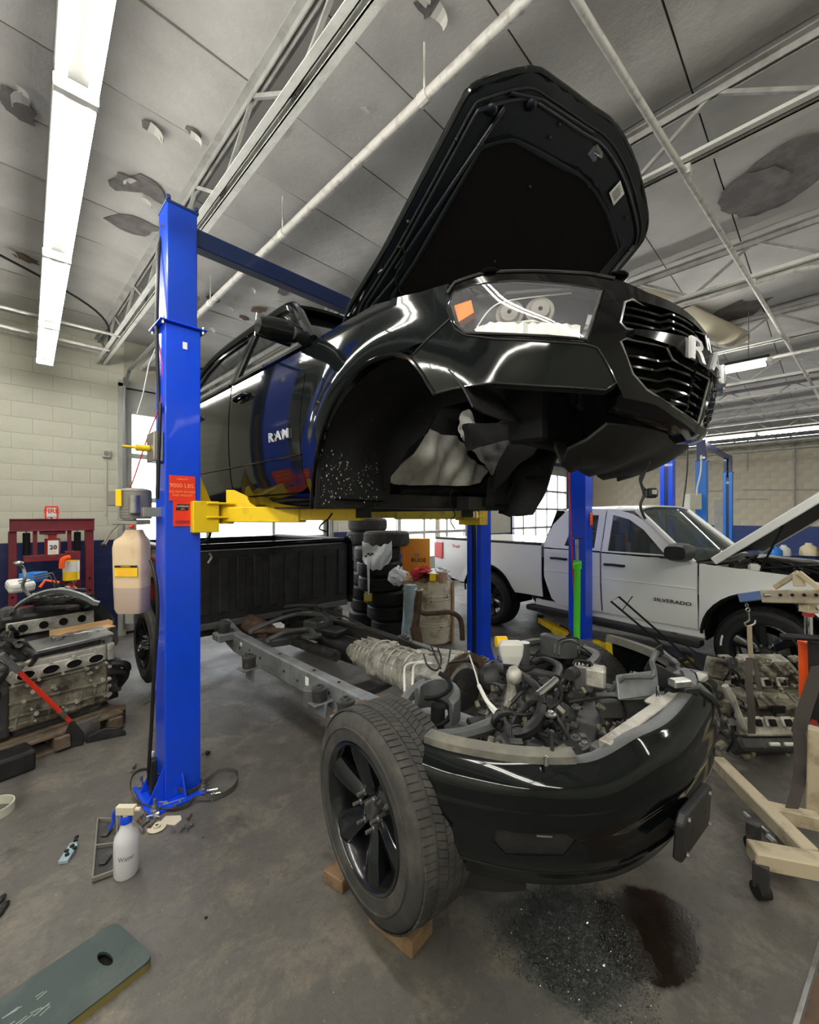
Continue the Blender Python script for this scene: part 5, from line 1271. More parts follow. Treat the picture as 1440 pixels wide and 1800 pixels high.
# number-plate holder
lp = MB()
MBp = [(0, 0), (.29, 0), (.30, .14), (.28, .16), (.03, .16), (-.0, .13)]
lp.prism(MBp, (1.66, .385, .57), (1, -.10, 0), (0, -.05, 1), .03)
pb = lp.build('plate_holder', M['plastic'], BP, bevel=.006)
sc_ = MB()
for (x, z) in ((.03, .02), (.26, .02), (.04, .135), (.26, .135)):
    q = V((1.66 + x, .385 - .10 * x - .035, .57 + z)); sc_.cyl(q, q + V((0, -.008, 0)), .008, n=8)
sc_.build('screws', M['steel'], pb, kind='stuff'); 
for x in (.10, .24):
    q = V((1.66 + x, .385 - .10 * x - .031, .65)); MB().lathe([(.001, .002), (.017, .002), (.017, -.001)], q, (0, -1, 0), 14).build('slot', M['matte'], pb)
# impact beam, silver crossbar, radiator lower tie, horns
MB().bar((1.60, .585, .905), (2.60, .465, .925), .05, .03).build('silver_crossbar', M['alu'], CHS, bevel=.004)
MB().bar((1.60, .62, .84), (2.62, .50, .84), .05, .10).build('impact_beam', M['frame_dark'], CHS, bevel=.008)
vb = MB()
for t in (.15, .3, .45, .6, .72, .85):
    x = 1.62 + t; y = .62 - .12 * t
    MB().b2((x - .008, y, .58), (x + .008, y + .07, .86)).build('support_rib', M['plastic'], CHS)
MB().prism([(0, 0), (.16, -.02), (.15, .10), (.02, .12)], (2.56, .48, .90), (1, 0, 0), (0, 1, 0), .012).build('corner_bracket', M['arm'], CHS, bevel=.003)
MB().prism([(0, 0), (.08, -.01), (.08, .05), (.0, .06)], (1.52, .56, .875), (1, 0, 0), (0, 1, 0), .012).build('corner_bracket', M['arm'], CHS, bevel=.003)
# ---- frame rails
def rail(sg):
    pts = [(5.7, .50, .66), (5.3, .50, .68), (4.75, .49, .74), (4.25, .49, .66), (3.9, .49, .575), (3.2, .49, .56), (2.2, .49, .56), (1.95, .47, .57), (1.72, .44, .62), (1.4, .43, .66), (1.0, .44, .68), (.62, .46, .70)]
    R = []
    for i, (y, h, z) in enumerate(pts):
        x = XF - sg * h; w_, hh = (.045, .085) if y > 2.1 else (.05, .065)
        R.append([V((x - w_, y, z - hh)), V((x + w_, y, z - hh)), V((x + w_, y, z + hh)), V((x - w_, y, z + hh))])
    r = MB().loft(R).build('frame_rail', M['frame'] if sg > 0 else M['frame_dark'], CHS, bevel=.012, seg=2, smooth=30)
    h_ = MB()
    for (y, z, rr_) in [(3.75, .56, .012), (3.55, .585, .01), (3.62, .54, .008), (3.35, .565, .012), (2.95, .56, .011), (2.75, .545, .009), (2.35, .575, .012), (2.15, .54, .009)]:
        x = XF - sg * (.49 + .0455); h_.cyl((x, y, z), (x - sg * .002, y, z), rr_, n=12)
    h_.build('rail_hole', M['matte'], r, kind='stuff')
    h_ = MB()
    for y in (3.6, 3.1, 2.6, 2.3): h_.cyl((XF - sg * .49, y, .646), (XF - sg * .49, y, .6485), .012, n=12)
    h_.build('rail_hole_top', M['matte'], r, kind='stuff')
    if sg > 0: 
        MB().box((XF - .5365, 2.62, .575), (.002, .045, .06)).build('rail_label', M['white'], r)
        MB().box((XF - .5365, 3.72, .60), (.002, .04, .03)).build('rail_label', M['white'], r)
    return r
RLN, RLF = rail(1), rail(-1)
def bushing(x, y, z, r=.048):
    b = MB().lathe([(r * .9, -.07), (r, -.06), (r, 0), (r * 1.1, .004), (r * 1.1, .018), (r * .62, .024), (r * .55, .034), (r * .30, .034), (r * .28, .01)], (x, y, z), n=20)
    o = b.build('body_mount', M['iron'], CHS, smooth=35)
    return o
def mount_br(x, y, z, sg):
    MB().prism([(-.06, -.10), (.06, -.10), (.075, 0), (-.075, 0)], (x + sg * .0, y, z - .06), (0, 1, 0), (0, 0, 1), .012).build('mount_bracket', M['frame'], CHS, bevel=.003)
    MB().b2((x - .07, y - .055, z - .075), (x + .07, y + .055, z - .063)).build('mount_plate', M['frame'], CHS, bevel=.003)
for (px, py, z) in [(438, 1158, .68), (562, 1214, .62), (608, 1236, .70)]:
    p = at(px, py, Z=z); bushing(p.x, p.y, z); mount_br(p.x, p.y, z, 1)
p = at(394, 1098, Z=.74); bushing(p.x, p.y, .74, .055); MB().b2((p.x - .08, p.y - .08, .60), (p.x + .12, p.y + .08, .67)).build('mount_outrigger', M['frame'], CHS, bevel=.01)
for (px, py, z) in [(594, 1072, .74), (710, 1122, .68), (848, 1163, .72)]:
    p = at(px, py, Z=z); bushing(p.x, p.y, z); mount_br(p.x, p.y, z, -1)
# square tube outrigger near front wheel
a, b = at(590, 1262, Z=.60), at(655, 1240, Z=.60)
MB().bar(a, b + (b - a) * .5, .075, .07).build('outrigger_tube', M['rust'], CHS, bevel=.006)
# canister on the rail
p = at(556, 1222, Z=.58); MB().cyl(p + V((-.03, .02, -.06)), p + V((-.03, .02, .05)), .045, .05, 18).build('canister', M['arm'], CHS, smooth=True, bevel=.004)
# cross members
def cross(y, z, w_=.10, h=.08, m='frame_dark', sag=.05):
    R = []
    for k in range(9):
        t = k / 8; x = XF - .45 + .9 * t; zz = z - sag * math.sin(math.pi * t)
        R.append([V((x, y - w_ / 2, zz - h / 2)), V((x, y + w_ / 2, zz - h / 2)), V((x, y + w_ / 2, zz + h / 2)), V((x, y - w_ / 2, zz + h / 2))])
    MB().loft(R).build('cross_member', M[m], CHS, bevel=.012, smooth=30)
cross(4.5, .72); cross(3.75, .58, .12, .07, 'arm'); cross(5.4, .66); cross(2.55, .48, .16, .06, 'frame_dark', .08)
cross(1.0, .56, .22, .10, 'iron', .03); cross(1.62, .50, .18, .10, 'iron', .04); cross(.72, .66, .06, .12, 'iron', .0)
# propshaft, axle, exhaust, tank, rear shock
MB().tube([(XF + .02, 3.05, .52), (XF - .02, 4.6, .50)], .048, 14).build('propshaft', M['iron'], CHS, smooth=True)
MB().box((XF + .012, 3.42, .575), (.03, .12, .004), rz=.02).build('propshaft_label', M['white'], CHS)
ax = MB().cyl((XF - .82, 4.88, .46), (XF + .82, 4.88, .46), .045, n=14); ax.ell((XF, 4.88, .46), (.16, .16, .15)); ax.build('rear_axle', M['iron'], CHS, smooth=True)
p, q = at(478, 1118, Z=.60), at(425, 1088, Z=.66); MB().tube([p, p + (q - p) * .12, q], [.06, .095, .10], 18).build('muffler', M['rust'], CHS, smooth=True)
MB().tube([(1.78, 3.9, .64), (1.88, 3.75, .66), (2.05, 3.55, .66), (2.2, 3.5, .64)], .028, 10, smooth=4).build('exhaust_pipe', M['rust'], CHS, smooth=True)
R = []
for k in range(7):
    t = k / 6; y = 2.9 + 1.3 * t; w_ = .14 * math.sin(math.pi * (.15 + .7 * t)) ** .5
    R.append([V((2.36 + w_ * math.cos(a) * 1.0, y, .50 + .10 * math.sin(a) * (1.2 if math.sin(a) > 0 else 1))) for a in [2 * math.pi * j / 12 for j in range(12)]])
MB().loft(R).build('fuel_tank', M['plastic'], CHS, smooth=True)
MB().tube([at(x, y, Z=.72) for x, y in ((440, 1110), (480, 1092), (520, 1080), (555, 1078), (575, 1092))], .022, 8, smooth=4).build('filler_pipe', M['arm'], CHS, smooth=True)
MB().tube([at(x, y, Z=.70) for x, y in ((470, 1126), (500, 1112), (540, 1106), (552, 1114))], .020, 8, smooth=4).build('brake_line_guard', M['arm'], CHS, smooth=True)
for (x0, y0, x1, y1, z, r) in [(520, 1080, 600, 1092, .72, .014), (480, 1070, 560, 1065, .74, .02), (560, 1068, 660, 1110, .70, .010), (600, 1095, 700, 1120, .69, .009), (640, 1105, 760, 1145, .69, .008)]:
    a, b = at(x0, y0, Z=z), at(x1, y1, Z=z); MB().tube([a, (a + b) / 2 + V((0, 0, .02)), b], r, 8, smooth=3).build('hard_line', M['frame_dark'], CHS, smooth=True)
for (px, py, w_, h_, d_, m) in [(515, 1085, .22, .12, .16, 'plastic'), (560, 1095, .25, .08, .2, 'arm'), (465, 1080, .12, .2, .1, 'iron'), (500, 1068, .1, .2, .1, 'iron'), (540, 1065, .3, .1, .1, 'iron'), (590, 1110, .2, .06, .2, 'plastic'), (548, 1118, .16, .04, .12, 'arm')]:
    MB().box(at(px, py, Z=.64), (w_, d_, h_), rz=random.uniform(-.4, .4)).build('rear_bracket', M[m], CHS, bevel=.012)
for sg in (1, -1):
    MB().tube([(XF - sg * .40, 4.5, .95), (XF - sg * .46, 4.9, .45)], .032, 10).build('shock_absorber', M['iron'], CHS, smooth=True)
# ---- gearbox
def lerp(a, b, t): return a + (b - a) * t
ga, gb = V((2.20, 2.90, .60)), V((2.15, 1.66, .62)); gd = (gb - ga).normalized(); gu = basis(gd)[1]; gs = gd.cross(gu)
prof = [(0, .055), (.04, .075), (.10, .085), (.14, .115), (.30, .13), (.33, .15), (.42, .14), (.60, .145), (.64, .165), (.72, .16), (.80, .19), (.92, .235), (1.0, .245)]
R = []
L_ = (gb - ga).length
for (t, r) in prof:
    c = ga + gd * (t * L_); R.append([c + gu * (r * math.sin(a) * .92) + gs * (r * math.cos(a) * (1.08 if abs(math.cos(a)) > .7 else 1)) for a in [2 * math.pi * j / 20 for j in range(20)]])
GB = MB().loft(R).build('gearbox', M['alu'], CHS, smooth=28, label='pale cast aluminium gearbox')
rb_ = MB()
for t in (.16, .20, .24, .28, .34, .44, .50, .56, .66, .74, .84, .90):
    c = ga + gd * (t * L_); r = [p for p in prof if p[0] <= t][-1][1] + .012
    pts = [c + gu * (r * math.sin(a)) + gs * (r * math.cos(a)) for a in [math.pi * (j / 10) for j in range(-1, 12)]]; rb_.tube(pts, .006, 4)
for a in [math.pi * j / 7 for j in range(8)]:
    for (t0, t1, r) in ((.15, .33, .140), (.43, .63, .150), (.73, .95, .20)):
        p = ga + gd * (t0 * L_) + (gu * math.sin(a) + gs * math.cos(a)) * r; q = ga + gd * (t1 * L_) + (gu * math.sin(a) + gs * math.cos(a)) * (r + (.035 if t0 > .7 else .004)); rb_.bar(p, q, .008, .014)
rb_.build('casting_rib', M['alu'], GB, kind='stuff')
bs = MB()
for k in range(60):
    t = random.random(); a = random.uniform(-.2, 3.4); r = [p for p in prof if p[0] <= t][-1][1] + .006; c = ga + gd * (t * L_) + (gu * math.sin(a) + gs * math.cos(a)) * r; n = (gu * math.sin(a) + gs * math.cos(a))
    if k % 3: bs.cyl(c, c + n * .014, random.uniform(.007, .012), n=6)
    else: bs.box(c, (random.uniform(.02, .05), random.uniform(.03, .07), random.uniform(.015, .03)), rz=a)
bs.build('bosses', M['alu'], GB, kind='stuff', bevel=.002)
c = ga + gd * (.14 * L_) + gs * -.10 + gu * .05; MB().cyl(c, c + gs * -.04, .045, n=16).cyl(c + gs * -.02, c + gs * -.05, .02, n=10).build('extension_cover', M['alu'], GB, smooth=True)
MB().lathe([(.185, -.01), (.245, -.01), (.25, .015), (.20, .02), (.185, .0)], gb, gd, 28).build('bell_rim', M['rust'], GB, smooth=30)
MB().lathe([(.01, -.03), (.13, -.03), (.15, -.01), (.15, .01), (.06, .02), (.01, .02)], gb, gd, 24).build('converter', M['iron'], GB, smooth=30)
cc_ = MB()
cc_.tube([at(x, y, Z=.80) for x, y in ((712, 1222), (711, 1190), (712, 1172), (722, 1166), (745, 1162))], .0075, 6, smooth=3)
cc_.tube([at(x, y, Z=.80) for x, y in ((724, 1222), (726, 1190), (727, 1174), (735, 1166), (760, 1166))], .0075, 6, smooth=3)
cc_.build('cooler_lines', M['wire_white'], GB, smooth=True)
# ---- front suspension: springs, towers, arms
def suspension(sg):
    X = lambda h: XF - sg * h
    # coil
    pts = [V((X(.64) + .058 * math.cos(t * .5), 1.30 + .058 * math.sin(t * .5), .58 + .0105 * t)) for t in range(0, 40)]
    MB().tube(pts, .011, 6).build('coil_spring', M['matte'], CHS, smooth=True)
    MB().cyl((X(.66), 1.31, .38), (X(.64), 1.30, .86), .034, n=14).build('damper', M['plastic'], CHS, smooth=True)
    # tower: open hood over the coil
    R = []
    for k in range(11):
        t = k / 10; a = math.pi * (-.05 + 1.1 * t); c = V((X(.64), 1.32, .80)); rad = .125
        p = c + V((-sg * rad * math.cos(a) * .0, -rad * math.cos(a), 0)) + V((-sg * -1 * rad * .9 * math.sin(a), 0, 0))
        R.append([p, p + V((0, 0, .11 + .03 * math.sin(a))), p + (c - p) * .28 + V((0, 0, .125 + .03 * math.sin(a))), p + (c - p) * .22])
    MB().loft(R).build('spring_tower', M['arm'], CHS, bevel=.006, smooth=35)
    # upper arm: A shape
    a1, a2, bj = V((X(.46), 1.55, .84)), V((X(.46), 1.05, .82)), V((X(.84), 1.24, .80))
    MB().tube([a1, (a1 + bj) / 2 + V((-sg * .05, .07, .02)), bj], [.034, .028, .034], 8, smooth=4).build('upper_arm', M['arm'], CHS, smooth=35)
    MB().tube([a2, (a2 + bj) / 2 + V((-sg * .05, -.06, .02)), bj], [.034, .028, .034], 8, smooth=4).build('upper_arm', M['arm'], CHS, smooth=35)
    MB().tube([a1 + V((-sg * .0, .05, 0)), a1 - V((0, .06, 0))], .036, 12).tube([a2 + V((0, .05, 0)), a2 - V((0, .06, 0))], .036, 12).build('arm_bushing', M['iron'], CHS, smooth=True, kind='stuff')
    MB().lathe([(.01, .04), (.03, .035), (.036, .0), (.03, -.05)], bj, n=14).build('ball_joint', M['iron'], CHS, smooth=True)
    # lower arm, knuckle, tie rod
    MB().tube([V((X(.42), 1.62, .44)), V((X(.7), 1.45, .40)), V((X(.86), 1.3, .38))], [.04, .035, .04], 8, smooth=3).build('lower_arm', M['iron'], CHS, smooth=True)
    MB().tube([V((X(.42), 1.0, .44)), V((X(.7), 1.15, .40)), V((X(.86), 1.3, .38))], [.04, .035, .04], 8, smooth=3).build('lower_arm', M['iron'], CHS, smooth=True)
    MB().tube([bj, V((X(.88), 1.28, .66)), V((X(.86), 1.3, .5)), V((X(.86), 1.3, .38))], [.03, .028, .05, .04], 10, smooth=4).build('knuckle', M['iron'], CHS, smooth=True)
    MB().tube([V((X(.35), 1.02, .58)), V((X(.82), 1.10, .56))], .014, 8).build('tie_rod', M['iron'], CHS, smooth=True)
suspension(1); suspension(-1)
# ---- wheels
M['spoke'] = mat('dark_satin_spoke', (.02, .024, .028), .2, .6, coat=.4)
def wheel(parent, loc, rz, mt='rubber', R=.390, W=.27, rimR=.262):
    """axis along local X, outer face at x = 0 looking to -X"""
    
    prof = [(rimR, .015), (rimR + .012, .0), (rimR + .045, -.004), (R - .055, -.002), (R - .022, .006), (R - .008, .022), (R - .002, .045), (R, W / 2), (R - .002, W - .045), (R - .008, W - .022), (R - .022, W - .006), (R - .055, W + .002), (rimR + .045, W), (rimR, W - .015), (rimR - .02, W / 2)]
    t = MB().lathe([(r, h) for r, h in prof], (0, 0, 0), (1, 0, 0), 64, closed=True)
    w_ = bpy.data.objects.new('wheel', t.mesh('wheel', M[mt], 40)); link(w_, parent)
    w_.location = V(loc) - base_loc(parent) + V((0, 0, 0)) if False else V(loc) - base_loc(parent)
    def sub(mb, name, m, sm=False, bevel=0, kind=None, label=None):
        o = bpy.data.objects.new(name, mb.mesh(name, M[m], sm)); link(o, w_)
        if bevel: md = o.modifiers.new('be', 'BEVEL'); md.width = bevel; md.segments = 1; md.limit_method = 'ANGLE'
        return tag(o, label=label, kind=kind)
    # tread blocks
    tb_ = MB(); N = 92
    def blk(a, x, da, dx, skew=0, h=.007):
        pts = []
        for (rr_, in_) in ((R - .004, 0), (R + h, .0015)):
            for (sa, sx) in ((-1, -1), (1, -1), (1, 1), (-1, 1)):
                aa = a + sa * (da / 2 - in_ * 1.5) + sx * skew; xx = x + sx * (dx / 2 - in_); pts.append(V((xx, math.cos(aa) * rr_, math.sin(aa) * rr_)))
        tb_.add(pts, [(4, 5, 6, 7), (0, 1, 5, 4), (1, 2, 6, 5), (2, 3, 7, 6), (3, 0, 4, 7)])
    for i in range(N):
        a = 2 * math.pi * i / N; st_ = 2 * math.pi / N
        blk(a, .046, st_ * .86, .052, .010, .003); blk(a + st_ / 2, W - .046, st_ * .86, .052, -.010, .003)
        blk(a + st_ * .3, .100, st_ * .93, .038, .02); blk(a + st_ * .1, W / 2, st_ * .97, .030, -.0); blk(a + st_ * .6, W - .100, st_ * .93, .038, -.02)
    sub(tb_, 'tread', mt, kind='stuff')
    rg = MB()
    for rr_ in (rimR + .06, R - .065): rg.lathe([(rr_ - .003, -.003), (rr_, -.007), (rr_ + .003, -.003)], (0, 0, 0), (1, 0, 0), 64)
    sub(rg, 'sidewall_ring', mt, True)
    rim = MB().lathe([(rimR - .002, .018), (rimR + .006, .002), (rimR - .004, -.002), (rimR - .012, .006), (rimR - .016, .03), (rimR - .03, .06), (rimR - .035, .20), (rimR - .02, W - .02), (rimR, W - .012)], (0, 0, 0), (1, 0, 0), 56)
    sub(rim, 'rim', 'rim', True)
    disc = MB().lathe([(.01, .10), (.09, .10), (.17, .13), (.17, .15), (.01, .15)], (0, 0, 0), (1, 0, 0), 32); sub(disc, 'brake_disc', 'iron', True)
    nS = 6
    for i in range(nS):
        a = 2 * math.pi * i / nS + .30; c, s = math.cos(a), math.sin(a)
        def pt(r, t, x): return V((x, c * r - s * t, s * r + c * t))
        # wide wedge spoke with a centre fold
        st2 = []
        for (r, hw_, x0, dx) in ((.055, .026, .050, .03), (.10, .038, .040, .03), (.17, .048, .022, .03), (.222, .055, .012, .03), (rimR - .012, .062, .008, .02)):
            st2.append([pt(r, -hw_, x0 + .012), pt(r, -hw_ * .35, x0 - .004), pt(r, hw_ * .55, x0 + .006), pt(r, hw_, x0 + .022), pt(r, hw_ * .9, x0 + .05), pt(r, -hw_ * .9, x0 + .05)])
        sub(MB().loft(st2), 'spoke', 'spoke', 25, .002)
    hub = MB().lathe([(.001, .045), (.036, .045), (.040, .052), (.042, .08), (.075, .078), (.08, .10)], (0, 0, 0), (1, 0, 0), 28); sub(hub, 'hub', 'iron', 35)
    lg = MB()
    for i in range(6):
        a = 2 * math.pi * i / 6; y, z = .066 * math.cos(a), .066 * math.sin(a); lg.cyl((.012, y, z), (.09, y, z), .0075, n=8); lg.cyl((.045, y, z), (.08, y, z), .014, n=6)
    sub(lg, 'lug_studs', 'steel', kind='stuff')
    w_.rotation_euler = (0, 0, rz)
    return w_
W1 = wheel(CHS, (1.045, 1.33, .555), -.13)
W2 = copy_tree(W1, CHS); W2.location = V((1.09, 4.88, .47)) - base_loc(CHS); W2.rotation_euler = (0, 0, 0)
W3 = copy_tree(W1, CHS); W3.location = V((3.21, 1.30, .415)) - base_loc(CHS); W3.rotation_euler = (0, 0, math.pi - .13)
W4 = copy_tree(W1, CHS); W4.location = V((3.17, 4.88, .45)) - base_loc(CHS); W4.rotation_euler = (0, 0, math.pi)
# wood under the near front wheel
for (x, y, z, sz, rz_, m_, lb) in [(1.235, 1.29, .035, (.14, .24, .07), .1, 'wood', 'brown wooden block at the front under the near tyre'), (1.19, 1.66, .03, (.10, .12, .06), .2, 'wood', 'small pale wooden block at the back of the near tyre'), (1.23, 1.34, .112, (.15, .26, .08), -.05, 'pallet', 'dark wooden block directly beneath the near tyre')]:
    o = solo(MB().box((0, 0, 0), sz), 'wood_block', M[m_], lb, 'wood block', 'wood under the near wheel', bevel=.004); o.location = (x, y, z); o.rotation_euler = (0, 0, rz_)
# ---- clutter between the front rails
def Z(px, py, z): return at(px, py, Z=z)
def hose(pts, r, z, m='hose', name='hose', sm=5):
    P = []
    for i, p in enumerate(pts):
        zz = p[2] if len(p) > 2 else z
        P.append(Z(p[0], p[1], zz))
    return MB().tube(P, r, 8, smooth=sm).build(name, M[m], CHS, smooth=True)
hose([(880, 1255, .86), (884, 1275, .84), (905, 1290, .82), (930, 1284, .84), (948, 1262, .86), (955, 1240, .9)], .028, .84, name='radiator_hose')
hose([(955, 1240, .9), (948, 1215, .93), (930, 1195, .93), (905, 1178, .9)], .018, .9)
hose([(935, 1288, .80), (960, 1292, .80), (985, 1310, .78), (1000, 1335, .74), (1008, 1352, .70)], .013, .78)
hose([(928, 1284, .80), (955, 1300, .79), (975, 1320, .77), (992, 1345, .72), (998, 1356, .70)], .013, .78)
hose([(946, 1221, .93), (962, 1208, .95), (978, 1194, .97)], .016, .95, 'steel', 'silver_sleeve', 2)
hose([(979, 1192, .97), (984, 1175, .98), (975, 1165, .96), (955, 1160, .93), (935, 1166, .92)], .018, .95)
hose([(940, 1170, .92), (925, 1178, .9), (905, 1172, .9), (885, 1170, .9)], .010, .9)
hose([(975, 1150, .98), (978, 1130, 1.0), (995, 1122, 1.02), (1018, 1124, 1.02), (1018, 1150, .98)], .005, 1, 'cable', 'brake_pipe')
hose([(982, 1152, .98), (985, 1134, 1.0), (998, 1127, 1.02), (1012, 1130, 1.02), (1040, 1150, .95)], .005, 1, 'cable', 'brake_pipe')
for k in range(5): hose([(1008 + 7 * k, 1180, .93), (1008 + 7 * k, 1166 - k, .99), (1014 + 6 * k, 1160 + k, 1.0), (1022 + 5 * k, 1165 + k, .98)], .0045, .95, 'cable', 'brake_pipe', 3)
hose([(880, 1155, .88), (920, 1150, .9), (965, 1155, .92)], .006, .9, 'cable', 'brake_pipe')
hose([(825, 1150, .9), (835, 1180, .92), (842, 1205, .9), (850, 1225, .88), (862, 1245, .86), (880, 1268, .84)], .0045, .9, 'wire_white', 'white_pipe')
hose([(825, 1150, .9), (818, 1160, .9), (790, 1166, .86), (785, 1178, .84)], .007, .9, 'cable')
hose([(842, 1205, .9), (856, 1232, .88), (872, 1250, .86), (885, 1275, .84), (895, 1300, .8)], .010, .88, 'coolant', 'pale_hose')
hose([(888, 1280, .84), (900, 1300, .82), (918, 1325, .80), (932, 1340, .78)], .016, .82, 'plastic', 'steering_shaft', 3)
hose([(745, 1150, .85), (752, 1170, .84), (768, 1178, .83), (776, 1160, .84), (770, 1140, .88)], .006, .85, 'cable', 'wiring')
hose([(758, 1135, .9), (765, 1152, .86), (775, 1175, .84)], .006, .85, 'cable', 'wiring')
hose([(792, 1140, .9), (788, 1165, .86), (782, 1182, .84)], .005, .85, 'cable', 'wiring')
hose([(1000, 1235, .88), (1040, 1228, .88), (1080, 1226, .88), (1096, 1240, .84), (1098, 1280, .74), (1085, 1320, .66), (1075, 1330, .66)], .006, .85, 'cable', 'wiring')
hose([(880, 1250, .86), (920, 1256, .86), (955, 1250, .86), (985, 1232, .86), (985, 1200, .92)], .008, .85, 'cable', 'wiring')
hose([(900, 1258, .82), (940, 1262, .82), (965, 1255, .82), (978, 1225, .88), (990, 1195, .9)], .008, .85, 'cable', 'wiring')
hose([(1050, 1300, .7), (1056, 1285, .75), (1062, 1275, .8), (1058, 1262, .82)], .008, .8, 'cable', 'wiring')
def boxp(px, py, z, sz, m, name, rz=0, bevel=.008, **k): return MB().box(Z(px, py, z), sz, rz=rz).build(name, M[m], CHS, bevel=bevel, **k)
# brake reservoir
r0 = Z(898, 1145, .96)
rv = MB().loft([[r0 + V((a * s * .7 - b * s * .7, -a * s * .7 - b * s * .7, h)) for a, b in ((-.07, -.04), (.07, -.04), (.07, .04), (-.07, .04))] for h, s in ((-.09, .55), (-.02, .9), (.045, 1.0), (.06, .8))]).build('brake_reservoir', M['coolant'], CHS, bevel=.01, seg=2, label='milky white brake fluid reservoir')
q = Z(872, 1128, 1.0); MB().cyl(q, q + V((.05, -.04, .0)), .032, n=16).build('reservoir_cap', M['label_yellow'], rv, smooth=30)
q = Z(922, 1150, .93); MB().cyl(q + V((0, 0, -.07)), q + V((0, 0, .07)), .032, n=16).build('booster_neck', M['steel'], CHS, smooth=30)
# ABS unit
boxp(1048, 1188, .93, (.10, .09, .09), 'alu', 'hydraulic_unit', .3, label='grey metal brake hydraulic unit'); boxp(1026, 1190, .91, (.07, .09, .13), 'steel', 'hydraulic_unit', .3)
MB().cyl(Z(1012, 1180, .94), Z(1012, 1180, .94) + V((-.07, 0, 0)), .03, n=14).build('pump_motor', M['iron'], CHS, smooth=30)
# engine mount casting
mt = MB()
c = Z(902, 1205, .84)
mt.loft([[c + V((w_ * math.cos(a), w_ * .7 * math.sin(a), h)) for a in [2 * math.pi * j / 9 for j in range(9)]] for h, w_ in ((-.18, .09), (-.08, .065), (0, .035), (.06, .045), (.10, .03))]).jit(.008)
mt.build('engine_mount', M['alu'], CHS, bevel=.004, smooth=40); c2 = Z(905, 1188, .92); MB().ell(c2, (.04, .04, .045)).build('mount_cap', M['alu'], CHS, smooth=True)
# diff housing dark lumps
for (px, py, z, r) in [(965, 1245, .80, .07), (930, 1235, .76, .10), (890, 1235, .72, .11), (985, 1262, .72, .09), (870, 1190, .72, .12), (1010, 1220, .75, .09), (960, 1205, .82, .05)]:
    c = Z(px, py, z); mb = MB().ell(c, (r, r * .9, r * .8), 12, 8).jit(r * .06); mb.build('differential_casting', M['iron'], CHS, smooth=40)
# skid crossmember: angled plate with stepped outline
cm = [(940, 1330), (985, 1300), (1002, 1288), (1015, 1250), (1030, 1225), (1055, 1235), (1060, 1262), (1045, 1300), (1030, 1330), (1000, 1352), (950, 1352)]
P = [Z(a, b, .74) for a, b in cm]
MB().add(P + [p - V((0, 0, .09)) for p in P], [tuple(range(len(P)))[::-1], tuple(range(len(P), 2 * len(P)))] + [(i, (i + 1) % len(P), len(P) + (i + 1) % len(P), len(P) + i) for i in range(len(P))]).build('front_crossmember', M['frame_dark'], CHS, bevel=.008)
for (px, py, z) in [(1012, 1300, .76), (1028, 1312, .76), (1013, 1245, .78), (968, 1258, .88)]:
    c = Z(px, py, z); MB().lathe([(.004, .02), (.012, .02), (.014, .01), (.024, .008), (.024, 0)], c, n=12).build('crossmember_bolt', M['steel'], CHS, smooth=30)
# near horn thick tube and bracket
a, b = Z(878, 1300, .80), Z(928, 1362, .72); MB().tube([a, b], .05, 14).build('crush_can', M['plastic'], CHS, smooth=30)
br_ = [(862, 1318), (870, 1310), (888, 1318), (875, 1345), (862, 1352), (858, 1335)]
c = Z(870, 1318, .86); MB().lathe([(.028, -.10), (.030, -.01), (.038, .0), (.034, .003), (.024, -.005)], c, n=16).build('grey_cup', M['frame'], CHS, smooth=30)
a, b = Z(828, 1356, .80), Z(880, 1325, .84); MB().bar(a, b, .02, .02).build('tie_bracket', M['plastic'], CHS, bevel=.003)
q = Z(960, 1345, .90); MB().cyl(q, q + V((0, 0, .03)), .008, n=8).build('stud', M['chrome'], CHS)
boxp(955, 1352, .865, (.09, .04, .015), 'alu', 'radiator_pad', -.6)
boxp(1160, 1232, .92, (.12, .09, .02), 'alu', 'radiator_pad', -.1); q = Z(1156, 1218, .96); MB().cyl(q - V((0, 0, .03)), q + V((0, 0, .03)), .007, n=8).build('stud', M['chrome'], CHS)
# far-side rail brackets and fender braces
bp_ = [(1078, 1210), (1092, 1190), (1100, 1184), (1132, 1188), (1150, 1178), (1148, 1215), (1120, 1222), (1085, 1222)]
P = [Z(a, b, .90) + V((0, 0, 0)) for a, b in [(1078, 1214), (1150, 1205), (1160, 1222), (1088, 1232)]]
MB().loft([P, [p + V((0, 0, .10)) for p in [P[0].lerp(P[3], .5), P[1].lerp(P[2], .5)] + [P[1].lerp(P[2], .6), P[0].lerp(P[3], .6)]]]).build('rail_bracket', M['frame'], CHS, bevel=.006)
MB().tube([Z(1078, 1212, .92), Z(1098, 1190, 1.0), Z(1145, 1190, 1.0), Z(1150, 1178, 1.03), Z(1146, 1165, 1.05)], .012, 8, smooth=2).build('far_brace', M['arm'], CHS, smooth=True)
c = Z(1140, 1160, 1.04); MB().prism([(0, 0), (.06, -.02), (.26, -.12), (.30, -.17), (.05, -.12), (-.02, -.05)], c, (.30, -.95, 0), (0, 0, 1), .014).build('fender_bracket', M['plastic'], CHS, bevel=.004, label='black plastic fender bracket')
MB().tube([c + V((.02, .0, -.04)), bump(-.95, 1.08, -.02), bump(-.80, 1.06, -.03), bump(-.65, 1.06, -.04)], [.012, .02, .02, .012], 8, smooth=3).build('fender_bracket', M['arm'], CHS, smooth=True)
for (px, py, z, sx) in [(1195, 1200, .98, .09), (1210, 1212, .95, .08), (1190, 1218, .92, .1), (1180, 1228, .88, .1)]:
    boxp(px, py, z, (sx, .05, .035), 'steel' if px == 1195 else 'plastic', 'end_bracket', -.6, .006)
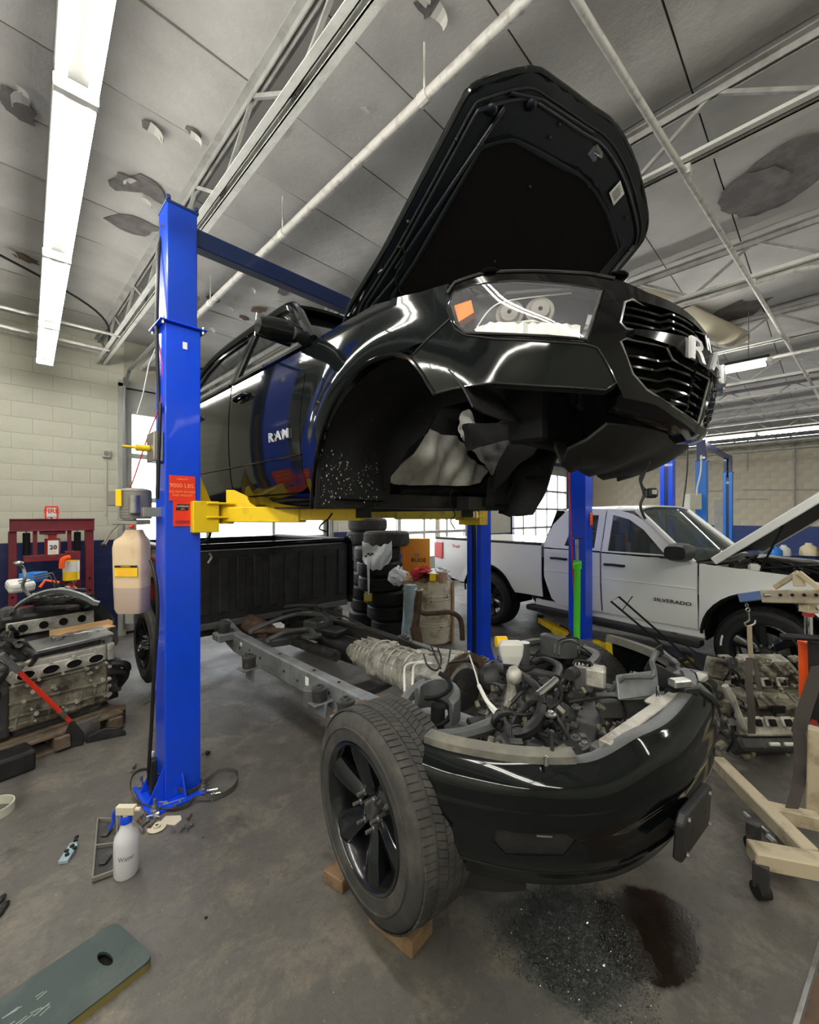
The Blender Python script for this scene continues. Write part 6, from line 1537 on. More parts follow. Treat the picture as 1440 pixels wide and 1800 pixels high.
# filler: tinier engine bay debris to break up the outline
fz = MB()
for k in range(150):
    px, py = random.uniform(850, 1040), random.uniform(1190, 1330)
    if py > 1180 + (px - 850) * .1 + 130: continue
    c = Z(px, py, random.uniform(.66, .84)); r = random.uniform(.008, .024)
    if k % 2: fz.cyl(c, c + V((random.uniform(-1, 1), random.uniform(-1, 1), random.uniform(-1, 1))).normalized() * r * 3, r * .5, n=7)
    else: fz.box(c, (r * 2, r * random.uniform(1, 3), r), rz=random.uniform(0, 3))
fz.build('small_fittings', M['iron'], CHS, kind='stuff', bevel=.002)
fz = MB()
for k in range(70):
    px, py = random.uniform(840, 1180), random.uniform(1180, 1330)
    c = Z(px, py, random.uniform(.7, .86)); r = random.uniform(.006, .013); fz.cyl(c, c + V((random.uniform(-1, 1), random.uniform(-1, 1), random.uniform(0, 1))).normalized() * r * 3, r, n=6)
fz.build('small_bolts', M['alu_dirty'], CHS, kind='stuff')
for k in range(14):
    a, b = (random.uniform(860, 1010), random.uniform(1185, 1290)), None
    b = (a[0] + random.uniform(-50, 50), a[1] + random.uniform(-35, 45)); c = ((a[0] + b[0]) / 2 + random.uniform(-15, 15), (a[1] + b[1]) / 2 - random.uniform(5, 25))
    hose([(*a, .84), (*c, .88), (*b, .80)], random.choice([.005, .007, .010, .014]), .85, random.choice(['cable', 'hose', 'plastic']), 'wiring')
# steering rack and angular engine cradle rails seen through
for (p, q, w_, h_, m) in [((820, 1300, .70), (905, 1250, .72), .09, .06, 'arm'), ((835, 1270, .72), (880, 1330, .70), .10, .07, 'plastic'), ((925, 1335, .66), (1010, 1275, .68), .05, .05, 'arm'), ((1050, 1240, .80), (1210, 1238, .84), .11, .09, 'frame_dark'), ((1075, 1280, .66), (1180, 1290, .66), .05, .05, 'iron'), ((1100, 1300, .62), (1140, 1260, .72), .12, .03, 'iron'),
                          ((790, 1290, .66), (850, 1320, .66), .05, .04, 'iron'), ((1085, 1325, .62), (1060, 1345, .62), .03, .03, 'wood')]:
    a, b = Z(*p), Z(*q); MB().bar(a, b, w_, h_).build('cradle_arm', M[m], CHS, bevel=.008)
# ---- cargo bed
BX0, BX1, BY0, BY1, BZ0, BZ1 = 1.12, 3.17, 4.20, 5.98, .66, 1.45
fr_ = MB(); fr_.b2((BX0 + .05, BY0, BZ0 + .04), (BX1 - .05, BY0 + .03, BZ1 - .04))
FB = fr_.build('bed_front_panel', M['plastic'], CHS, bevel=.008)
rbm = MB()
for k in range(11):
    x = BX0 + .16 + k * .174; o = MB().b2((x - .045, BY0 - .014, BZ0 + .14), (x + .045, BY0, BZ1 - .10)).build('bed_rib', M['plastic'], FB, bevel=.008)
MB().tube([(BX0 + .04, BY0 + .01, BZ1), (BX1 - .04, BY0 + .01, BZ1)], .028, 10).build('bed_header', M['black_paint2'], FB, smooth=True)
MB().b2((BX0 + .06, BY0 - .02, BZ0), (BX1 - .06, BY0 + .01, BZ0 + .06)).build('bed_lower_flange', M['arm'], FB, bevel=.006)
for sg, xo in ((1, BX0), (-1, BX1)):
    yc, zc_, r = 4.88, .50, .50; arc = [(yc + r * math.cos(a), zc_ + r * math.sin(a)) for a in [math.pi * (.93 - .86 * k / 14) for k in range(15)]]
    arc = [(y, z) for y, z in arc if z > .69]
    poly = [(BY0, .69), (BY0, BZ1), (BY1, BZ1), (BY1, .69)] + arc[::-1]
    o = panel(poly, lambda y, z: V((xo - sg * (.03 * math.sin((z - .66) / .79 * math.pi) - .01), y, z)), .08).build('bed_side', M['black_paint'], CHS, smooth=60); m_ = o.modifiers.new('so', 'SOLIDIFY'); m_.thickness = .015; m_.offset = 0
    MB().b2((xo + sg * .07, BY0 + .02, BZ0 + .05), (xo + sg * .10, BY1, BZ1 - .03)).build('bed_inner_side', M['plastic'], CHS, bevel=.004)
    MB().b2((xo - sg * .01, BY0, BZ1 - .03), (xo + sg * .12, BY1, BZ1 + .018)).build('bed_rail_cap', M['plastic'], CHS, bevel=.012)
    R = [[V((xo + sg * .0, y, z)) for y, z in arc], [V((xo + sg * .30, y, z)) for y, z in arc]]; MB().loft(R, closed=False, caps=False).build('rear_wheel_liner', M['liner'], CHS, solid=.008)
    MB().tube([(xo + sg * .02, BY0 - .01, BZ0 + .03), (xo + sg * .0, BY0 - .012, 1.0), (xo + sg * .02, BY0 - .01, BZ1 - .03), (xo + sg * .08, BY0 - .005, BZ1 + .008)], .035, 8, smooth=4).build('bed_corner', M['black_paint'], CHS, smooth=True)
MB().b2((BX0 + .08, BY0 + .03, BZ0 + .03), (BX1 - .08, BY1, BZ0 + .09)).build('bed_floor', M['plastic'], CHS)
MB().b2((BX0 + .06, BY1 - .05, BZ0 + .02), (BX1 - .06, BY1, BZ1)).build('tailgate', M['black_paint'], CHS, bevel=.01)
MB().tube([at(368, 972, Y=4.19), at(372, 980, Y=4.18), at(366, 990, Y=4.18)], .012, 6, smooth=3).build('bed_hook', M['steel'], FB, smooth=True)
a, b = at(533, 975, Y=4.18), at(592, 972, Y=4.18)
MB().b2((a.x, 4.178, a.z - .03), (b.x, 4.186, a.z + .006)).build('bed_label', M['plastic'], FB)
# ================================================================= white pickup in the next bay
WP, WD = V((5.25, .45, 0)), V((.1054, .9944, 0)); WN = V((-.9944, .1054, 0))
WT = thing('pickup_truck', 'white double-cab pickup with its bonnet propped open', 'truck', (6.2, 2.4, 0))
def wins(z, u): return (.30 * max(0, z - 1.28) if u < 4 else 0) + .05 * ((z - 1.0) / .5) ** 2 * (z < 1.0) + .02 * max(0, .8 - z)
def WB(u, z, off=0):
    bow = .03 * max(0, -u) ** 2
    ins = wins(z, u) * (1 if u < 2.42 or z < 1.3 else 0) + .25 * max(0, -u - .35) ** 1.5
    fl = .03 * math.exp(-((math.hypot(u, z - .48) - .50) / .07) ** 2) + .03 * math.exp(-((math.hypot(u - 3.42, z - .48) - .50) / .07) ** 2)
    return WP + WD * u + WN * (off - ins + fl) + V((0, 0, z))
def WUV(px, py):
    k = (px - CX) / F; u = (5.25 * (1 - k) - .45 * (1 + k)) / (.9944 * (1 + k) - .1054 * (1 - k)); z = 1.2
    for _ in range(5):
        q = WB(u, z); d = (q.x + q.y) * S2; z = CH + (HY - py) * d / F; r = (q.x - q.y) / (q.x + q.y); u -= (k - r) * 3.0
    return (u, z)
def wflip(u, z, off=0):       # far side of the truck
    p = WB(u, z, 0); q = p - WP; n = q.dot(WN); return p - WN * (n + 1.98 + n) - WN * off
def wskin(name, poly, m='white_paint', st=.06, gap=.004, off=0, both=True, holes=(), parent=None, th=.02, label=None):
    P = shrink(poly, gap) if gap else poly
    o = panel(P, lambda u, z: WB(u, z, off), st, holes).build(name, M[m], parent or WT, smooth=60, label=label); md = o.modifiers.new('so', 'SOLIDIFY'); md.thickness = th; md.offset = 0
    if both:
        o2 = panel(P, lambda u, z: wflip(u, z, off), st * 2, holes).build(name, M[m], parent or WT, smooth=60); md = o2.modifiers.new('so', 'SOLIDIFY'); md.thickness = th; md.offset = 0
    return o
def arcp(u0, z0, r, a0, a1, n=14): return [(u0 + r * math.cos(a0 + (a1 - a0) * k / n), z0 + r * .97 * math.sin(a0 + (a1 - a0) * k / n)) for k in range(n + 1)]
arcF = arcp(0, .50, .52, 0, math.pi); arcR = arcp(3.42, .50, .50, 0, math.pi)
wf = [(.535, 1.245), (.535, .52)] + [p for p in arcF if p[1] > .5] + [(-.52, .6), (-.80, .62), (-.86, .8), (-.86, 1.02), (-.62, 1.10), (-.2, 1.20)]
wskin('front_fender', wf, st=.05)
d1 = [(.545, .53), (.545, 1.245), (.60, 1.262), (1.585, 1.285), (1.585, .53)]
DF = wskin('front_door', d1, st=.07)
DR = wskin('rear_door', [(1.60, .53), (1.60, 1.285), (2.36, 1.30), (2.40, 1.28), (2.40, .9), (2.30, .6), (2.2, .53)], st=.07)
# greenhouse
wskin('window_frame', [(.60, 1.268), (1.0, 1.60), (1.25, 1.765), (1.42, 1.815), (1.585, 1.83), (1.585, 1.292)], st=.06, holes=[[(.86, 1.31), (1.12, 1.58), (1.30, 1.70), (1.50, 1.755), (1.51, 1.31)]])
wskin('window_frame', [(1.595, 1.292), (1.595, 1.83), (1.9, 1.835), (2.16, 1.80), (2.32, 1.62), (2.42, 1.34), (2.42, 1.30)], st=.06, holes=[[(1.68, 1.33), (1.68, 1.75), (1.86, 1.755), (2.0, 1.74), (2.10, 1.34)]])
for h in ([(.86, 1.31), (1.12, 1.58), (1.30, 1.70), (1.50, 1.755), (1.51, 1.31)], [(1.68, 1.33), (1.68, 1.75), (1.86, 1.755), (2.0, 1.74), (2.10, 1.34)]):
    wskin('window_glass', h, 'car_glass', st=.1, off=-.02, gap=0, th=.004)
    wskin('window_seal', h, 'matte', st=.1, off=-.012, gap=-.012, th=.012, holes=[h])
MB().tube([WB(u, 1.286, .006) for u in (.60, .9, 1.2, 1.58)], .009, 6).tube([WB(u, 1.295, .006) for u in (1.60, 1.9, 2.2, 2.38)], .009, 6).build('belt_strip', M['matte'], WT, kind='stuff')
# bed
wb_ = [(2.44, .60), (2.44, 1.335), (4.62, 1.335), (4.66, 1.2), (4.66, .72), (3.95, .62)] + [p for p in arcR if p[1] > .6][0:0] + [p for p in arcR if p[1] > .61] + [(2.9, .60)]
wskin('bed_side', wb_, st=.07)
MB().tube([WB(2.45, 1.345), WB(4.62, 1.345)], .022, 8).build('bed_rail', M['plastic'], WT, smooth=True)
MB().add([WB(2.46, 1.36, -.03), WB(4.62, 1.36, -.03), WB(4.62, 1.36, -1.93), WB(2.46, 1.36, -1.93), WB(2.46, 1.32, -.03), WB(4.62, 1.32, -.03), WB(4.62, 1.32, -1.93), WB(2.46, 1.32, -1.93)], [(0, 1, 2, 3), (4, 5, 1, 0), (5, 6, 2, 1), (6, 7, 3, 2), (7, 4, 0, 3), (7, 6, 5, 4)]).build('bed_cover', M['white_paint'], WT)
MB().add([WB(4.66, .65, -.02), WB(4.66, .65, -1.94), WB(4.66, 1.33, -1.94), WB(4.66, 1.33, -.02), WB(4.60, .65, -.02), WB(4.60, .65, -1.94), WB(4.60, 1.33, -1.94), WB(4.60, 1.33, -.02)], [(0, 1, 2, 3), (4, 5, 1, 0), (5, 6, 2, 1), (6, 7, 3, 2), (7, 4, 0, 3), (7, 6, 5, 4)]).build('tailgate', M['white_paint'], WT)
# tail lamp
a, b = WUV(769, 990), WUV(781, 955)
wskin('tail_lamp', [(4.44, .98), (4.44, 1.27), (4.60, 1.27), (4.645, 1.2), (4.645, 1.0)], 'brake', off=.014, both=True, gap=0, th=.03, st=.1)
MB().add([WB(4.645, .98, .0), WB(4.645, 1.27, .0), WB(4.645, 1.27, -.14), WB(4.645, .98, -.14)], [(0, 1, 2, 3)]).build('tail_lamp', M['brake'], WT, solid=.03)
MB().bar(WB(4.72, .58, -.05), WB(4.72, .58, -1.9), .1, .16).build('rear_bumper', M['chrome'], WT, bevel=.02)
# red script on the bed side
sc = WUV(801, 952); zzs = sc[1]
text_mb('Trail', .075, .004, lambda x, y, h: WB(4.12 - x, 1.22 + y + .0, .016 + h), sx=1.3).build('bed_script', M['label_red'], WT, label='red script lettering on the bed side')
# roof, pillars
MB().grid(lambda a, b: (lambda u, v: WB(u, 1.83) - WN * (.02 + v * 1.70) + V((0, 0, .055 * (1 - (v * 2 - 1) ** 4) - .03 * (a - .4) ** 2)))(1.20 + a * 1.0, b), 10, 10).build('roof', M['white_paint'], WT, smooth=60, solid=.02)
MB().grid(lambda a, b: (lambda u: WB(u, 1.25 + .56 * a) * 1.0 - WN * ((.03 + .09 * a) * 0 + b * (1.90 - .24 * a)) + V((0, 0, .02 * math.sin(math.pi * b))) - WD * (.16 * math.sin(math.pi * b)))(.62 + .62 * a), 8, 12).build('windshield', M['car_glass'], WT, smooth=60, solid=.006)
for v in (0, 1):
    P = []
    for k in range(7):
        a = k / 6; u = .58 + .64 * a; q = WB(u, 1.24 + .575 * a); P.append(q if v == 0 else q - WN * (1.90 - .24 * a))
    MB().tube(P, .035, 8).build('windshield_pillar', M['white_paint'], WT, smooth=True)
MB().grid(lambda a, b: WB(2.42 - .12 * a, 1.32 + .50 * a) - WN * (b * (1.92 - .2 * a)), 4, 6).build('rear_window', M['tint'], WT, solid=.01)
MB().grid(lambda a, b: WB(.60 - .18 * a, 1.245 + .0 * a) - WN * (.05 + b * 1.84) - WD * (.10 * math.sin(math.pi * b)), 4, 10).build('cowl', M['matte'], WT, solid=.02)
wpd = MB().tube([WB(.52, 1.27, -.3), WB(.66, 1.33, -.7)], .008, 6).tube([WB(.52, 1.27, -1.0), WB(.66, 1.33, -1.4)], .008, 6).build('wipers', M['matte'], WT, kind='stuff')
# seats, wheel, dark interior
for v in (.55, 1.35):
    for u in (1.45, 2.2):
        c = WB(u, .85) - WN * v; s_ = MB().box(c, (.5, .5, .2)); s_.box(c + WD * .22 + V((0, 0, .36)), (.48, .14, .6)); s_.box(c + WD * .25 + V((0, 0, .74)), (.26, .10, .18)); s_.build('seat', M['seat'], WT, bevel=.04, seg=2)
MB().box(WB(.95, 1.12) - WN * .97, (1.7, .3, .28)).build('dashboard', M['matte'], WT, bevel=.04)
c = WB(1.12, 1.22) - WN * 1.4; MB().lathe([(.17, 0), (.185, .012), (.17, .024), (.16, .012)], c, WD * 1 + V((0, 0, .5)), 24, closed=True).build('steering_wheel', M['matte'], WT, smooth=True)
# doors' handles, mirror, lettering
for u, z in ((1.42, 1.145), (2.17, 1.165)):
    h = MB().tube([WB(u - .12, z, .0), WB(u - .10, z, .03), WB(u, z + .004, .035), WB(u + .10, z, .03), WB(u + .12, z, .0)], .016, 8, smooth=3).build('door_handle', M['plastic'], WT, smooth=True)
mz = MB(); R = []
for k in range(8):
    t = k / 7; c = WB(.66, 1.36, .04 + .30 * t); hz = .100 * math.sin(math.pi * (.15 + .72 * t)) ** .4; R.append([c + WD * (.10 * math.copysign(abs(math.cos(q)) ** .6, math.cos(q))) + V((0, 0, hz * math.copysign(abs(math.sin(q)) ** .6, math.sin(q)))) for q in [2 * math.pi * j / 16 for j in range(16)]])
mm_ = MB().loft(R).build('mirror', M['plastic'], WT, smooth=40); MB().tube([WB(.66, 1.29, -.03), WB(.66, 1.30, .08)], .035, 8).build('mirror_arm', M['plastic'], mm_, smooth=True)
text_mb('SILVERADO', .052, .004, lambda x, y, h: WB(.785 - x, .80 + y, .022 + h), sx=1.42, bold=.0006).build('door_badge', M['plastic'], WT, label='dark lettering badge on the door')
MB().tube([WB(u, .97, .012) for u in (.55, .9, 1.2, 1.58)], .006, 5).tube([WB(u, .985, .012) for u in (1.60, 1.9, 2.38)], .006, 5).build('door_crease', M['white_paint'], WT, kind='stuff')
# running board
MB().bar(WB(.50, .40, .07), WB(2.65, .44, .07), .16, .07).build('running_board', M['plastic'], WT, bevel=.015)
MB().bar(WB(.50, .49, -.06), WB(2.6, .50, -.06), .05, .10).build('sill', M['white_paint'], WT, bevel=.01)
for u in (.8, 1.5, 2.3): MB().bar(WB(u, .45, -.1), WB(u, .42, .06), .04, .02).build('board_bracket', M['matte'], WT)
# arch liners
for u0 in (0, 3.42):
    A = arcp(u0, .50, .50, -.15, math.pi + .15, 18)
    for nsg, base in ((0, .02), (1, 1.55)):
        MB().loft([[WB(u, z, -.03) - WN * (base - .02) for u, z in A], [WB(u, z, -.03) - WN * (base + .38) for u, z in A]], closed=False, caps=False).build('wheel_liner', M['matte'], WT, smooth=50, solid=.01)
        MB().add([WB(u, z, -.03) - WN * (base + (.38 if nsg == 0 else -.02)) for u, z in A], [tuple(range(len(A)))]).build('inner_panel', M['matte'], WT, solid=.01)
    MB().tube([WB(u, z, .012) for u, z in arcp(u0, .50, .515 if u0 == 0 else .495, .02, math.pi - .02, 18)], .014, 6).build('arch_lip', M['matte'], WT, smooth=True)
# open bonnet
def WH(a, b, t=0):  # a along width, b from hinge outward
    L = 1.28; ang = math.radians(39); u = .42 - b * L * math.cos(ang); z = 1.30 + b * L * math.sin(ang)
    return WP + WD * u - WN * (.04 + a * 1.86 + .06 * b * (1 - 2 * a)) + V((0, 0, z + .05 * math.sin(math.pi * a) - t))
MB().grid(lambda a, b: WH(a, b), 8, 6).build('bonnet', M['white_paint'], WT, smooth=60, solid=.012, label='propped-open white bonnet')
MB().grid(lambda a, b: WH(.05 + a * .9, .06 + b * .88, .05), 8, 6).build('bonnet_lining', M['plastic'], WT, smooth=60, solid=.02)
for a in (0.0, 1.0): MB().bar(WH(a, .0, .03), WH(a, 1, .03), .03, .08).build('bonnet_edge', M['white_paint'], WT, bevel=.01)
MB().tube([WB(.05, 1.2, -.1), WH(.06, .55, .05)], .01, 8).build('prop_strut', M['matte'], WT)
# engine bay
eb = MB(); 
eb.add([WB(.40, 1.15, -.10), WB(-.80, 1.02, -.16), WB(-.80, 1.02, -1.8), WB(.40, 1.15, -1.85)], [(0, 1, 2, 3)])
eb.build('engine_bay_floor', M['matte'], WT, solid=.1)
for (u, v, z, s, m) in [(.2, .25, 1.18, (.2, .25, .16), 'plastic'), (-.1, .35, 1.2, (.25, .2, .12), 'plastic'), (-.3, .6, 1.17, (.5, .4, .12), 'matte'), (.25, .7, 1.2, (.2, .2, .12), 'steel'), (-.5, .25, 1.12, (.2, .3, .14), 'plastic'), (.0, 1.2, 1.17, (.4, .5, .14), 'plastic'), (.1, .12, 1.23, (.1, .1, .08), 'coolant')]:
    MB().box(WB(u, z) - WN * v, s, rz=random.uniform(-.3, .3)).build('engine_part', M[m], WT, bevel=.02)
hh = MB()
for k in range(8): hh.tube([WB(random.uniform(-.7, .35), 1.2, -random.uniform(.1, .6)), WB(random.uniform(-.7, .35), 1.3, -random.uniform(.1, .6)), WB(random.uniform(-.7, .35), 1.2, -random.uniform(.1, .6))], .012, 6, smooth=4)
hh.build('engine_hoses', M['cable'], WT, kind='stuff')
MB().bar(WB(-.90, .75, -.05), WB(-.90, .75, -1.9), .22, .45).build('front_bumper', M['chrome'], WT, bevel=.05)
MB().bar(WB(-.84, 1.02, -.1), WB(-.84, 1.02, -1.85), .05, .18).build('radiator_top', M['matte'], WT, bevel=.01)
MB().prism([(-.8, .50), (4.5, .50), (4.5, .62), (-.8, .62)], WP - WN * .5, WD, (0, 0, 1), .08).prism([(-.8, .50), (4.5, .50), (4.5, .62), (-.8, .62)], WP - WN * 1.5, WD, (0, 0, 1), .08).build('frame_rails', M['matte'], WT, kind='stuff')
MB().add([WB(.5, .55, -.04), WB(2.5, .55, -.04), WB(2.5, .55, -1.9), WB(.5, .55, -1.9)], [(0, 1, 2, 3)]).build('floor_pan', M['matte'], WT, solid=.05)
# wheels: chunky all-terrain tyre, black alloy
ang = math.atan2(WD.y, WD.x) - math.pi / 2
for i, (u, side) in enumerate(((0, 0), (3.42, 0), (0, 1), (3.42, 1))):
    c = WP + WD * u + V((0, 0, .425)) + (WN * -.02 if not side else -WN * 1.94)
    if i == 0: WW = wheel(WT, c, ang, 'rubber_dk', R=.415, W=.28, rimR=.27)
    else: o = copy_tree(WW, WT); o.location = c - base_loc(WT); o.rotation_euler = (0, 0, ang + (math.pi if side else 0))
for (r, a0, s) in ((.345, 2.55, .055), (.345, .35, .05)):
    for k in range(5):
        a = a0 + k * .05; 
        c = WP + V((0, 0, .425)) + WN * -.012 + WD * (-r * math.cos(a) * -1) + V((0, 0, r * math.sin(a) * .3))
t = MB()
for k in range(6):
    for a in (math.pi + .05 - k * .055, .02 + k * .05):
        q = WP + WD * (-.345 * math.cos(a) * -1) + V((0, 0, .425 + .345 * math.sin(a))) + WN * -.008
        t.box(q, (.006, .016, .022))
t.build('tyre_lettering', M['white'], WT, kind='stuff')
# ================================================================= left side: shop press, engines, tools
def root(name, label, cat, p, group=None): return thing(name, label, cat, (p[0], p[1], p[2] if len(p) > 2 else 0), group)
# shop press against the wall; its plane is roughly parallel to the wall
PY_ = 6.75
def PP(px, py, dy=0): return at(px, py, Y=PY_ + dy)
PR = root('shop_press', 'dark red hydraulic shop press standing against the left wall', 'press', PP(90, 1050))
tl, tr = PP(16, 912), PP(164, 912); zt = tl.z; zb = PP(90, 933).z
MB().b2((tl.x, PY_ - .09, zb), (tr.x, PY_ - .08, zt)).b2((tl.x, PY_ - .12, zt - .012), (tr.x, PY_ + .05, zt)).b2((tl.x, PY_ - .12, zb), (tr.x, PY_ + .05, zb + .012)).build('top_beam', M['maroon'], PR, bevel=.003)
for a, b in ((14, 29), (149, 163)):
    x0, x1 = PP(a, 1000).x, PP(b, 1000).x
    o = MB().b2((x0, PY_ - .08, 0), (x1, PY_ + .04, zb)).build('upright', M['maroon'], PR, bevel=.004)
    h = MB()
    for z in (.5, .65, .8, .95): h.cyl(((x0 + x1) / 2, PY_ - .079, z), ((x0 + x1) / 2, PY_ - .083, z), .014, n=12)
    h.build('pin_hole', M['matte'], o, kind='stuff')
    MB().b2((x0 - .05, PY_ - .3, 0), (x1 + .05, PY_ + .2, .04)).build('foot', M['maroon'], o, bevel=.004)
for px in (46, 135):
    x = PP(px, 980).x; o = MB().cyl((x, PY_ - .05, zb - .28), (x, PY_ - .05, zb - .02), .035, n=14).build('return_spring', M['matte'], PR, smooth=30)
    MB().cyl((x, PY_ - .05, zb - .02), (x, PY_ - .05, zb + .02), .01, n=8).build('spring_bolt', M['steel'], o)
for px in (61, 121): MB().b2((PP(px, 950).x - .02, PY_ - .06, PP(60, 980).z), (PP(px, 950).x + .02, PY_ - .03, zb)).build('guide_bar', M['maroon'], PR)
xj = PP(92, 960).x; zj = PP(92, 978).z
J = MB().cyl((xj, PY_ - .02, zj), (xj, PY_ - .02, zj + .22), .075, n=20).cyl((xj, PY_ - .02, zj + .22), (xj, PY_ - .02, zb), .04, n=16).build('bottle_jack', M['red'], PR, smooth=30)
MB().b2((xj - .12, PY_ - .08, zb - .04), (xj + .12, PY_ + .04, zb)).build('jack_saddle', M['maroon'], PR, bevel=.005)
lb = MB().b2((xj - .05, PY_ - .107, zj + .03), (xj + .05, PY_ - .10, zj + .20)).build('jack_label', M['white'], J)
text_mb('20', .07, .001, plane_map((xj, PY_ - .110, zj + .115), (1, 0, 0), (0, 0, 1)), bold=.002).build('lettering', M['ink'], lb)
text_mb('TON', .018, .001, plane_map((xj, PY_ - .110, zj + .06), (1, 0, 0), (0, 0, 1))).build('lettering', M['label_red'], lb)
MB().b2((PP(40, 982).x, PY_ - .09, PP(40, 988).z), (PP(122, 982).x, PY_ + .04, PP(40, 977).z)).build('press_beam', M['maroon'], PR, bevel=.004)
MB().b2((PP(112, 982).x, PY_ - .09, PP(40, 1030).z - .1), (PP(140, 982).x, PY_ + .03, PP(40, 972).z)).build('bed_plate', M['maroon'], PR, bevel=.006)
MB().b2((PP(14, 982).x, PY_ - .1, .55), (PP(163, 982).x, PY_ + .04, .68)).build('lower_beam', M['maroon'], PR, bevel=.006)
# fire sign on the wall
ys = YB - .03; a, b = at(79, 910, Y=ys), at(102, 890, Y=ys)
FS = thing('fire_sign', 'small red and white fire extinguisher sign on the wall over the press', 'sign', ((a.x + b.x) / 2, ys, a.z))
MB().b2((a.x, ys, a.z - .22), (b.x, ys + .008, b.z)).build('plate', M['label_red'], FS); MB().b2((a.x + .015, ys - .003, b.z - .15), (b.x - .015, ys, b.z - .02)).build('white_field', M['white'], FS)
text_mb('FIRE', .085, .001, plane_map(((a.x + b.x) / 2, ys - .005, b.z - .065), (1, 0, 0), (0, 0, 1)), bold=.002).build('lettering', M['label_red'], FS)
MB().b2(((a.x + b.x) / 2 - .045, ys - .003, b.z - .24), ((a.x + b.x) / 2 + .045, ys, b.z - .14)).build('white_field', M['white'], FS)
MB().prism([(0, 0), (.03, .05), (.012, .05), (.012, .08), (-.012, .08), (-.012, .05), (-.03, .05)], ((a.x + b.x) / 2, ys - .0035, b.z - .22), (1, 0, 0), (0, 0, 1), .001).build('arrow', M['label_red'], FS)
# extinguisher in front of the press
q = PP(125, 1000, -.35); FE = root('fire_extinguisher', 'red fire extinguisher with yellow label standing before the press', 'extinguisher', q)
zq = .42
MB().lathe([(.01, 0), (.075, .0), (.078, .03), (.078, .40), (.06, .46), (.03, .49), (.03, .52)], (q.x, q.y, zq), n=22).build('cylinder', M['red'], FE, smooth=30)
c = at(125, 1000, Y=q.y); 
MB().lathe([(.0795, -.13), (.0795, .10)], (q.x, q.y, c.z), n=22).build('label', M['label_yellow'], FE, smooth=True); MB().lathe([(.0802, -.03), (.0802, .10)], (q.x, q.y, c.z), n=22).build('label_upper', M['white'], FE, smooth=True)
MB().box((q.x, q.y, zq + .55), (.05, .12, .04), rz=.5).build('valve', M['steel'], FE, bevel=.008); MB().tube([(q.x, q.y, zq + .55), (q.x - .1, q.y - .03, zq + .5), (q.x - .11, q.y - .04, zq + .3)], .012, 8, smooth=4).build('hose', M['hose'], FE, smooth=True)
MB().b2((q.x - .12, q.y - .12, 0), (q.x + .12, q.y + .12, zq)).build('stand_box', M['maroon'], FE, bevel=.01)
p = at(118, 995, Y=q.y - .12); o = solo(MB().tube([p + V((.02, 0, .10)), p + V((-.04, -.03, .08)), p + V((-.05, -.03, -.02))], .03, 8, smooth=3), 'glove', M['orange'], 'orange glove draped over the extinguisher', 'glove', smooth=True)
# round box fixture on the wall
c = at(187, 797, Y=YB - .04); o = solo(MB().box(c, (.10, .05, .12)), 'wall_outlet', M['cream'], 'round-faced outlet box on the wall beside the garage door', 'outlet', bevel=.01)
MB().cyl(c + V((0, -.025, 0)), c + V((0, -.035, 0)), .035, n=16).build('socket', M['steel'], o)
solo(MB().tube([at(187, 810, Y=YB - .02), at(186, 905, Y=YB - .02)], .012, 6), 'wall_conduit', M['cream'], 'thin conduit running down from the outlet box', 'conduit')

# --- engine on a pallet
def frame_at(o, ang):
    c, s = math.cos(ang), math.sin(ang); return V(o), V((c, s, 0)), V((-s, c, 0))
EG = at(95, 1275, Z=0)   # ground in front of the pallet
eo, eu, ev = frame_at((.556, 4.055, 0), math.radians(11))
def E(a, b, z): return eo + eu * a + ev * b + V((0, 0, z))
RE = Matrix.Rotation(math.radians(11), 3, 'Z')
PL = root('pallet', 'oily wooden pallet carrying the bare engine at left', 'pallet', E(0, .3, 0))
for i in range(5): MB().box(E(-.16, .08 + i * .14, .125), (.80, .11, .022), RE).build('board', M['pallet'], PL, bevel=.003)
for i in range(3): MB().box(E(-.52 + i * .35, .35, .065), (.09, .72, .09), RE).build('stringer', M['pallet'], PL, bevel=.004)
for i in range(3): MB().box(E(-.16, .08 + i * .28, .011), (.80, .10, .02), RE).build('board', M['pallet'], PL, bevel=.003)
EN = root('engine_block', 'bare inline engine with four oval ports sitting on the wooden pallet', 'engine', E(0, .3, .14))
def ebox(a, b, z, s, m, name, parent=None, bev=.01, rot=0, jit=0):
    mb = MB().box((0, 0, 0), s, RE @ Matrix.Rotation(rot, 3, 'X')); mb.v = [p + E(a, b, z) for p in mb.v]
    if jit: mb.jit(jit)
    return mb.build(name, M[m], parent or EN, bevel=bev, seg=2)
bk = ebox(-.12, .36, .36, (.62, .36, .34), 'alu_dirty', 'block', bev=.02); ebox(-.12, .36, .17, (.56, .30, .08), 'iron', 'oil_pan', bev=.02)
ebox(-.12, .38, .60, (.62, .34, .14), 'alu', 'cylinder_head', bev=.015)
ebox(-.12, .40, .69, (.58, .30, .06), 'iron', 'cam_cover', bev=.02)
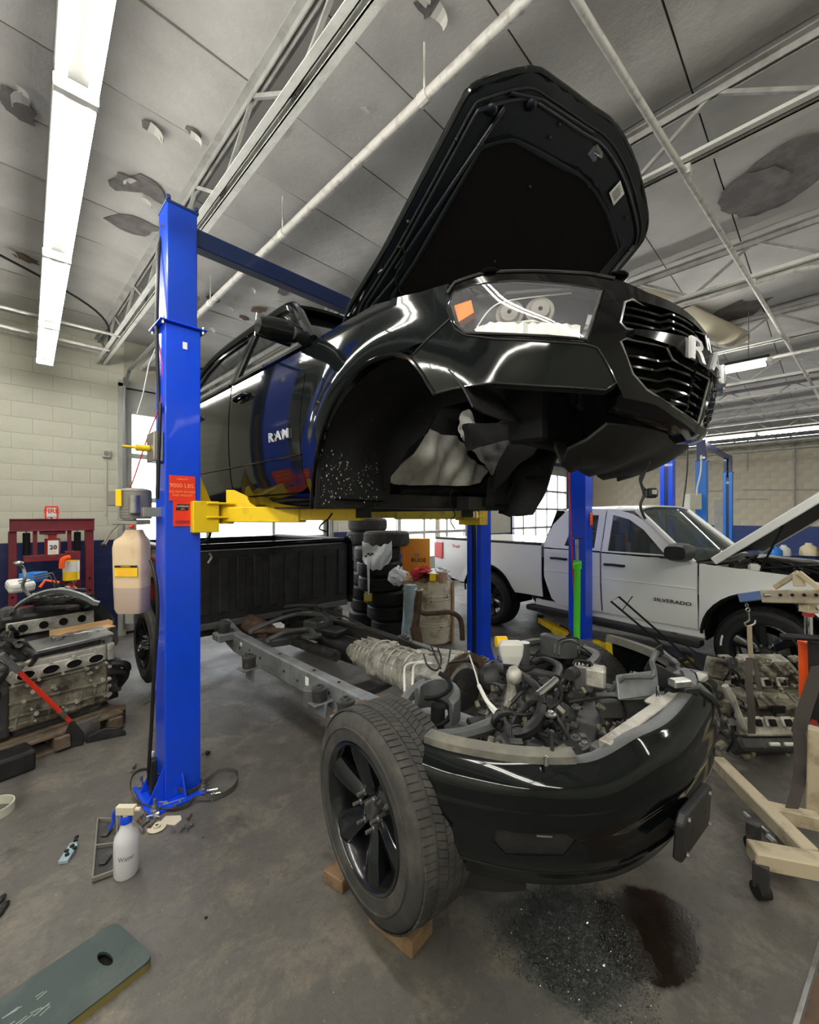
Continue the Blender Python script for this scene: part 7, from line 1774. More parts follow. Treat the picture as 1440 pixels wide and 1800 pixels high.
# intake face with ovals
fl_ = MB().prism([(-.30, -.045), (.22, -.045), (.26, 0), (.22, .045), (-.30, .045), (-.33, 0)], E(-.12, .19, .585), eu, V((0, 0, 1)), .025).build('port_flange', M['alu'], EN, bevel=.004)
for k in range(4):
    c = E(-.34 + k * .145, .162, .585)
    MB().loft([[c + eu * (.052 * math.cos(t)) * s + V((0, 0, .032 * math.sin(t) * s)) - ev * d for t in [2 * math.pi * j / 16 for j in range(16)]] for s, d in ((1.18, -.012), (1.16, .012), (1.0, .014), (.96, -.02))], caps=False).build('port_rim', M['chrome'] if False else M['alu'], fl_, smooth=40)
    MB().prism([(.050 * math.cos(2 * math.pi * j / 16), .030 * math.sin(2 * math.pi * j / 16)) for j in range(16)], c - ev * .001, eu, V((0, 0, 1)), .002).build('port', M['matte'], fl_)
st_ = MB()
for k in range(9): c = E(-.41 + k * .072, .17, .585 + (.055 if k % 2 else -.055)); st_.cyl(c, c - ev * .02, .011, n=8)
for k in range(26): c = E(random.uniform(-.42, .2), .175, random.uniform(.22, .52)); st_.cyl(c, c - ev * .02, random.uniform(.008, .018), n=8)
st_.build('boss', M['alu'], EN, kind='stuff')
for (z0, z1, b) in ((.52, .515, .175), (.40, .37, .17), (.30, .27, .17), (.235, .22, .175)): MB().bar(E(-.43, b, z0), E(.19, b, z1), .012, .02).build('casting_rib', M['alu_dirty'], EN, bevel=.004)
for k in range(7): MB().bar(E(-.40 + k * .095, .172, .21), E(-.38 + k * .095, .172, .34), .012, .018).build('casting_rib', M['alu_dirty'], EN, bevel=.004)
# left end timing cover, right end brackets & hoses
tc_ = ebox(-.46, .36, .42, (.07, .38, .52), 'iron', 'timing_cover', bev=.02, jit=.004)
for (b, z, r) in ((.3, .28, .07), (.42, .42, .05), (.28, .52, .045)):
    c = E(-.50, b, z); MB().lathe([(.01, 0), (r * .5, 0), (r * .5, .015), (r, .018), (r, .05), (r * .8, .055)], c, -eu, 24).build('pulley', M['iron'], tc_, smooth=30)
for (a, b, z, s, m) in [(.24, .3, .46, (.10, .20, .12), 'iron'), (.26, .34, .30, (.12, .16, .16), 'iron'), (.22, .24, .60, (.06, .08, .14), 'alu'), (.24, .4, .66, (.1, .12, .08), 'chrome'), (.27, .42, .20, (.10, .2, .1), 'plastic'), (-.40, .3, .74, (.10, .12, .04), 'plastic')]:
    ebox(a, b, z, s, m, 'end_bracket', bev=.012, jit=.006)
for pts in ([(.22, .2, .5), (.30, .16, .48), (.34, .2, .42), (.30, .26, .34)], [(.24, .22, .42), (.33, .2, .38), (.30, .3, .25)], [(-.46, .18, .62), (-.52, .12, .58), (-.50, .15, .48)]):
    MB().tube([E(*p) for p in pts], .03, 8, smooth=4).build('hose', M['hose'], EN, smooth=True)
c = E(-.38, .30, .70); MB().cyl(c, c + V((0, 0, .05)), .065, n=22).build('filler_cap', M['frame'], EN, smooth=30)
# grey cover plate and cardboard on top
CP = root('valve_cover_plate', 'grey ribbed cover plate lying on top of the bare engine', 'cover plate', E(-.02, .30, .75))
MB().box(E(-.02, .32, .745), (.52, .26, .03), RE @ Matrix.Rotation(.10, 3, 'X') @ Matrix.Rotation(-.03, 3, 'Y')).build('plate', M['steel'], CP, bevel=.008)
for k in range(5):
    c = E(-.02 + (k - 2) * .05, .30, .768); MB().tube([c + eu * (.03 + .035 * k) * math.cos(t) + ev * (.09 * math.sin(t)) for t in [math.pi * j / 10 for j in range(11)]], .005, 5).build('arc_rib', M['steel'], CP)
CB = root('cardboard_box', 'crushed open cardboard box leaning behind the grey cover plate', 'box', E(.12, .48, .75))
for (a, b, z, sx, sy, t) in ((.10, .50, .785, .42, .01, .0), (.12, .44, .765, .4, .12, 1), (.31, .47, .785, .008, .1, 2)):
    MB().box(E(a, b, z), (sx, sy if t else .008, .05 if t != 1 else .006), RE).build('flap', M['card'], CB)
# second engine behind, with a row of round ports, bumper cover draped over
e2 = at(95, 1130, Z=.0); e2 = E(-.02, .95, 0)
E2 = root('engine_block', 'second dark engine with four round ports lying behind the first under bumper covers', 'engine', e2)
MB().box(E(-.02, 1.0, .42), (.75, .45, .60), RE).jit(.01).build('block', M['iron'], E2, bevel=.03)
o = MB().prism([(-.30, -.05), (.30, -.05), (.30, .06), (-.30, .06)], E(-.02, .76, .81), eu, V((0, 0, 1)), .03).build('port_flange', M['alu'], E2, bevel=.004)
for k in range(4):
    c = E(-.22 + k * .135, .732, .815); MB().cyl(c, c - ev * .008, .032, n=16).build('port', M['matte'], o)
MB().box(E(-.1, .80, .62), (.60, .12, .05), RE).build('lower_rib', M['plastic'], E2, bevel=.01)
MB().box(E(-.02, 1.0, .86), (.66, .40, .10), RE).build('head_cover', M['plastic'], E2, bevel=.02)
M['trim_silver'] = mat('silver_grey_trim', (.36, .40, .42), .35, .2)
BC = root('bumper_cover', 'silver grey plastic trim panel draped over the engine pile', 'trim panel', E(0, .9, .95))
MB().grid(lambda a, b: at(25 + 150 * a, 1062, Z=1.02) * 1.0 + V((.0, .10 * b, .13 * math.sin(math.pi * min(1, a * 1.05)) ** .8 - .16 * a * 0 + .05 * a - .12 * (b - .1) ** 2 * 4 * (b < .3) - .05 * b)) - V((0, 0, .03)), 16, 5).build('panel', M['trim_silver'], BC, smooth=60, solid=.012)
def PZ(px, py, z): return at(px, py, Z=z)
BB = root('plastic_fascia', 'crumpled black plastic bumper fascia hanging off the pile beside the wall', 'fascia', PZ(180, 1110, .3))
def rpath(pts, r, m, par, name, sm=4, n=8): return MB().tube([PZ(*p) for p in pts], r, n, smooth=sm).build(name, M[m], par, smooth=True)
rpath([(150, 1060, .95), (165, 1075, .8), (178, 1095, .62), (188, 1115, .42), (198, 1128, .25)], [.05, .09, .12, .10, .06], 'plastic', BB, 'fold')
rpath([(160, 1070, .7), (172, 1100, .5), (180, 1130, .3), (190, 1140, .18)], [.06, .10, .12, .07], 'plastic', BB, 'fold')
rpath([(130, 1042, .98), (150, 1048, .96), (170, 1062, .88), (175, 1074, .78)], [.02, .03, .03, .02], 'plastic', BB, 'fold')
rpath([(0, 1110, .75), (12, 1085, .9), (25, 1072, .94)], [.03, .03, .02], 'plastic', BB, 'fold')
rpath([(0, 1140, .6), (15, 1110, .75), (30, 1085, .85), (35, 1070, .92)], [.05, .04, .03], 'arm', BB, 'fold')
MB().lathe([(.03, 0), (.09, .0), (.095, .03), (.06, .04), (.03, .02)], PZ(16, 1085, .85), (-.6, -.7, .3), 20).build('fog_ring', M['arm'], BB, smooth=30)
# clutter on top: grey box, blue box, bracket, wiper harness
TP = 1.02
def small(name, label, cat, p, build_, m, group=None, **k):
    t = MB(); build_(t, p); return solo(t, name, M[m], label, cat, group, **k)
small('light_housing', 'white and silver plastic housing on top of the engine pile', 'housing', PZ(36, 1040, 1.02), lambda t, p: t.box(p + V((0, 0, .06)), (.20, .16, .10), RE @ Matrix.Rotation(.3, 3, 'X')), 'white', bevel=.03, seg=2)
small('small_carton', 'small blue carton on top of the engine pile', 'box', PZ(55, 1030, 1.06), lambda t, p: t.box(p + V((.02, .05, .08)), (.18, .14, .09), Matrix.Rotation(.9, 3, 'Z')), 'blue_lt', bevel=.004)
small('plastic_bracket', 'bent red plastic bracket beside the blue carton', 'bracket', PZ(85, 1035, 1.06), lambda t, p: t.tube([p + V((-.06, 0, .02)), p + V((-.02, .02, .08)), p + V((.05, .0, .06)), p + V((.08, -.02, .05))], .014, 6), 'orange')
IM = root('intake_manifold', 'light metal bracket rail lying across the engine pile', 'bracket', PZ(90, 1050, 1.03))
MB().bar(PZ(60, 1052, 1.03), PZ(122, 1036, 1.06), .05, .03).build('rail', M['alu'], IM, bevel=.004)
for k in range(6): c = PZ(64 + k * 11, 1051 - k * 2.6, 1.06); MB().box(c + V((0, 0, .02)), (.03, .05, .04), rz=random.random()).build('tab', M['alu'], IM, bevel=.003)
t = root('wiring_loom', 'black and grey cable loop rising over the engine pile', 'cable', PZ(45, 1000, 1.1))
MB().tube([PZ(30, 990, 1.35), PZ(40, 998, 1.3), PZ(44, 1015, 1.22), PZ(40, 1030, 1.14), PZ(50, 1045, 1.06), PZ(58, 1052, 1.03)], .013, 8, smooth=5).build('cable', M['frame'], t, smooth=True)
MB().ell(PZ(32, 990, 1.35), (.035, .03, .02)).build('plug', M['steel'], t, smooth=True)
t = root('wire_stand', 'thin bent wire frame standing on the engine pile', 'wire frame', PZ(95, 1020, 1.1))
MB().tube([PZ(30, 1022, 1.12), PZ(70, 1012, 1.2), PZ(92, 1007, 1.24), PZ(97, 1018, 1.16), PZ(102, 1030, 1.08)], .006, 6).tube([PZ(34, 1026, 1.12), PZ(70, 1016, 1.2), PZ(88, 1012, 1.24), PZ(93, 1022, 1.16), PZ(97, 1034, 1.08)], .005, 6).build('wire', M['frame'], t, kind='stuff')
HS = root('hose_heap', 'heap of black hoses and wiring piled on the second engine', 'hoses', PZ(120, 1045, 1.0))
for k in range(14):
    a = (random.uniform(35, 120), random.uniform(1046, 1062)); b = (random.uniform(90, 170), random.uniform(1036, 1062)); c = ((a[0] + b[0]) / 2, (a[1] + b[1]) / 2 - random.uniform(0, 6))
    MB().tube([PZ(*a, .98), PZ(*c, 1.03), PZ(*b, .99)], random.choice([.014, .02, .028]), 7, smooth=5).build('hose', M['hose'], HS, smooth=True)
for k in range(10):
    a = (random.uniform(0, 45), random.uniform(1080, 1150)); MB().tube([PZ(*a, .8), PZ(a[0] + random.uniform(-20, 25), a[1] + random.uniform(-15, 15), .85), PZ(a[0] + random.uniform(10, 40), a[1] + random.uniform(5, 30), .7)], random.choice([.01, .016, .025]), 7, smooth=5).build('hose', M[random.choice(['hose', 'plastic', 'iron'])], HS, smooth=True)
# things under the front of the pallet: steel boxes, channel
o = solo(MB().box(E(-.52, -.02, .07), (.34, .20, .14), RE), 'battery_case', M['plastic'], 'grey battery-like box at the left edge before the pallet', 'box', bevel=.02, seg=2)
ch = thing('steel_channel', 'short rusty steel channel behind the push broom head', 'steel channel', PZ(180, 1278, .03))
c = PZ(178, 1262, .06); MB().box(c + V((0, 0, .05)), (.34, .12, .012), rz=-.2).box(c, (.34, .012, .10), rz=-.2).box(c - V((0, 0, .05)), (.34, .12, .012), rz=-.2).build('channel', M['rust'], ch, bevel=.002)
c = PZ(150, 1285, .08); solo(MB().box(c, (.20, .02, .16), rz=.3), 'metal_plate', M['steel'], 'upright galvanised plate behind the broom head', 'plate', bevel=.003)
# red handled broom / scraper
BR = root('floor_scraper', 'red-handled scraper leaning on the engine with its black head on the floor', 'scraper', PZ(155, 1305, .02))
b0, b1 = PZ(128, 1273, .13), at(2, 1150, d=2.85)
MB().cyl(b0, b0 + (b1 - b0) * .80, .016, n=12).build('handle', M['label_red'], BR, smooth=True)
MB().cyl(b0 + (b1 - b0) * .78, b1, .021, n=12).build('grip', M['steel'], BR, smooth=True)
MB().cyl(b0 + (b1 - b0) * .12, b0 + (b1 - b0) * .2, .019, n=12).build('ferrule', M['steel'], BR, smooth=True)
h0, h1, h2 = PZ(100, 1318, .0), PZ(148, 1306, .0), PZ(196, 1298, .0)
v = (h2 - h0).normalized(); n_ = V((-v.y, v.x, 0)); L = (h1 - h0).length
MB().prism([(0, 0), (L, 0), (L, .09), (L * .62, .20), (L * .5, .20)], h0, v, (0, 0, 1), .02).build('head_blade', M['plastic'], BR, bevel=.004)
MB().prism([(0, 0), (.26, 0), (.255, .03), (.20, .07), (.12, .085), (.02, .05)], h1 + v * .01 + V((0, 0, .002)), v, (0, 0, 1), .02).build('head_pad', M['plastic'], BR, bevel=.004)
MB().bar(b0, h0 + v * L * .6 + V((0, 0, .12)), .05, .03).build('bracket', M['steel'], BR, bevel=.006)

# ================================================================= tyre stacks, drum, boxes
def tyre_proto(R=.33, W=.21):
    r0 = R * .62
    mb = MB().lathe([(r0, .0), (r0 + .03, -.006 + .0), (R - .03, .0), (R - .008, .02), (R, .045), (R, W - .045), (R - .008, W - .02), (R - .03, W), (r0 + .03, W + .004), (r0, W - .01), (r0 + .02, W / 2)], (0, 0, 0), (0, 0, 1), 40, closed=True)
    for i in range(44):
        a = 2 * math.pi * i / 44
        for k, z in enumerate((.05, .085, W / 2, W - .085, W - .05)):
            aa = a + (k % 2) * .07; c = V((math.cos(aa) * (R + .001), math.sin(aa) * (R + .001), z)); mb.box(c, (.008, .038, .024), rz=aa)
    return mb
TY = {'rubber': tyre_proto().mesh('tyre', M['rubber'], 40), 'rubber_dk': tyre_proto().mesh('tyre', M['rubber_dk'], 40)}
def tyre(p, label, m='rubber_dk', tilt=(0, 0, 0), group='tyres stacked behind the cargo bed', s=1):
    o = bpy.data.objects.new('tyre', TY[m]); o.location = p; o.rotation_euler = tilt; o.scale = (s, s, s); link(o); return tag(o, label, 'tyre', group)
s1 = at(678, 1000, d=6.3); s2 = at(650, 1000, d=6.9); z = .0
names1 = ['bottom tyre of the nearer stack, in shadow', 'second tyre from the floor in the nearer stack', 'third tyre from the floor in the nearer stack', 'fourth tyre from the floor in the nearer stack', 'fifth tyre of the nearer stack just under plastic', 'sixth tyre of the nearer stack wrapped in plastic', 'worn grey topmost tyre of the nearer stack']
off1 = [(.10, -.08), (.06, -.03), (.02, -.02), (-.06, .03), (-.08, .04), (-.12, .05), (0, -.02)]
for k, nm in enumerate(names1): tyre((s1.x + off1[k][0], s1.y + off1[k][1], .215 * k + .01), nm, 'rubber' if k == 6 else 'rubber_dk', s=1.02)
names2 = ['bottom tyre of the farther stack', 'second tyre of the farther stack', 'third tyre of the farther stack', 'fourth tyre of the farther stack', 'fifth tyre of the farther stack', 'sixth tyre of the farther stack', 'seventh tyre of the farther stack beside the worn grey one', 'tilted topmost tyre of the farther stack']
for k, nm in enumerate(names2): tyre((s2.x + .03 * math.sin(k * 2.1) - .05 * (k > 4), s2.y + .03 * math.cos(k), .213 * k + .01), nm, 'rubber_dk' if k < 6 else 'rubber', tilt=(.0, .0, 0) if k < 7 else (.0, .0, 0), s=.95)
# plastic bag draped over the stack and hanging tag
q = at(655, 965, d=5.95)
BG = root('plastic_bag', 'thin white plastic draped over the nearer tyre stack', 'plastic wrap', q)
MB().grid(lambda a, b: at(637 + 52 * a, 950 + 0 * b + 10 * math.sin(a * 3), d=5.92 - .05 * math.sin(a * 3.1)) - V((0, 0, b * (.22 + .12 * math.sin(a * 2.6 + .4)) + .015 * math.sin(a * 23))) + V((-.03, -.03, 0)) * math.sin(b * 6 + a * 8), 14, 6).build('sheet', M['bag'], BG, smooth=60, solid=.003)
MB().tube([at(647, 980, d=5.85), at(648, 1020, d=5.8), at(648, 1046, d=5.8)], .02, 6, r2=.012).build('tail', M['bag'], BG, smooth=True)
MB().box(at(647, 1050, d=5.8), (.11, .01, .11), rz=-.6).build('tag', M['yellow_dim'], BG)
# drum with rubbish
dr = at(763, 1136, Z=0); dr = V((dr.x + .18, dr.y + .2, 0))
DR_ = root('waste_drum', 'stained cream plastic drum used as a rubbish bin', 'drum', dr)
MB().lathe([(.01, .0), (.24, .0), (.27, .03), (.285, .25), (.292, .26), (.285, .27), (.29, .60), (.297, .61), (.29, .62), (.285, .80), (.27, .86), (.265, .86), (.26, .80)], dr, n=36).build('shell', M['drum'], DR_, smooth=30)
for z in (.30, .66): MB().lathe([(.289, -.008), (.299, 0), (.289, .008)], dr + V((0, 0, z)), n=36).build('hoop', M['drum'], DR_, smooth=True)
zt = .90
def stuffp(px, py, dd=0): return at(px, py, d=(dr.x + dr.y) * S2 + dd)
RB = root('rubbish_heap', 'heap of crumpled paper and rags overflowing the drum', 'rubbish', dr + V((0, 0, .88)))
for (px, py, sx, sz, m, nm) in [(700, 1012, .24, .22, 'bag', 'crumpled_bag'), (716, 1018, .20, .20, 'card', 'paper_cup'), (745, 1003, .24, .10, 'cloth_red', 'red_rag'), (733, 1010, .18, .12, 'cloth_red', 'red_rag'), (770, 1005, .30, .10, 'bag', 'crumpled_paper'), (752, 1020, .30, .14, 'brown', 'crumpled_paper'), (783, 1012, .16, .10, 'white', 'crumpled_paper'), (760, 1016, .2, .14, 'maroon', 'wrapper'), (790, 1025, .10, .10, 'white', 'crumpled_paper')]:
    c = stuffp(px, py, -.1); mb = MB().ell(c, (sx * .5, sx * .5, sz * .5), 12, 8)
    mb.v = [c + (p - c) * random.uniform(.65, 1.35) for p in mb.v]; mb.build(nm, M[m], RB, smooth=False)
MB().box(stuffp(776, 1014, -.2), (.15, .12, .15), rz=.3).build('small_carton', M['card'], RB, bevel=.004)
MB().box(stuffp(761, 1018, -.25), (.14, .08, .10), Matrix.Rotation(.7, 3, 'Z') @ Matrix.Rotation(.5, 3, 'Y')).build('yellow_packet', M['label_yellow'], RB, bevel=.004)
MB().loft([[stuffp(790 + x, y, -.05 - .1 * (x > 3)) for x in (-6, 0, 6, 9)] for y in (1022, 1050, 1090, 1130)], closed=False, caps=False).build('torn_carton', M['card'], RB, solid=.005)
# orange cardboard box behind the drum
oc = at(728, 975, d=6.0)
OB = root('orange_carton', 'large orange printed carton standing behind the drum', 'box', (oc.x, oc.y, .0))
pa, pb2 = at(710, 1030, d=6.3), at(756, 947, d=6.3); n_ = (pb2 - pa); n_.z = 0; u_ = n_.normalized()
MB().prism([(0, 0), (n_.length, 0), (n_.length, pb2.z - pa.z), (0, pb2.z - pa.z)], pa, u_, (0, 0, 1), -.14).build('carton', M['orange_card'], OB, bevel=.004)
text_mb('RUOE', .085, .002, plane_map(at(736, 985, d=6.28), u_, (0, 0, 1)), bold=.001).build('lettering', M['ink'], OB)
text_mb('NE', .06, .002, plane_map(at(733, 976, d=6.28), u_, (0, 0, 1))).build('lettering', M['blue_lt'], OB)
pa2, pb3 = at(690, 1030, d=6.25), at(711, 951, d=6.25); w2 = (pb3 - pa2); w2.z = 0
MB().prism([(0, 0), (w2.length, 0), (w2.length, pb3.z - pa2.z), (0, pb3.z - pa2.z - .02)], pa2, w2.normalized(), (0, 0, 1), -.06).build('side_carton', M['orange_card'], OB, bevel=.004)
pf0, pf1 = at(690, 998, d=6.22), at(709, 971, d=6.22); f_ = MB().b2((0, 0, 0), (0, 0, 0)); 
w3 = (pf1 - pf0); w3.z = 0; o = MB().prism([(0, 0), (w3.length, 0), (w3.length, pf1.z - pf0.z), (0, pf1.z - pf0.z)], pf0, w3.normalized(), (0, 0, 1), .004).build('printed_panel', M['card'], OB)
MB().prism([(.03, .02), (.06, .0), (.10, .0), (.13, .02), (.12, .12), (.14, .20), (.10, .17), (.08, .22), (.06, .17), (.02, .20), (.04, .12)], pf0 - V((.003, .003, 0)), w3.normalized(), (0, 0, 1), .006).build('print', M['blue'], OB)
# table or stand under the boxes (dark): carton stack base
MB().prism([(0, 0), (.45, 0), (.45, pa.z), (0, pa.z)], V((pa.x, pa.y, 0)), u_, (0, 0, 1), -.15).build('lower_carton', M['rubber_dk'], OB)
# denim bundle beside the drum
c = at(722, 1080, d=5.4)
DN = solo(MB().loft([[V((c.x, c.y, z)) + V((.10 * math.cos(a) * s, .10 * math.sin(a) * s, 0)) * (1 + .12 * math.sin(a * 5 + z * 9)) for a in [2 * math.pi * j / 18 for j in range(18)]] for z, s in ((0, 1.15), (.15, 1.05), (.3, 1.1), (.45, .95), (.6, 1.0), (.75, .9), (.86, .7))]), 'denim_roll', M['denim'], 'pale blue rolled cloth standing at left of the drum', 'cloth roll', smooth=60)
# exhaust pipe leaning on the drum
XP = root('exhaust_pipe', 'rusty bent exhaust pipe leaning against the front of the drum', 'exhaust pipe', at(735, 1130, Z=.05))
ex = lambda px, py, d=4.95: at(px, py, d=d)
MB().tube([ex(737, 1038), ex(735, 1055), ex(732, 1085), ex(729, 1108)], [.035, .05, .045, .05], 12, smooth=4).build('pipe', M['rust'], XP, smooth=True)
MB().tube([ex(737, 1072), ex(745, 1078), ex(765, 1078), ex(790, 1076), ex(805, 1083), ex(811, 1095), ex(813, 1125)], .030, 12, smooth=4).build('pipe', M['rust'], XP, smooth=True)
MB().tube([ex(729, 1102), ex(733, 1120), ex(738, 1132)], [.06, .065, .045], 14, smooth=4).build('catalyst', M['rust'], XP, smooth=True)
MB().lathe([(.03, 0), (.055, 0), (.055, .012), (.03, .012)], ex(737, 1038), n=18).build('flange', M['steel'], XP, smooth=30)
# ================================================================= right: engine on the crane
EH = root('hanging_engine', 'oily V engine block slung from the engine crane', 'engine', at(1340, 1330, Z=.0))
ho, hu, hv = frame_at(at(1335, 1330, Z=.12), math.radians(-42))
hd_ = (at(1335, 1330, Z=.12).x + at(1335, 1330, Z=.12).y) * S2
def H(px, py, dd=0): return at(px, py, d=3.05 + dd)
RH = Matrix.Rotation(math.radians(-45), 3, 'Z')
def hbox(px, py, sx, sy, sz, m, name, dd=0, bev=.01, tilt=0, par=None, jit=0):
    mb = MB().box((0, 0, 0), (sx, sy, sz), RH @ Matrix.Rotation(tilt, 3, 'X')); 
    if jit: mb.jit(jit)
    c = H(px, py, dd); mb.v = [p + c for p in mb.v]; return mb.build(name, M[m], par or EH, bevel=bev)
hbox(1330, 1250, .50, .40, .42, 'alu_dirty', 'block', .28, .03, jit=.01)
hbox(1345, 1180, .42, .16, .10, 'alu_dirty', 'cylinder_head', .30, .01, .4); hbox(1345, 1278, .42, .18, .12, 'alu', 'cylinder_head', -.02, .01, -.5)
hbox(1355, 1225, .36, .22, .03, 'alu_dirty', 'valley_cover', .12, .006, .3); hbox(1340, 1310, .40, .16, .10, 'iron', 'valve_cover', -.06, .02, -.7); hbox(1335, 1340, .40, .30, .05, 'iron', 'oil_pan', .1, .02)
hbox(1340, 1160, .36, .10, .05, 'alu', 'head_edge', .34, .008, .3)
for i, px in enumerate((1330, 1355, 1383)):
    q = H(px, 1269, -.12); o = MB().box(q, (.075, .03, .07), RH @ Matrix.Rotation(-.5, 3, 'X')).build('port_frame', M['alu'], EH, bevel=.008); MB().box(q - V((S2, S2, 0)) * .012, (.050, .03, .045), RH @ Matrix.Rotation(-.5, 3, 'X')).build('port', M['matte'], o, bevel=.006)
for i, px in enumerate((1347, 1374)):
    q = H(px, 1199, .17); o = MB().box(q, (.075, .03, .07), RH @ Matrix.Rotation(-.4, 3, 'X')).build('port_frame', M['alu'], EH, bevel=.008); MB().box(q - V((S2, S2, 0)) * .012, (.050, .03, .045), RH @ Matrix.Rotation(-.4, 3, 'X')).build('port', M['matte'], o, bevel=.006)
q = H(1297, 1199, .17); MB().box(q, (.09, .03, .06), RH).build('port', M['matte'], EH, bevel=.006)
for k in range(4): hbox(1276 + k * 32, 1158 + (k % 2) * 3, .09, .08, .04, 'alu' if k % 2 else 'alu_dirty', 'rocker_saddle', .33, .006, .2, jit=.004)
for k in range(4): hbox(1345 + k * 24, 1178, .03, .12, .06, 'alu_dirty', 'rocker_saddle', .22, .006, .6, jit=.003)
for (px, py) in ((1362, 1308), (1388, 1308)): hbox(px, py, .07, .02, .02, 'white', 'bright_web', -.18, .004, 0)
for (a, b) in (((1335, 1222), (1368, 1252)), ((1345, 1220), (1378, 1250)), ((1380, 1215), (1400, 1235)), ((1372, 1250), (1400, 1240))): MB().bar(H(*a, .03), H(*b, -.02), .014, .02).build('casting_rib', M['alu_dirty'], EH, bevel=.004)
hbox(1368, 1247, .10, .02, .05, 'matte', 'valley_slot', -.02, .004)
rp = [(1275, 1205), (1285, 1225), (1295, 1245), (1300, 1262), (1310, 1282), (1327, 1290)]
MB().tube([H(a, b, -.1) for a, b in rp], [.022, .03, .018, .026, .02, .015], 8, smooth=3).build('water_pipe', M['coolant'] if False else M['alu'], EH, smooth=True)
fc = MB()
for k in range(90):
    px, py = random.uniform(1245, 1405), random.uniform(1155, 1330)
    q = H(px, py, .22 - (py - 1155) / 175 * .32 + random.uniform(-.02, .02)); r = random.uniform(.006, .02)
    if k % 2: fc.cyl(q, q - V((S2, S2, random.uniform(-.6, .6))) * r * 1.6, r, n=8)
    else: fc.box(q, (r * 3, r * 2, r * 1.6), RH @ Matrix.Rotation(random.uniform(-.6, .6), 3, 'Y'))
fc.build('bosses', M['alu_dirty'], EH, kind='stuff', bevel=.002)
fr2 = MB()
for (px, py, sx, sz) in [(1262, 1175, .16, .14), (1255, 1205, .12, .12), (1265, 1240, .12, .10), (1270, 1185, .08, .06)]:
    c = H(px, py, .1); fr2.box(c, (sx, .08, sz), RH @ Matrix.Rotation(random.uniform(-.3, .3), 3, 'Y'))
fr2.jit(.01).build('front_cover', M['alu_dirty'], EH, bevel=.012)
for (px, py, r) in [(1247, 1205, .05), (1262, 1222, .035), (1285, 1165, .04)]:
    MB().lathe([(.008, .02), (r, .015), (r, -.02)], H(px, py, 0), (-.7, -.7, .1), 20).build('pulley', M['iron'], EH, smooth=30)
for k in range(9):
    a = (random.uniform(1250, 1300), random.uniform(1160, 1290)); b = (a[0] + random.uniform(-15, 40), a[1] + random.uniform(10, 45)); MB().tube([H(*a, -.06), H((a[0] + b[0]) / 2 + 8, (a[1] + b[1]) / 2, -.1), H(*b, -.05)], random.choice([.006, .009, .014]), 7, smooth=4).build('wiring', M['cable'], EH, smooth=True)
MB().loft([[H(1285 + x, y, -.02 - .02 * math.sin(x)) for x in (0, 30, 55, 75)] for y in (1275, 1295, 1312)], closed=False, caps=False).build('black_shroud', M['plastic'], EH, solid=.01)
# black tarp under it
sl = root('engine_dolly', 'low dark dolly under the hanging engine', 'dolly', at(1340, 1345, Z=0))
MB().box(at(1345, 1330, d=3.25) * 1.0, (.55, .42, .05), RH).build('deck', M['matte'], sl, bevel=.01)
for sx in (-.22, .22):
    for sy in (-.16, .16):
        c = at(1345, 1330, d=3.25); q = c + RH @ V((sx, sy, 0)); MB().cyl((q.x, q.y, 0), (q.x, q.y, c.z), .03, n=10).build('leg', M['matte'], sl)
# --- crane
EC = root('engine_crane', 'beige folding engine crane with orange hydraulic ram', 'engine crane', at(1420, 1400, Z=0))
cr = lambda px, py, d=2.75: at(px, py, d=d)
bm0, bm1 = cr(1345, 1048, 2.86), cr(1470, 1049, 2.42)
MB().bar(bm0, bm1, .07, .085).build('boom', M['beige'], EC, bevel=.006)
tip0, tip1 = cr(1304, 1051, 3.03), cr(1350, 1045, 2.85)
M['blue_faded'] = mat('faded_blue_enamel', (.13, .21, .45), .5)
tb = MB().bar(tip0, tip1, .062, .062).build('boom_tip', M['blue_faded'], EC, bevel=.005, label='faded blue boom extension')
MB().cyl(cr(1343, 1046, 2.80), cr(1360, 1046, 2.78), .012, n=10).build('lock_pin', M['steel'], tb)
for k in range(4): MB().cyl(cr(1372 + k * 21, 1046, 2.70 - .07 * k), cr(1372 + k * 21, 1046, 2.68 - .07 * k), .010, n=10).build('boom_hole', M['matte'], EC)
MB().bar(cr(1406, 1030, 2.66), cr(1403, 1007, 2.66), .06, .03).build('kingpost', M['beige'], EC, bevel=.004)
MB().bar(cr(1362, 1033, 2.80), cr(1404, 1006, 2.66), .02, .03).bar(cr(1404, 1006, 2.64), cr(1442, 1036, 2.55), .02, .03).build('truss_rod', M['beige'], EC, bevel=.003)
MB().cyl(cr(1404, 1070, 2.66), cr(1440, 1068, 2.56), .018, n=10).build('pivot_bolt', M['chrome'], EC)
MB().box(cr(1422, 1065, 2.6), (.07, .07, .08), RM).build('boom_bracket', M['beige'], EC, bevel=.006)
rod = MB().cyl(cr(1421, 1075, 2.6), cr(1422, 1130, 2.6), .020, n=14).build('ram_rod', M['chrome'], EC, smooth=True)
MB().cyl(cr(1421, 1068, 2.6), cr(1421, 1083, 2.6), .028, n=14).build('rod_head', M['red'], EC, smooth=30)
MB().cyl(cr(1417, 1130, 2.6), cr(1412, 1225, 2.6), .036, .020, 18).build('ram_cylinder', M['orange'], EC, smooth=30, label='bright orange hydraulic ram')
MB().cyl(cr(1417, 1127, 2.6), cr(1417, 1134, 2.6), .040, n=18).build('ram_collar', M['orange'], EC, smooth=30)
MB().cyl(cr(1373, 1118, 2.55), cr(1470, 1124, 2.35), .018, n=12).build('pump_handle', M['plastic'], EC, smooth=True)
MB().bar(cr(1436, 1125, 2.5), cr(1440, 1270, 2.5), .08, .05).build('black_upright', M['plastic'], EC, bevel=.01)
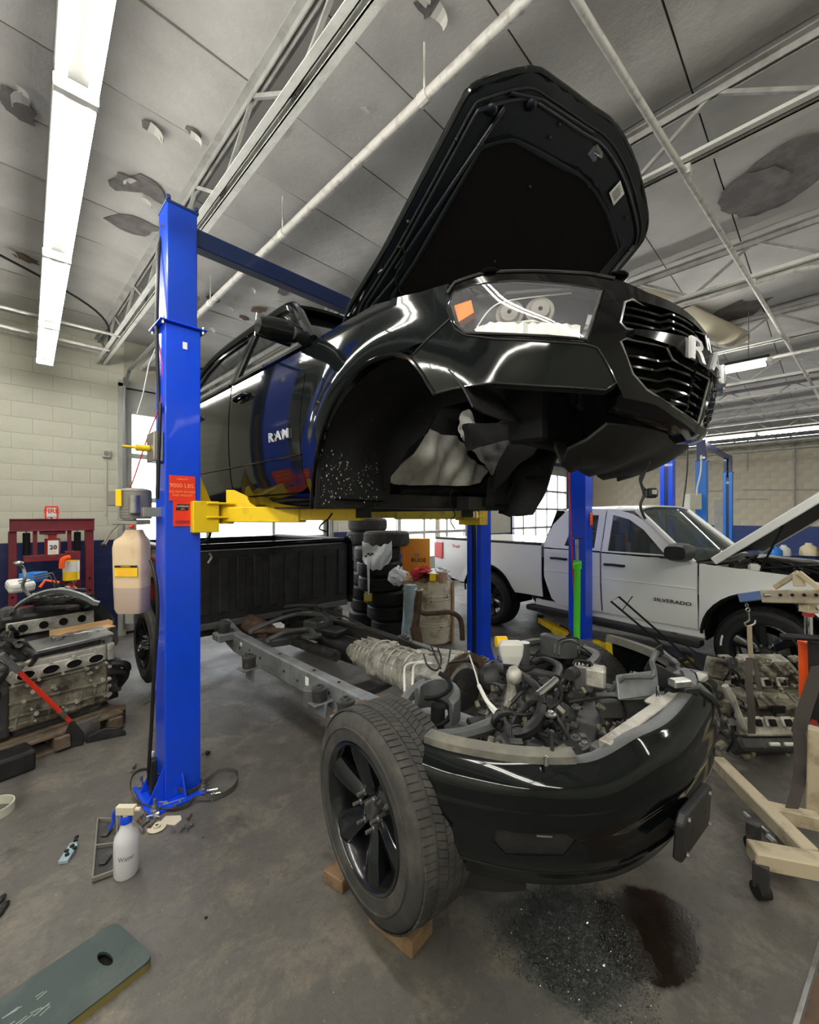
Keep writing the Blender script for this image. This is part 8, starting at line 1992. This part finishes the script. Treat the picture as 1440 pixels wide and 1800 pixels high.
MB().bar(cr(1432, 1265, 2.5), cr(1423, 1335, 2.5), .025, .02).build('red_strip', M['red'], EC)
MB().bar(at(1432, 1440, Z=.10), at(1436, 1280, d=(at(1432, 1440, Z=.10).x + at(1432, 1440, Z=.10).y) * S2), .07, .07).build('mast', M['beige'], EC, bevel=.006)
# legs on the floor
def leg(p, q, z, w_=.075, name='leg'):
    a, b = at(*p, Z=z), at(*q, Z=z); return MB().bar(a, b, w_, .075).build(name, M['beige'], EC, bevel=.006)
l1 = leg((1262, 1340), (1425, 1505), .16)
l2 = leg((1320, 1500), (1475, 1530), .17, .10, 'base_beam')
l3 = leg((1352, 1425), (1440, 1445), .14, .07, 'cross_leg')
for (px, py) in ((1308, 1430), (1338, 1455), (1350, 1470)): 
    q = at(px, py, Z=.13); MB().cyl(q, q - V((.03, .03, 0)), .014, n=6).build('leg_bolt', M['steel'], l1)
cw = at(1338, 1560, Z=.05)
CW = MB().cyl(cw + V((-.018, .018, -.012)), cw + V((.018, -.018, -.012)), .036, n=18).build('caster', M['rubber_dk'], EC, smooth=30)
MB().bar(cw + V((.0, 0, .11)), cw, .06, .04).build('caster_fork', M['iron'], EC, bevel=.004)
cw = at(1325, 1480, Z=.06); MB().cyl(cw + V((-.018, .018, -.012)), cw + V((.018, -.018, -.012)), .036, n=18).build('caster', M['rubber_dk'], EC, smooth=30)
MB().bar(cw + V((.0, 0, .10)), cw, .06, .04).build('caster_fork', M['iron'], EC, bevel=.004)
# hook chain and sling
HK = root('lifting_hook', 'steel hook and chain hanging from the crane tip', 'hook', cr(1316, 1070, 2.98))
MB().lathe([(.012, -.004), (.018, 0), (.012, .004)], cr(1313, 1064, 2.98), (.7, -.7, 0), 14, closed=True).build('link', M['steel'], HK, smooth=True); MB().lathe([(.012, -.004), (.018, 0), (.012, .004)], cr(1315, 1072, 2.98), (.7, .7, 0), 14, closed=True).build('link', M['steel'], HK, smooth=True)
MB().tube([cr(1316, 1078, 2.98), cr(1317, 1090, 2.98), cr(1309, 1096, 2.98), cr(1314, 1101, 2.98), cr(1326, 1097, 2.98), cr(1328, 1090, 2.98)], .006, 8, smooth=5).build('hook', M['steel'], HK, smooth=True)
SLG = root('lifting_strap', 'worn webbing strap looped from the hook to the hanging engine', 'strap', cr(1320, 1130, 2.98))
def ribbon(pts, w_, m, par, name, ax=(S2, -S2, 0)):
    P = smooth_pts([V(p) for p in pts], 5); ax = V(ax); R = [[p - ax * w_ / 2, p + ax * w_ / 2] for p in P]
    return MB().loft(R, closed=False, caps=False).build(name, M[m], par, smooth=60, solid=.004)
M['webbing_tan'] = mat('faded_webbing', (.33, .27, .19), .85)
ribbon([cr(1318, 1100, 2.97), cr(1319, 1130, 2.96), cr(1321, 1158, 2.96)], .034, 'webbing_tan', SLG, 'strap_loop')
ribbon([cr(1318, 1156, 2.96), cr(1317, 1200, 2.86), cr(1321, 1240, 2.82), cr(1322, 1290, 2.82)], .05, 'strap', SLG, 'strap_loop'); ribbon([cr(1328, 1158, 2.97), cr(1332, 1190, 2.92), cr(1336, 1215, 2.9)], .03, 'strap', SLG, 'strap_loop')
TS = root('tie_strap', 'long dirty brown strap hanging from the crane ram to the leg', 'strap', cr(1400, 1300, 2.4))
ribbon([cr(1440, 1170, 2.42), cr(1425, 1215, 2.42), cr(1412, 1255, 2.42), cr(1405, 1285, 2.42)], .085, 'strap', TS, 'strap_run', (.5, -.8, .2))
ribbon([cr(1405, 1280, 2.42), cr(1408, 1330, 2.38), cr(1404, 1380, 2.3), cr(1390, 1430, 2.25), cr(1370, 1490, 2.2)], .07, 'strap', TS, 'strap_run', (.6, -.75, .1))
# black thin rod frame leaning (bonnet prop creeper handle) before the white truck
RD = root('creeper_frame', 'thin black bent rod frame leaning between chassis and white truck', 'rod frame', at(1190, 1240, Z=.3))
rd = lambda px, py, d: at(px, py, d=d)
MB().tube([rd(1255, 1202, 3.4), rd(1180, 1130, 3.6), rd(1088, 1049, 3.9), rd(1074, 1057, 3.9), rd(1130, 1104, 3.75), rd(1200, 1165, 3.5), rd(1240, 1200, 3.4)], .010, 8, smooth=0).build('rod', M['matte'], RD, smooth=30)
MB().tube([rd(1095, 1072, 3.88), rd(1112, 1048, 3.9), rd(1110, 1052, 3.9)], .004, 6).build('wire', M['matte'], RD)
MB().tube([rd(1200, 1130, 3.6), rd(1225, 1148, 3.5), rd(1262, 1160, 3.4)], .005, 6).build('thin_rod', M['matte'], RD)
MB().tube([rd(1200, 1146, 3.55), rd(1215, 1150, 3.5)], .016, 8).tube([rd(1195, 1163, 3.5), rd(1206, 1158, 3.5)], .016, 8).build('joint', M['matte'], RD, kind='stuff')
# bench with bottles at the right wall
BN = root('work_bench', 'blue bench with supplies at the right wall behind the open bonnet', 'bench', at(1415, 975, d=11))
b0_ = at(1385, 976, d=11.3); b1_ = at(1440, 976, d=11.3); 
MB().bar(b0_ + (b0_ - b1_) * .3, b1_ + (b1_ - b0_) * .8, .7, .06).build('top', M['blue_wall'], BN, bevel=.01); 
for p in (b0_, b1_): MB().b2((p.x - .3, p.y - .05, 0), (p.x + .3, p.y + .05, p.z)).build('leg', M['blue_wall'], BN)
for (px, py, w_, h_, m, lb, cat) in [(1422, 966, .18, .26, 'drum', 'cream jug on the bench by the right wall', 'jug'), (1378, 966, .14, .22, 'coolant', 'clear plastic jug standing nearest the open bonnet', 'jug'), (1434, 968, .12, .16, 'red', 'red canister at the far right on the bench', 'can'), (1366, 966, .12, .18, 'blue_lt', 'small blue container by the open bonnet', 'container')]:
    c = at(px, 974, d=10.9); solo(MB().lathe([(.01, 0), (w_, 0), (w_ * 1.05, h_ * .3), (w_ * .95, h_ * .8), (w_ * .4, h_ * 1.1), (w_ * .4, h_ * 1.25), (.01, h_ * 1.25)], V((c.x, c.y, b0_.z + .03)), n=16), 'supply_jug', M[m], lb, cat, smooth=40)
# ================================================================= floor clutter, bottom left
def fl(px, py, z=0): return at(px, py, Z=z)
# spray bottle
p = fl(222, 1535); SB = root('spray_bottle', 'white spray bottle with blue collar standing on the floor', 'spray bottle', p)
k = 1.0
MB().lathe([(.001, 0), (.040, 0), (.044, .008), (.044, .115), (.041, .135), (.026, .155), (.018, .175), (.016, .195)], p, n=28).build('body', M['bottle'], SB, smooth=30)
MB().lathe([(.018, .178), (.021, .18), (.021, .198), (.017, .205)], p, n=24).build('collar', M['blue'], SB, smooth=30)
t = MB().box(p + V((0, 0, .222)), (.075, .024, .03), RM); t.cyl(p + V((0, 0, .20)), p + V((0, 0, .225)), .013, n=12); q = p + V((.037 * S2, -.037 * S2, .224)); t.cyl(q, q + V((.022 * S2, -.022 * S2, 0)), .008, n=10)
t.build('spray_head', M['mat_side'] if False else M['cream_r'], SB, bevel=.004)
MB().tube([p + V((-.035 * S2, .035 * S2, .228)), p + V((-.052 * S2, .052 * S2, .205)), p + V((-.052 * S2, .052 * S2, .18)), p + V((-.068 * S2, .068 * S2, .155))], .006, 8, smooth=3).build('trigger', M['blue'], SB, smooth=True)
fwd = V((S2, S2, 0)); nn = (V((0, 0, 0)) - V((p.x, p.y, 0))).normalized()
rt = V((-nn.y, nn.x, 0))
def cylmap(r, z0): return lambda x, y, h: p + nn * ((r + h) * math.cos(x / r)) + rt * ((r + h) * math.sin(x / r)) + V((0, 0, z0 + y))
text_mb('Water', .022, .0006, cylmap(.0445, .075), sx=1).build('handwriting', M['motor'], SB)
SB.scale = (1.2, 1.2, 1.4)
# dust pan / tray leaning with it
u_ = (fl(188, 1448) - fl(170, 1550)).normalized()
p0 = fl(184, 1545)
DP = root('metal_tray', 'oily black metal tray lying behind the spray bottle', 'tray', fl(185, 1500))
a_, b_, c_, d_ = fl(163, 1553), fl(204, 1538), fl(206, 1448), fl(172, 1446)
bs = MB().add([a_, b_, c_, d_, *[v + V((0, 0, .012)) for v in (a_, b_, c_, d_)]], [(0, 1, 2, 3), (4, 7, 6, 5), (0, 4, 5, 1), (1, 5, 6, 2), (2, 6, 7, 3), (3, 7, 4, 0)]).build('base', M['iron'], DP)
for s_, e_ in ((a_, b_), (b_, c_), (c_, d_), (d_, a_), ((a_ + d_) / 2, (b_ + c_) / 2)): MB().bar(s_ + V((0, 0, .018)), e_ + V((0, 0, .018)), .008, .024).build('rim', M['motor'], DP, bevel=.002)
for t_ in (.25, .75): c = a_.lerp(d_, t_).lerp(b_.lerp(c_, t_), .5); MB().box(c + V((0, 0, .02)), (.06, .035, .012), rz=.9).build('rib', M['iron'], DP, bevel=.004)
# small blue circuit part
p = fl(122, 1500); CBD = root('valve_part', 'small light blue plastic part with black tabs on the floor', 'plastic part', p)
v = (fl(135, 1478) - fl(110, 1520)).normalized(); n_ = V((-v.y, v.x, 0))
MB().prism([(-.075, -.022), (.03, -.025), (.06, -.01), (.055, .018), (-.07, .022)], p, v, n_, .018).build('board', M['denim'], CBD, bevel=.002)
t = MB()
for (a, b) in ((-.04, -.005), (-.01, .008), (.02, -.004), (.06, -.004), (.085, .0), (.0, -.022)): t.box(p + v * a + n_ * b + V((0, 0, .022)), (.016, .012, .014), rz=random.random() * 3)
t.build('tabs', M['ink'], CBD, kind='stuff')
# creeper / kneeling mat, bottom left
KM = root('kneeling_mat', 'long grey-green padded mat lying at the bottom left corner', 'mat', fl(150, 1720))
c0, c1, c2, c3 = fl(203, 1621, .03), fl(272, 1683, .03), fl(60, 1830, .03), fl(-60, 1795, .03)
def bil(a, b): return (c0 * (1 - a) + c1 * a) * (1 - b) + (c3 * (1 - a) + c2 * a) * b
# rounded rectangular plan with a handle hole
u_ = (c3 - c0).normalized(); L = 1.1; v_ = (c1 - c0).normalized(); w_ = (c1 - c0).length; sgn = 1
def km(a, b): return c0 + u_ * a + v_ * sgn * b
pl = []
for (cx_, cy_, a0) in ((.035, .035, -math.pi / 2), (.035, w_ - .035, math.pi), (L, w_ - .035, math.pi / 2), (L, .035, 0)):
    for k in range(5): a = a0 - k * math.pi / 8; pl.append((cx_ + .035 * math.cos(a), cy_ + .035 * math.sin(a)))
hole = [(.10 + .018 * math.cos(t) - .012 * math.sin(t) * 0, w_ * .5 + .045 * math.sin(t)) for t in [2 * math.pi * k / 12 for k in range(12)]]
o = panel(pl, lambda a, b: km(a, b) - V((0, 0, .005 * math.sin(a * 3))), .05, [hole]).build('pad', M['mat_green'], KM, smooth=30); md = o.modifiers.new('so', 'SOLIDIFY'); md.thickness = .012; md.offset = 0
R = [[km(a, b) + V((0, 0, z - .03)) for a, b in pl] for z in (.0, .012, .027)]
MB().loft([R[0], R[1], R[2]], caps=False).build('side_wall', M['mat_side'], KM)
MB().add([km(a, b) + V((0, 0, -.029)) for a, b in pl], [tuple(range(len(pl)))]).build('underside', M['mat_side'], KM)
cx_ = MB().add([km(a, b) + V((0, 0, -.02)) for a, b in shrink(hole, -.012)], [tuple(range(12))]).build('handle_recess', M['matte'], KM)
M['chalk'] = mat('worn_print', (.30, .34, .32), .8)
th = math.atan2(u_.y, u_.x)
wp = MB()
for k in range(46):
    a, b = random.uniform(.26, .62), w_ * random.uniform(.30, .62); q = km(a, b) + V((0, 0, .0062 - .005 * math.sin(a * 3))); wp.bar(q, q + u_ * random.uniform(.015, .05) + v_ * random.uniform(-.01, .01), .003, .0012)
wp.build('worn_print', M['chalk'], KM, kind='stuff')
# serpentine belt
BT = root('drive_belt', 'black ribbed drive belt twisted in a loop at the lift post foot', 'belt', fl(300, 1390))
bp = [(418, 1368, .05), (412, 1355, .06), (385, 1356, .05), (360, 1375, .03), (335, 1392, .03), (310, 1385, .06), (280, 1362, .12), (255, 1352, .16), (234, 1362, .14), (230, 1385, .06), (240, 1405, .02), (262, 1418, .012), (300, 1424, .012), (330, 1415, .02), (345, 1403, .03), (380, 1402, .015), (410, 1385, .02)]
P = smooth_pts([fl(*q[:2], q[2]) for q in bp], 6, True); N = len(P)
R = []
for i in range(N):
    t = (P[(i + 1) % N] - P[i - 1]).normalized(); ph = .5 * math.sin(2 * math.pi * i / N * 2); up = V((0, 0, 1)); s_ = t.cross(up).normalized(); wv = (up * math.cos(ph) + s_ * math.sin(ph)) * .012; tv = t.cross(wv).normalized() * .003
    R.append([P[i] + wv + tv, P[i] + wv - tv, P[i] - wv - tv, P[i] - wv + tv])
R.append(R[0]); MB().loft(R, caps=False).build('belt', M['rubber'], BT, smooth=40)
# small water bottle behind belt
p = fl(268, 1352, 0); WBt = root('small_bottle', 'tiny clear bottle with white cap against the post foot', 'bottle', p)
pz = .10
MB().lathe([(.001, 0), (.022, 0), (.024, .01), (.024, .06), (.012, .08), (.011, .085)], p + V((0, 0, .02)), n=18).build('body', M['denim'], WBt, smooth=30); MB().lathe([(.013, .083), (.013, .10), (.001, .101)], p + V((0, 0, .02)), n=14).build('cap', M['white'], WBt, smooth=30)
MB().cyl(p, p + V((0, 0, .02)), .024, n=14).build('base', M['denim'], WBt)
# bolts and nuts scattered: each its own object
bolt = MB().cyl((0, 0, 0), (0, 0, .012), .011, n=6).cyl((0, 0, .012), (0, 0, .055), .006, n=8)
bm_s = {m: bolt.mesh('bolt', M[m]) for m in ('steel', 'rust')}
nut = MB().lathe([(.006, 0), (.013, 0), (.013, .011), (.006, .011)], (0, 0, 0), n=6, closed=True); nm_ = nut.mesh('nut', M['steel'])
spots = [(258, 1435), (262, 1440), (268, 1434), (274, 1438), (250, 1432), (280, 1430), (245, 1440), (288, 1425), (295, 1412), (310, 1415), (320, 1408), (300, 1420), (330, 1440), (325, 1452), (338, 1448), (305, 1463), (240, 1460), (252, 1462), (262, 1455), (330, 1380), (338, 1376), (345, 1384), (325, 1386), (350, 1378), (360, 1395), (368, 1390), (375, 1396), (364, 1380), (318, 1392), (352, 1390), (235, 1350), (230, 1358), (284, 1415), (340, 1388)]
for i, (px, py) in enumerate(spots):
    q = fl(px, py, .012); isn = i % 4 == 3
    o = bpy.data.objects.new('nut' if isn else 'bolt', nm_ if isn else bm_s['rust' if i % 3 == 0 else 'steel']); o.location = q if not isn else fl(px, py, .0); o.rotation_euler = (math.pi / 2, 0, random.uniform(0, 6)) if not isn else (0, 0, i); s_ = random.uniform(.8, 1.25); o.scale = (s_,) * 3
    wh = 'inside the drive belt loop right of the blue post' if px >= 330 and py < 1400 else 'at the left edge of the post base plate' if py < 1400 else 'just in front of the post base plate' if py < 1428 else 'to the right of the pale flat bracket' if px > 300 else 'behind the spray bottle trigger'
    link(o); tag(o, ('small steel nut lying ' if isn else 'rusty loose bolt lying ' if i % 3 == 0 else 'bright loose bolt lying ') + wh, 'nut' if isn else 'bolt', ('loose nuts ' if isn else 'loose bolts ') + wh)
# round plate and flat bracket
p = fl(276, 1455, .004); o = solo(MB().lathe([(.008, 0), (.045, 0), (.047, .004), (.02, .006), (.02, .016), (.008, .016)], p, n=24), 'washer_plate', M['cream_r'], 'round pale metal washer plate beside the spray bottle', 'washer', smooth=30)
p = fl(300, 1443, .0); o = solo(MB().prism([(-.05, -.03), (.05, -.035), (.06, .01), (.035, .04), (-.05, .03)], p, V((.6, -.7, 0)), V((.7, .6, 0)), .006), 'flat_bracket', M['cream_r'], 'flat pale angular bracket next to the round washer plate', 'bracket', bevel=.001)
for (px, py, s_, lb) in [(365, 1323, .035, 'black rubber lump on the floor right of the blue post'), (357, 1326, .01, 'tiny black crumb beside the rubber lump'), (357, 1472, .008, 'small dark pebble right of the spray bottle'), (198, 1157, .02, 'dark crumb on the floor below the wall corner'), (362, 1613, .012, 'dark stone on the open floor in front of the tyre')]:
    c = fl(px, py, s_ * .4); mb = MB().ell(c, (s_ * .6, s_ * .5, s_ * .4), 7, 5).jit(s_ * .08); solo(mb, 'rubber_lump', M['plastic'], lb, 'debris')
for (px, py, lb) in [(2, 1580, 'upper black plastic scrap at the left picture edge'), (8, 1592, 'middle black plastic scrap at the left picture edge'), (0, 1604, 'lowest black plastic scrap at the left picture edge')]:
    c = fl(px, py, .012); solo(MB().ell(c, (.028, .014, .012), 8, 5, Matrix.Rotation(1.0, 3, 'Z')), 'plastic_scrap', M['plastic'], lb, 'debris', smooth=True)
# pale rim at the left edge
p = fl(-14, 1422, .03); MBt = solo(MB().lathe([(.09, 0), (.10, .0), (.10, .05), (.093, .05)], p - V((0, 0, .03)), n=28, closed=True), 'plastic_tub', M['cream'], 'rim of a pale plastic tub cut by the left picture edge', 'tub', smooth=30)
# floor anchors for socket sleeves near belt
for i, (x0, y0) in enumerate(((368, 1390), (372, 1397))):
    q = fl(x0, y0, .012); o = solo(MB().cyl(q, q + V((.045, -.02, 0)), .011, n=12), 'socket_sleeve', M['chrome'], ['upper shiny socket inside the belt loop', 'lower shiny socket inside the belt loop'][i], 'socket', smooth=30)
p, q = fl(285, 1416, .012), fl(330, 1402, .012); solo(MB().cyl(p, q, .006, n=8), 'steel_rod', M['steel'], 'straight steel rod lying in front of the post base', 'rod', smooth=30)
# rod on the floor left of the post
p, q = fl(252, 1238, .008), fl(268, 1230, .008); solo(MB().cyl(p, q, .005, n=8), 'steel_rod', M['steel'], 'short thin rod on the floor left of the blue post', 'rod', smooth=30)
# soaked absorbent granules
w1 = fl(1005, 1652)
g = MB()
for k in range(9000):
    a = random.uniform(0, 2 * math.pi); r = .30 * math.sqrt(random.random()) * (1 + .2 * math.sin(3 * a + 1)); c = w1 + V((r * math.cos(a), r * math.sin(a), 0)); s_ = random.uniform(.0018, .006) * (1.1 - r)
    P = [c + V((random.uniform(-1, 1), random.uniform(-1, 1), 0)) * s_ for _ in range(3)] + [c + V((random.uniform(-.4, .4) * s_, random.uniform(-.4, .4) * s_, s_ * random.uniform(.6, 1.3)))]
    g.add(P, [(0, 1, 3), (1, 2, 3), (2, 0, 3)])
M['soak'] = mat('oil_soaked_granules', (.035, .042, .040), .10, 0, .6, .6, var=[((.16, .17, .16), 30, .55, .75)])
solo(g, 'absorbent_granules', M['soak'], 'oil-soaked absorbent granules spread under the bumper', 'granules')['kind'] = 'stuff'
for o in SC.objects:
    if o.type == 'MESH' and any(m.type == 'SOLIDIFY' for m in o.modifiers) and o.data.polygons and o.data.polygons[0].use_smooth:
        m = o.modifiers.new('es', 'EDGE_SPLIT'); m.split_angle = math.radians(55); m.use_edge_sharp = False
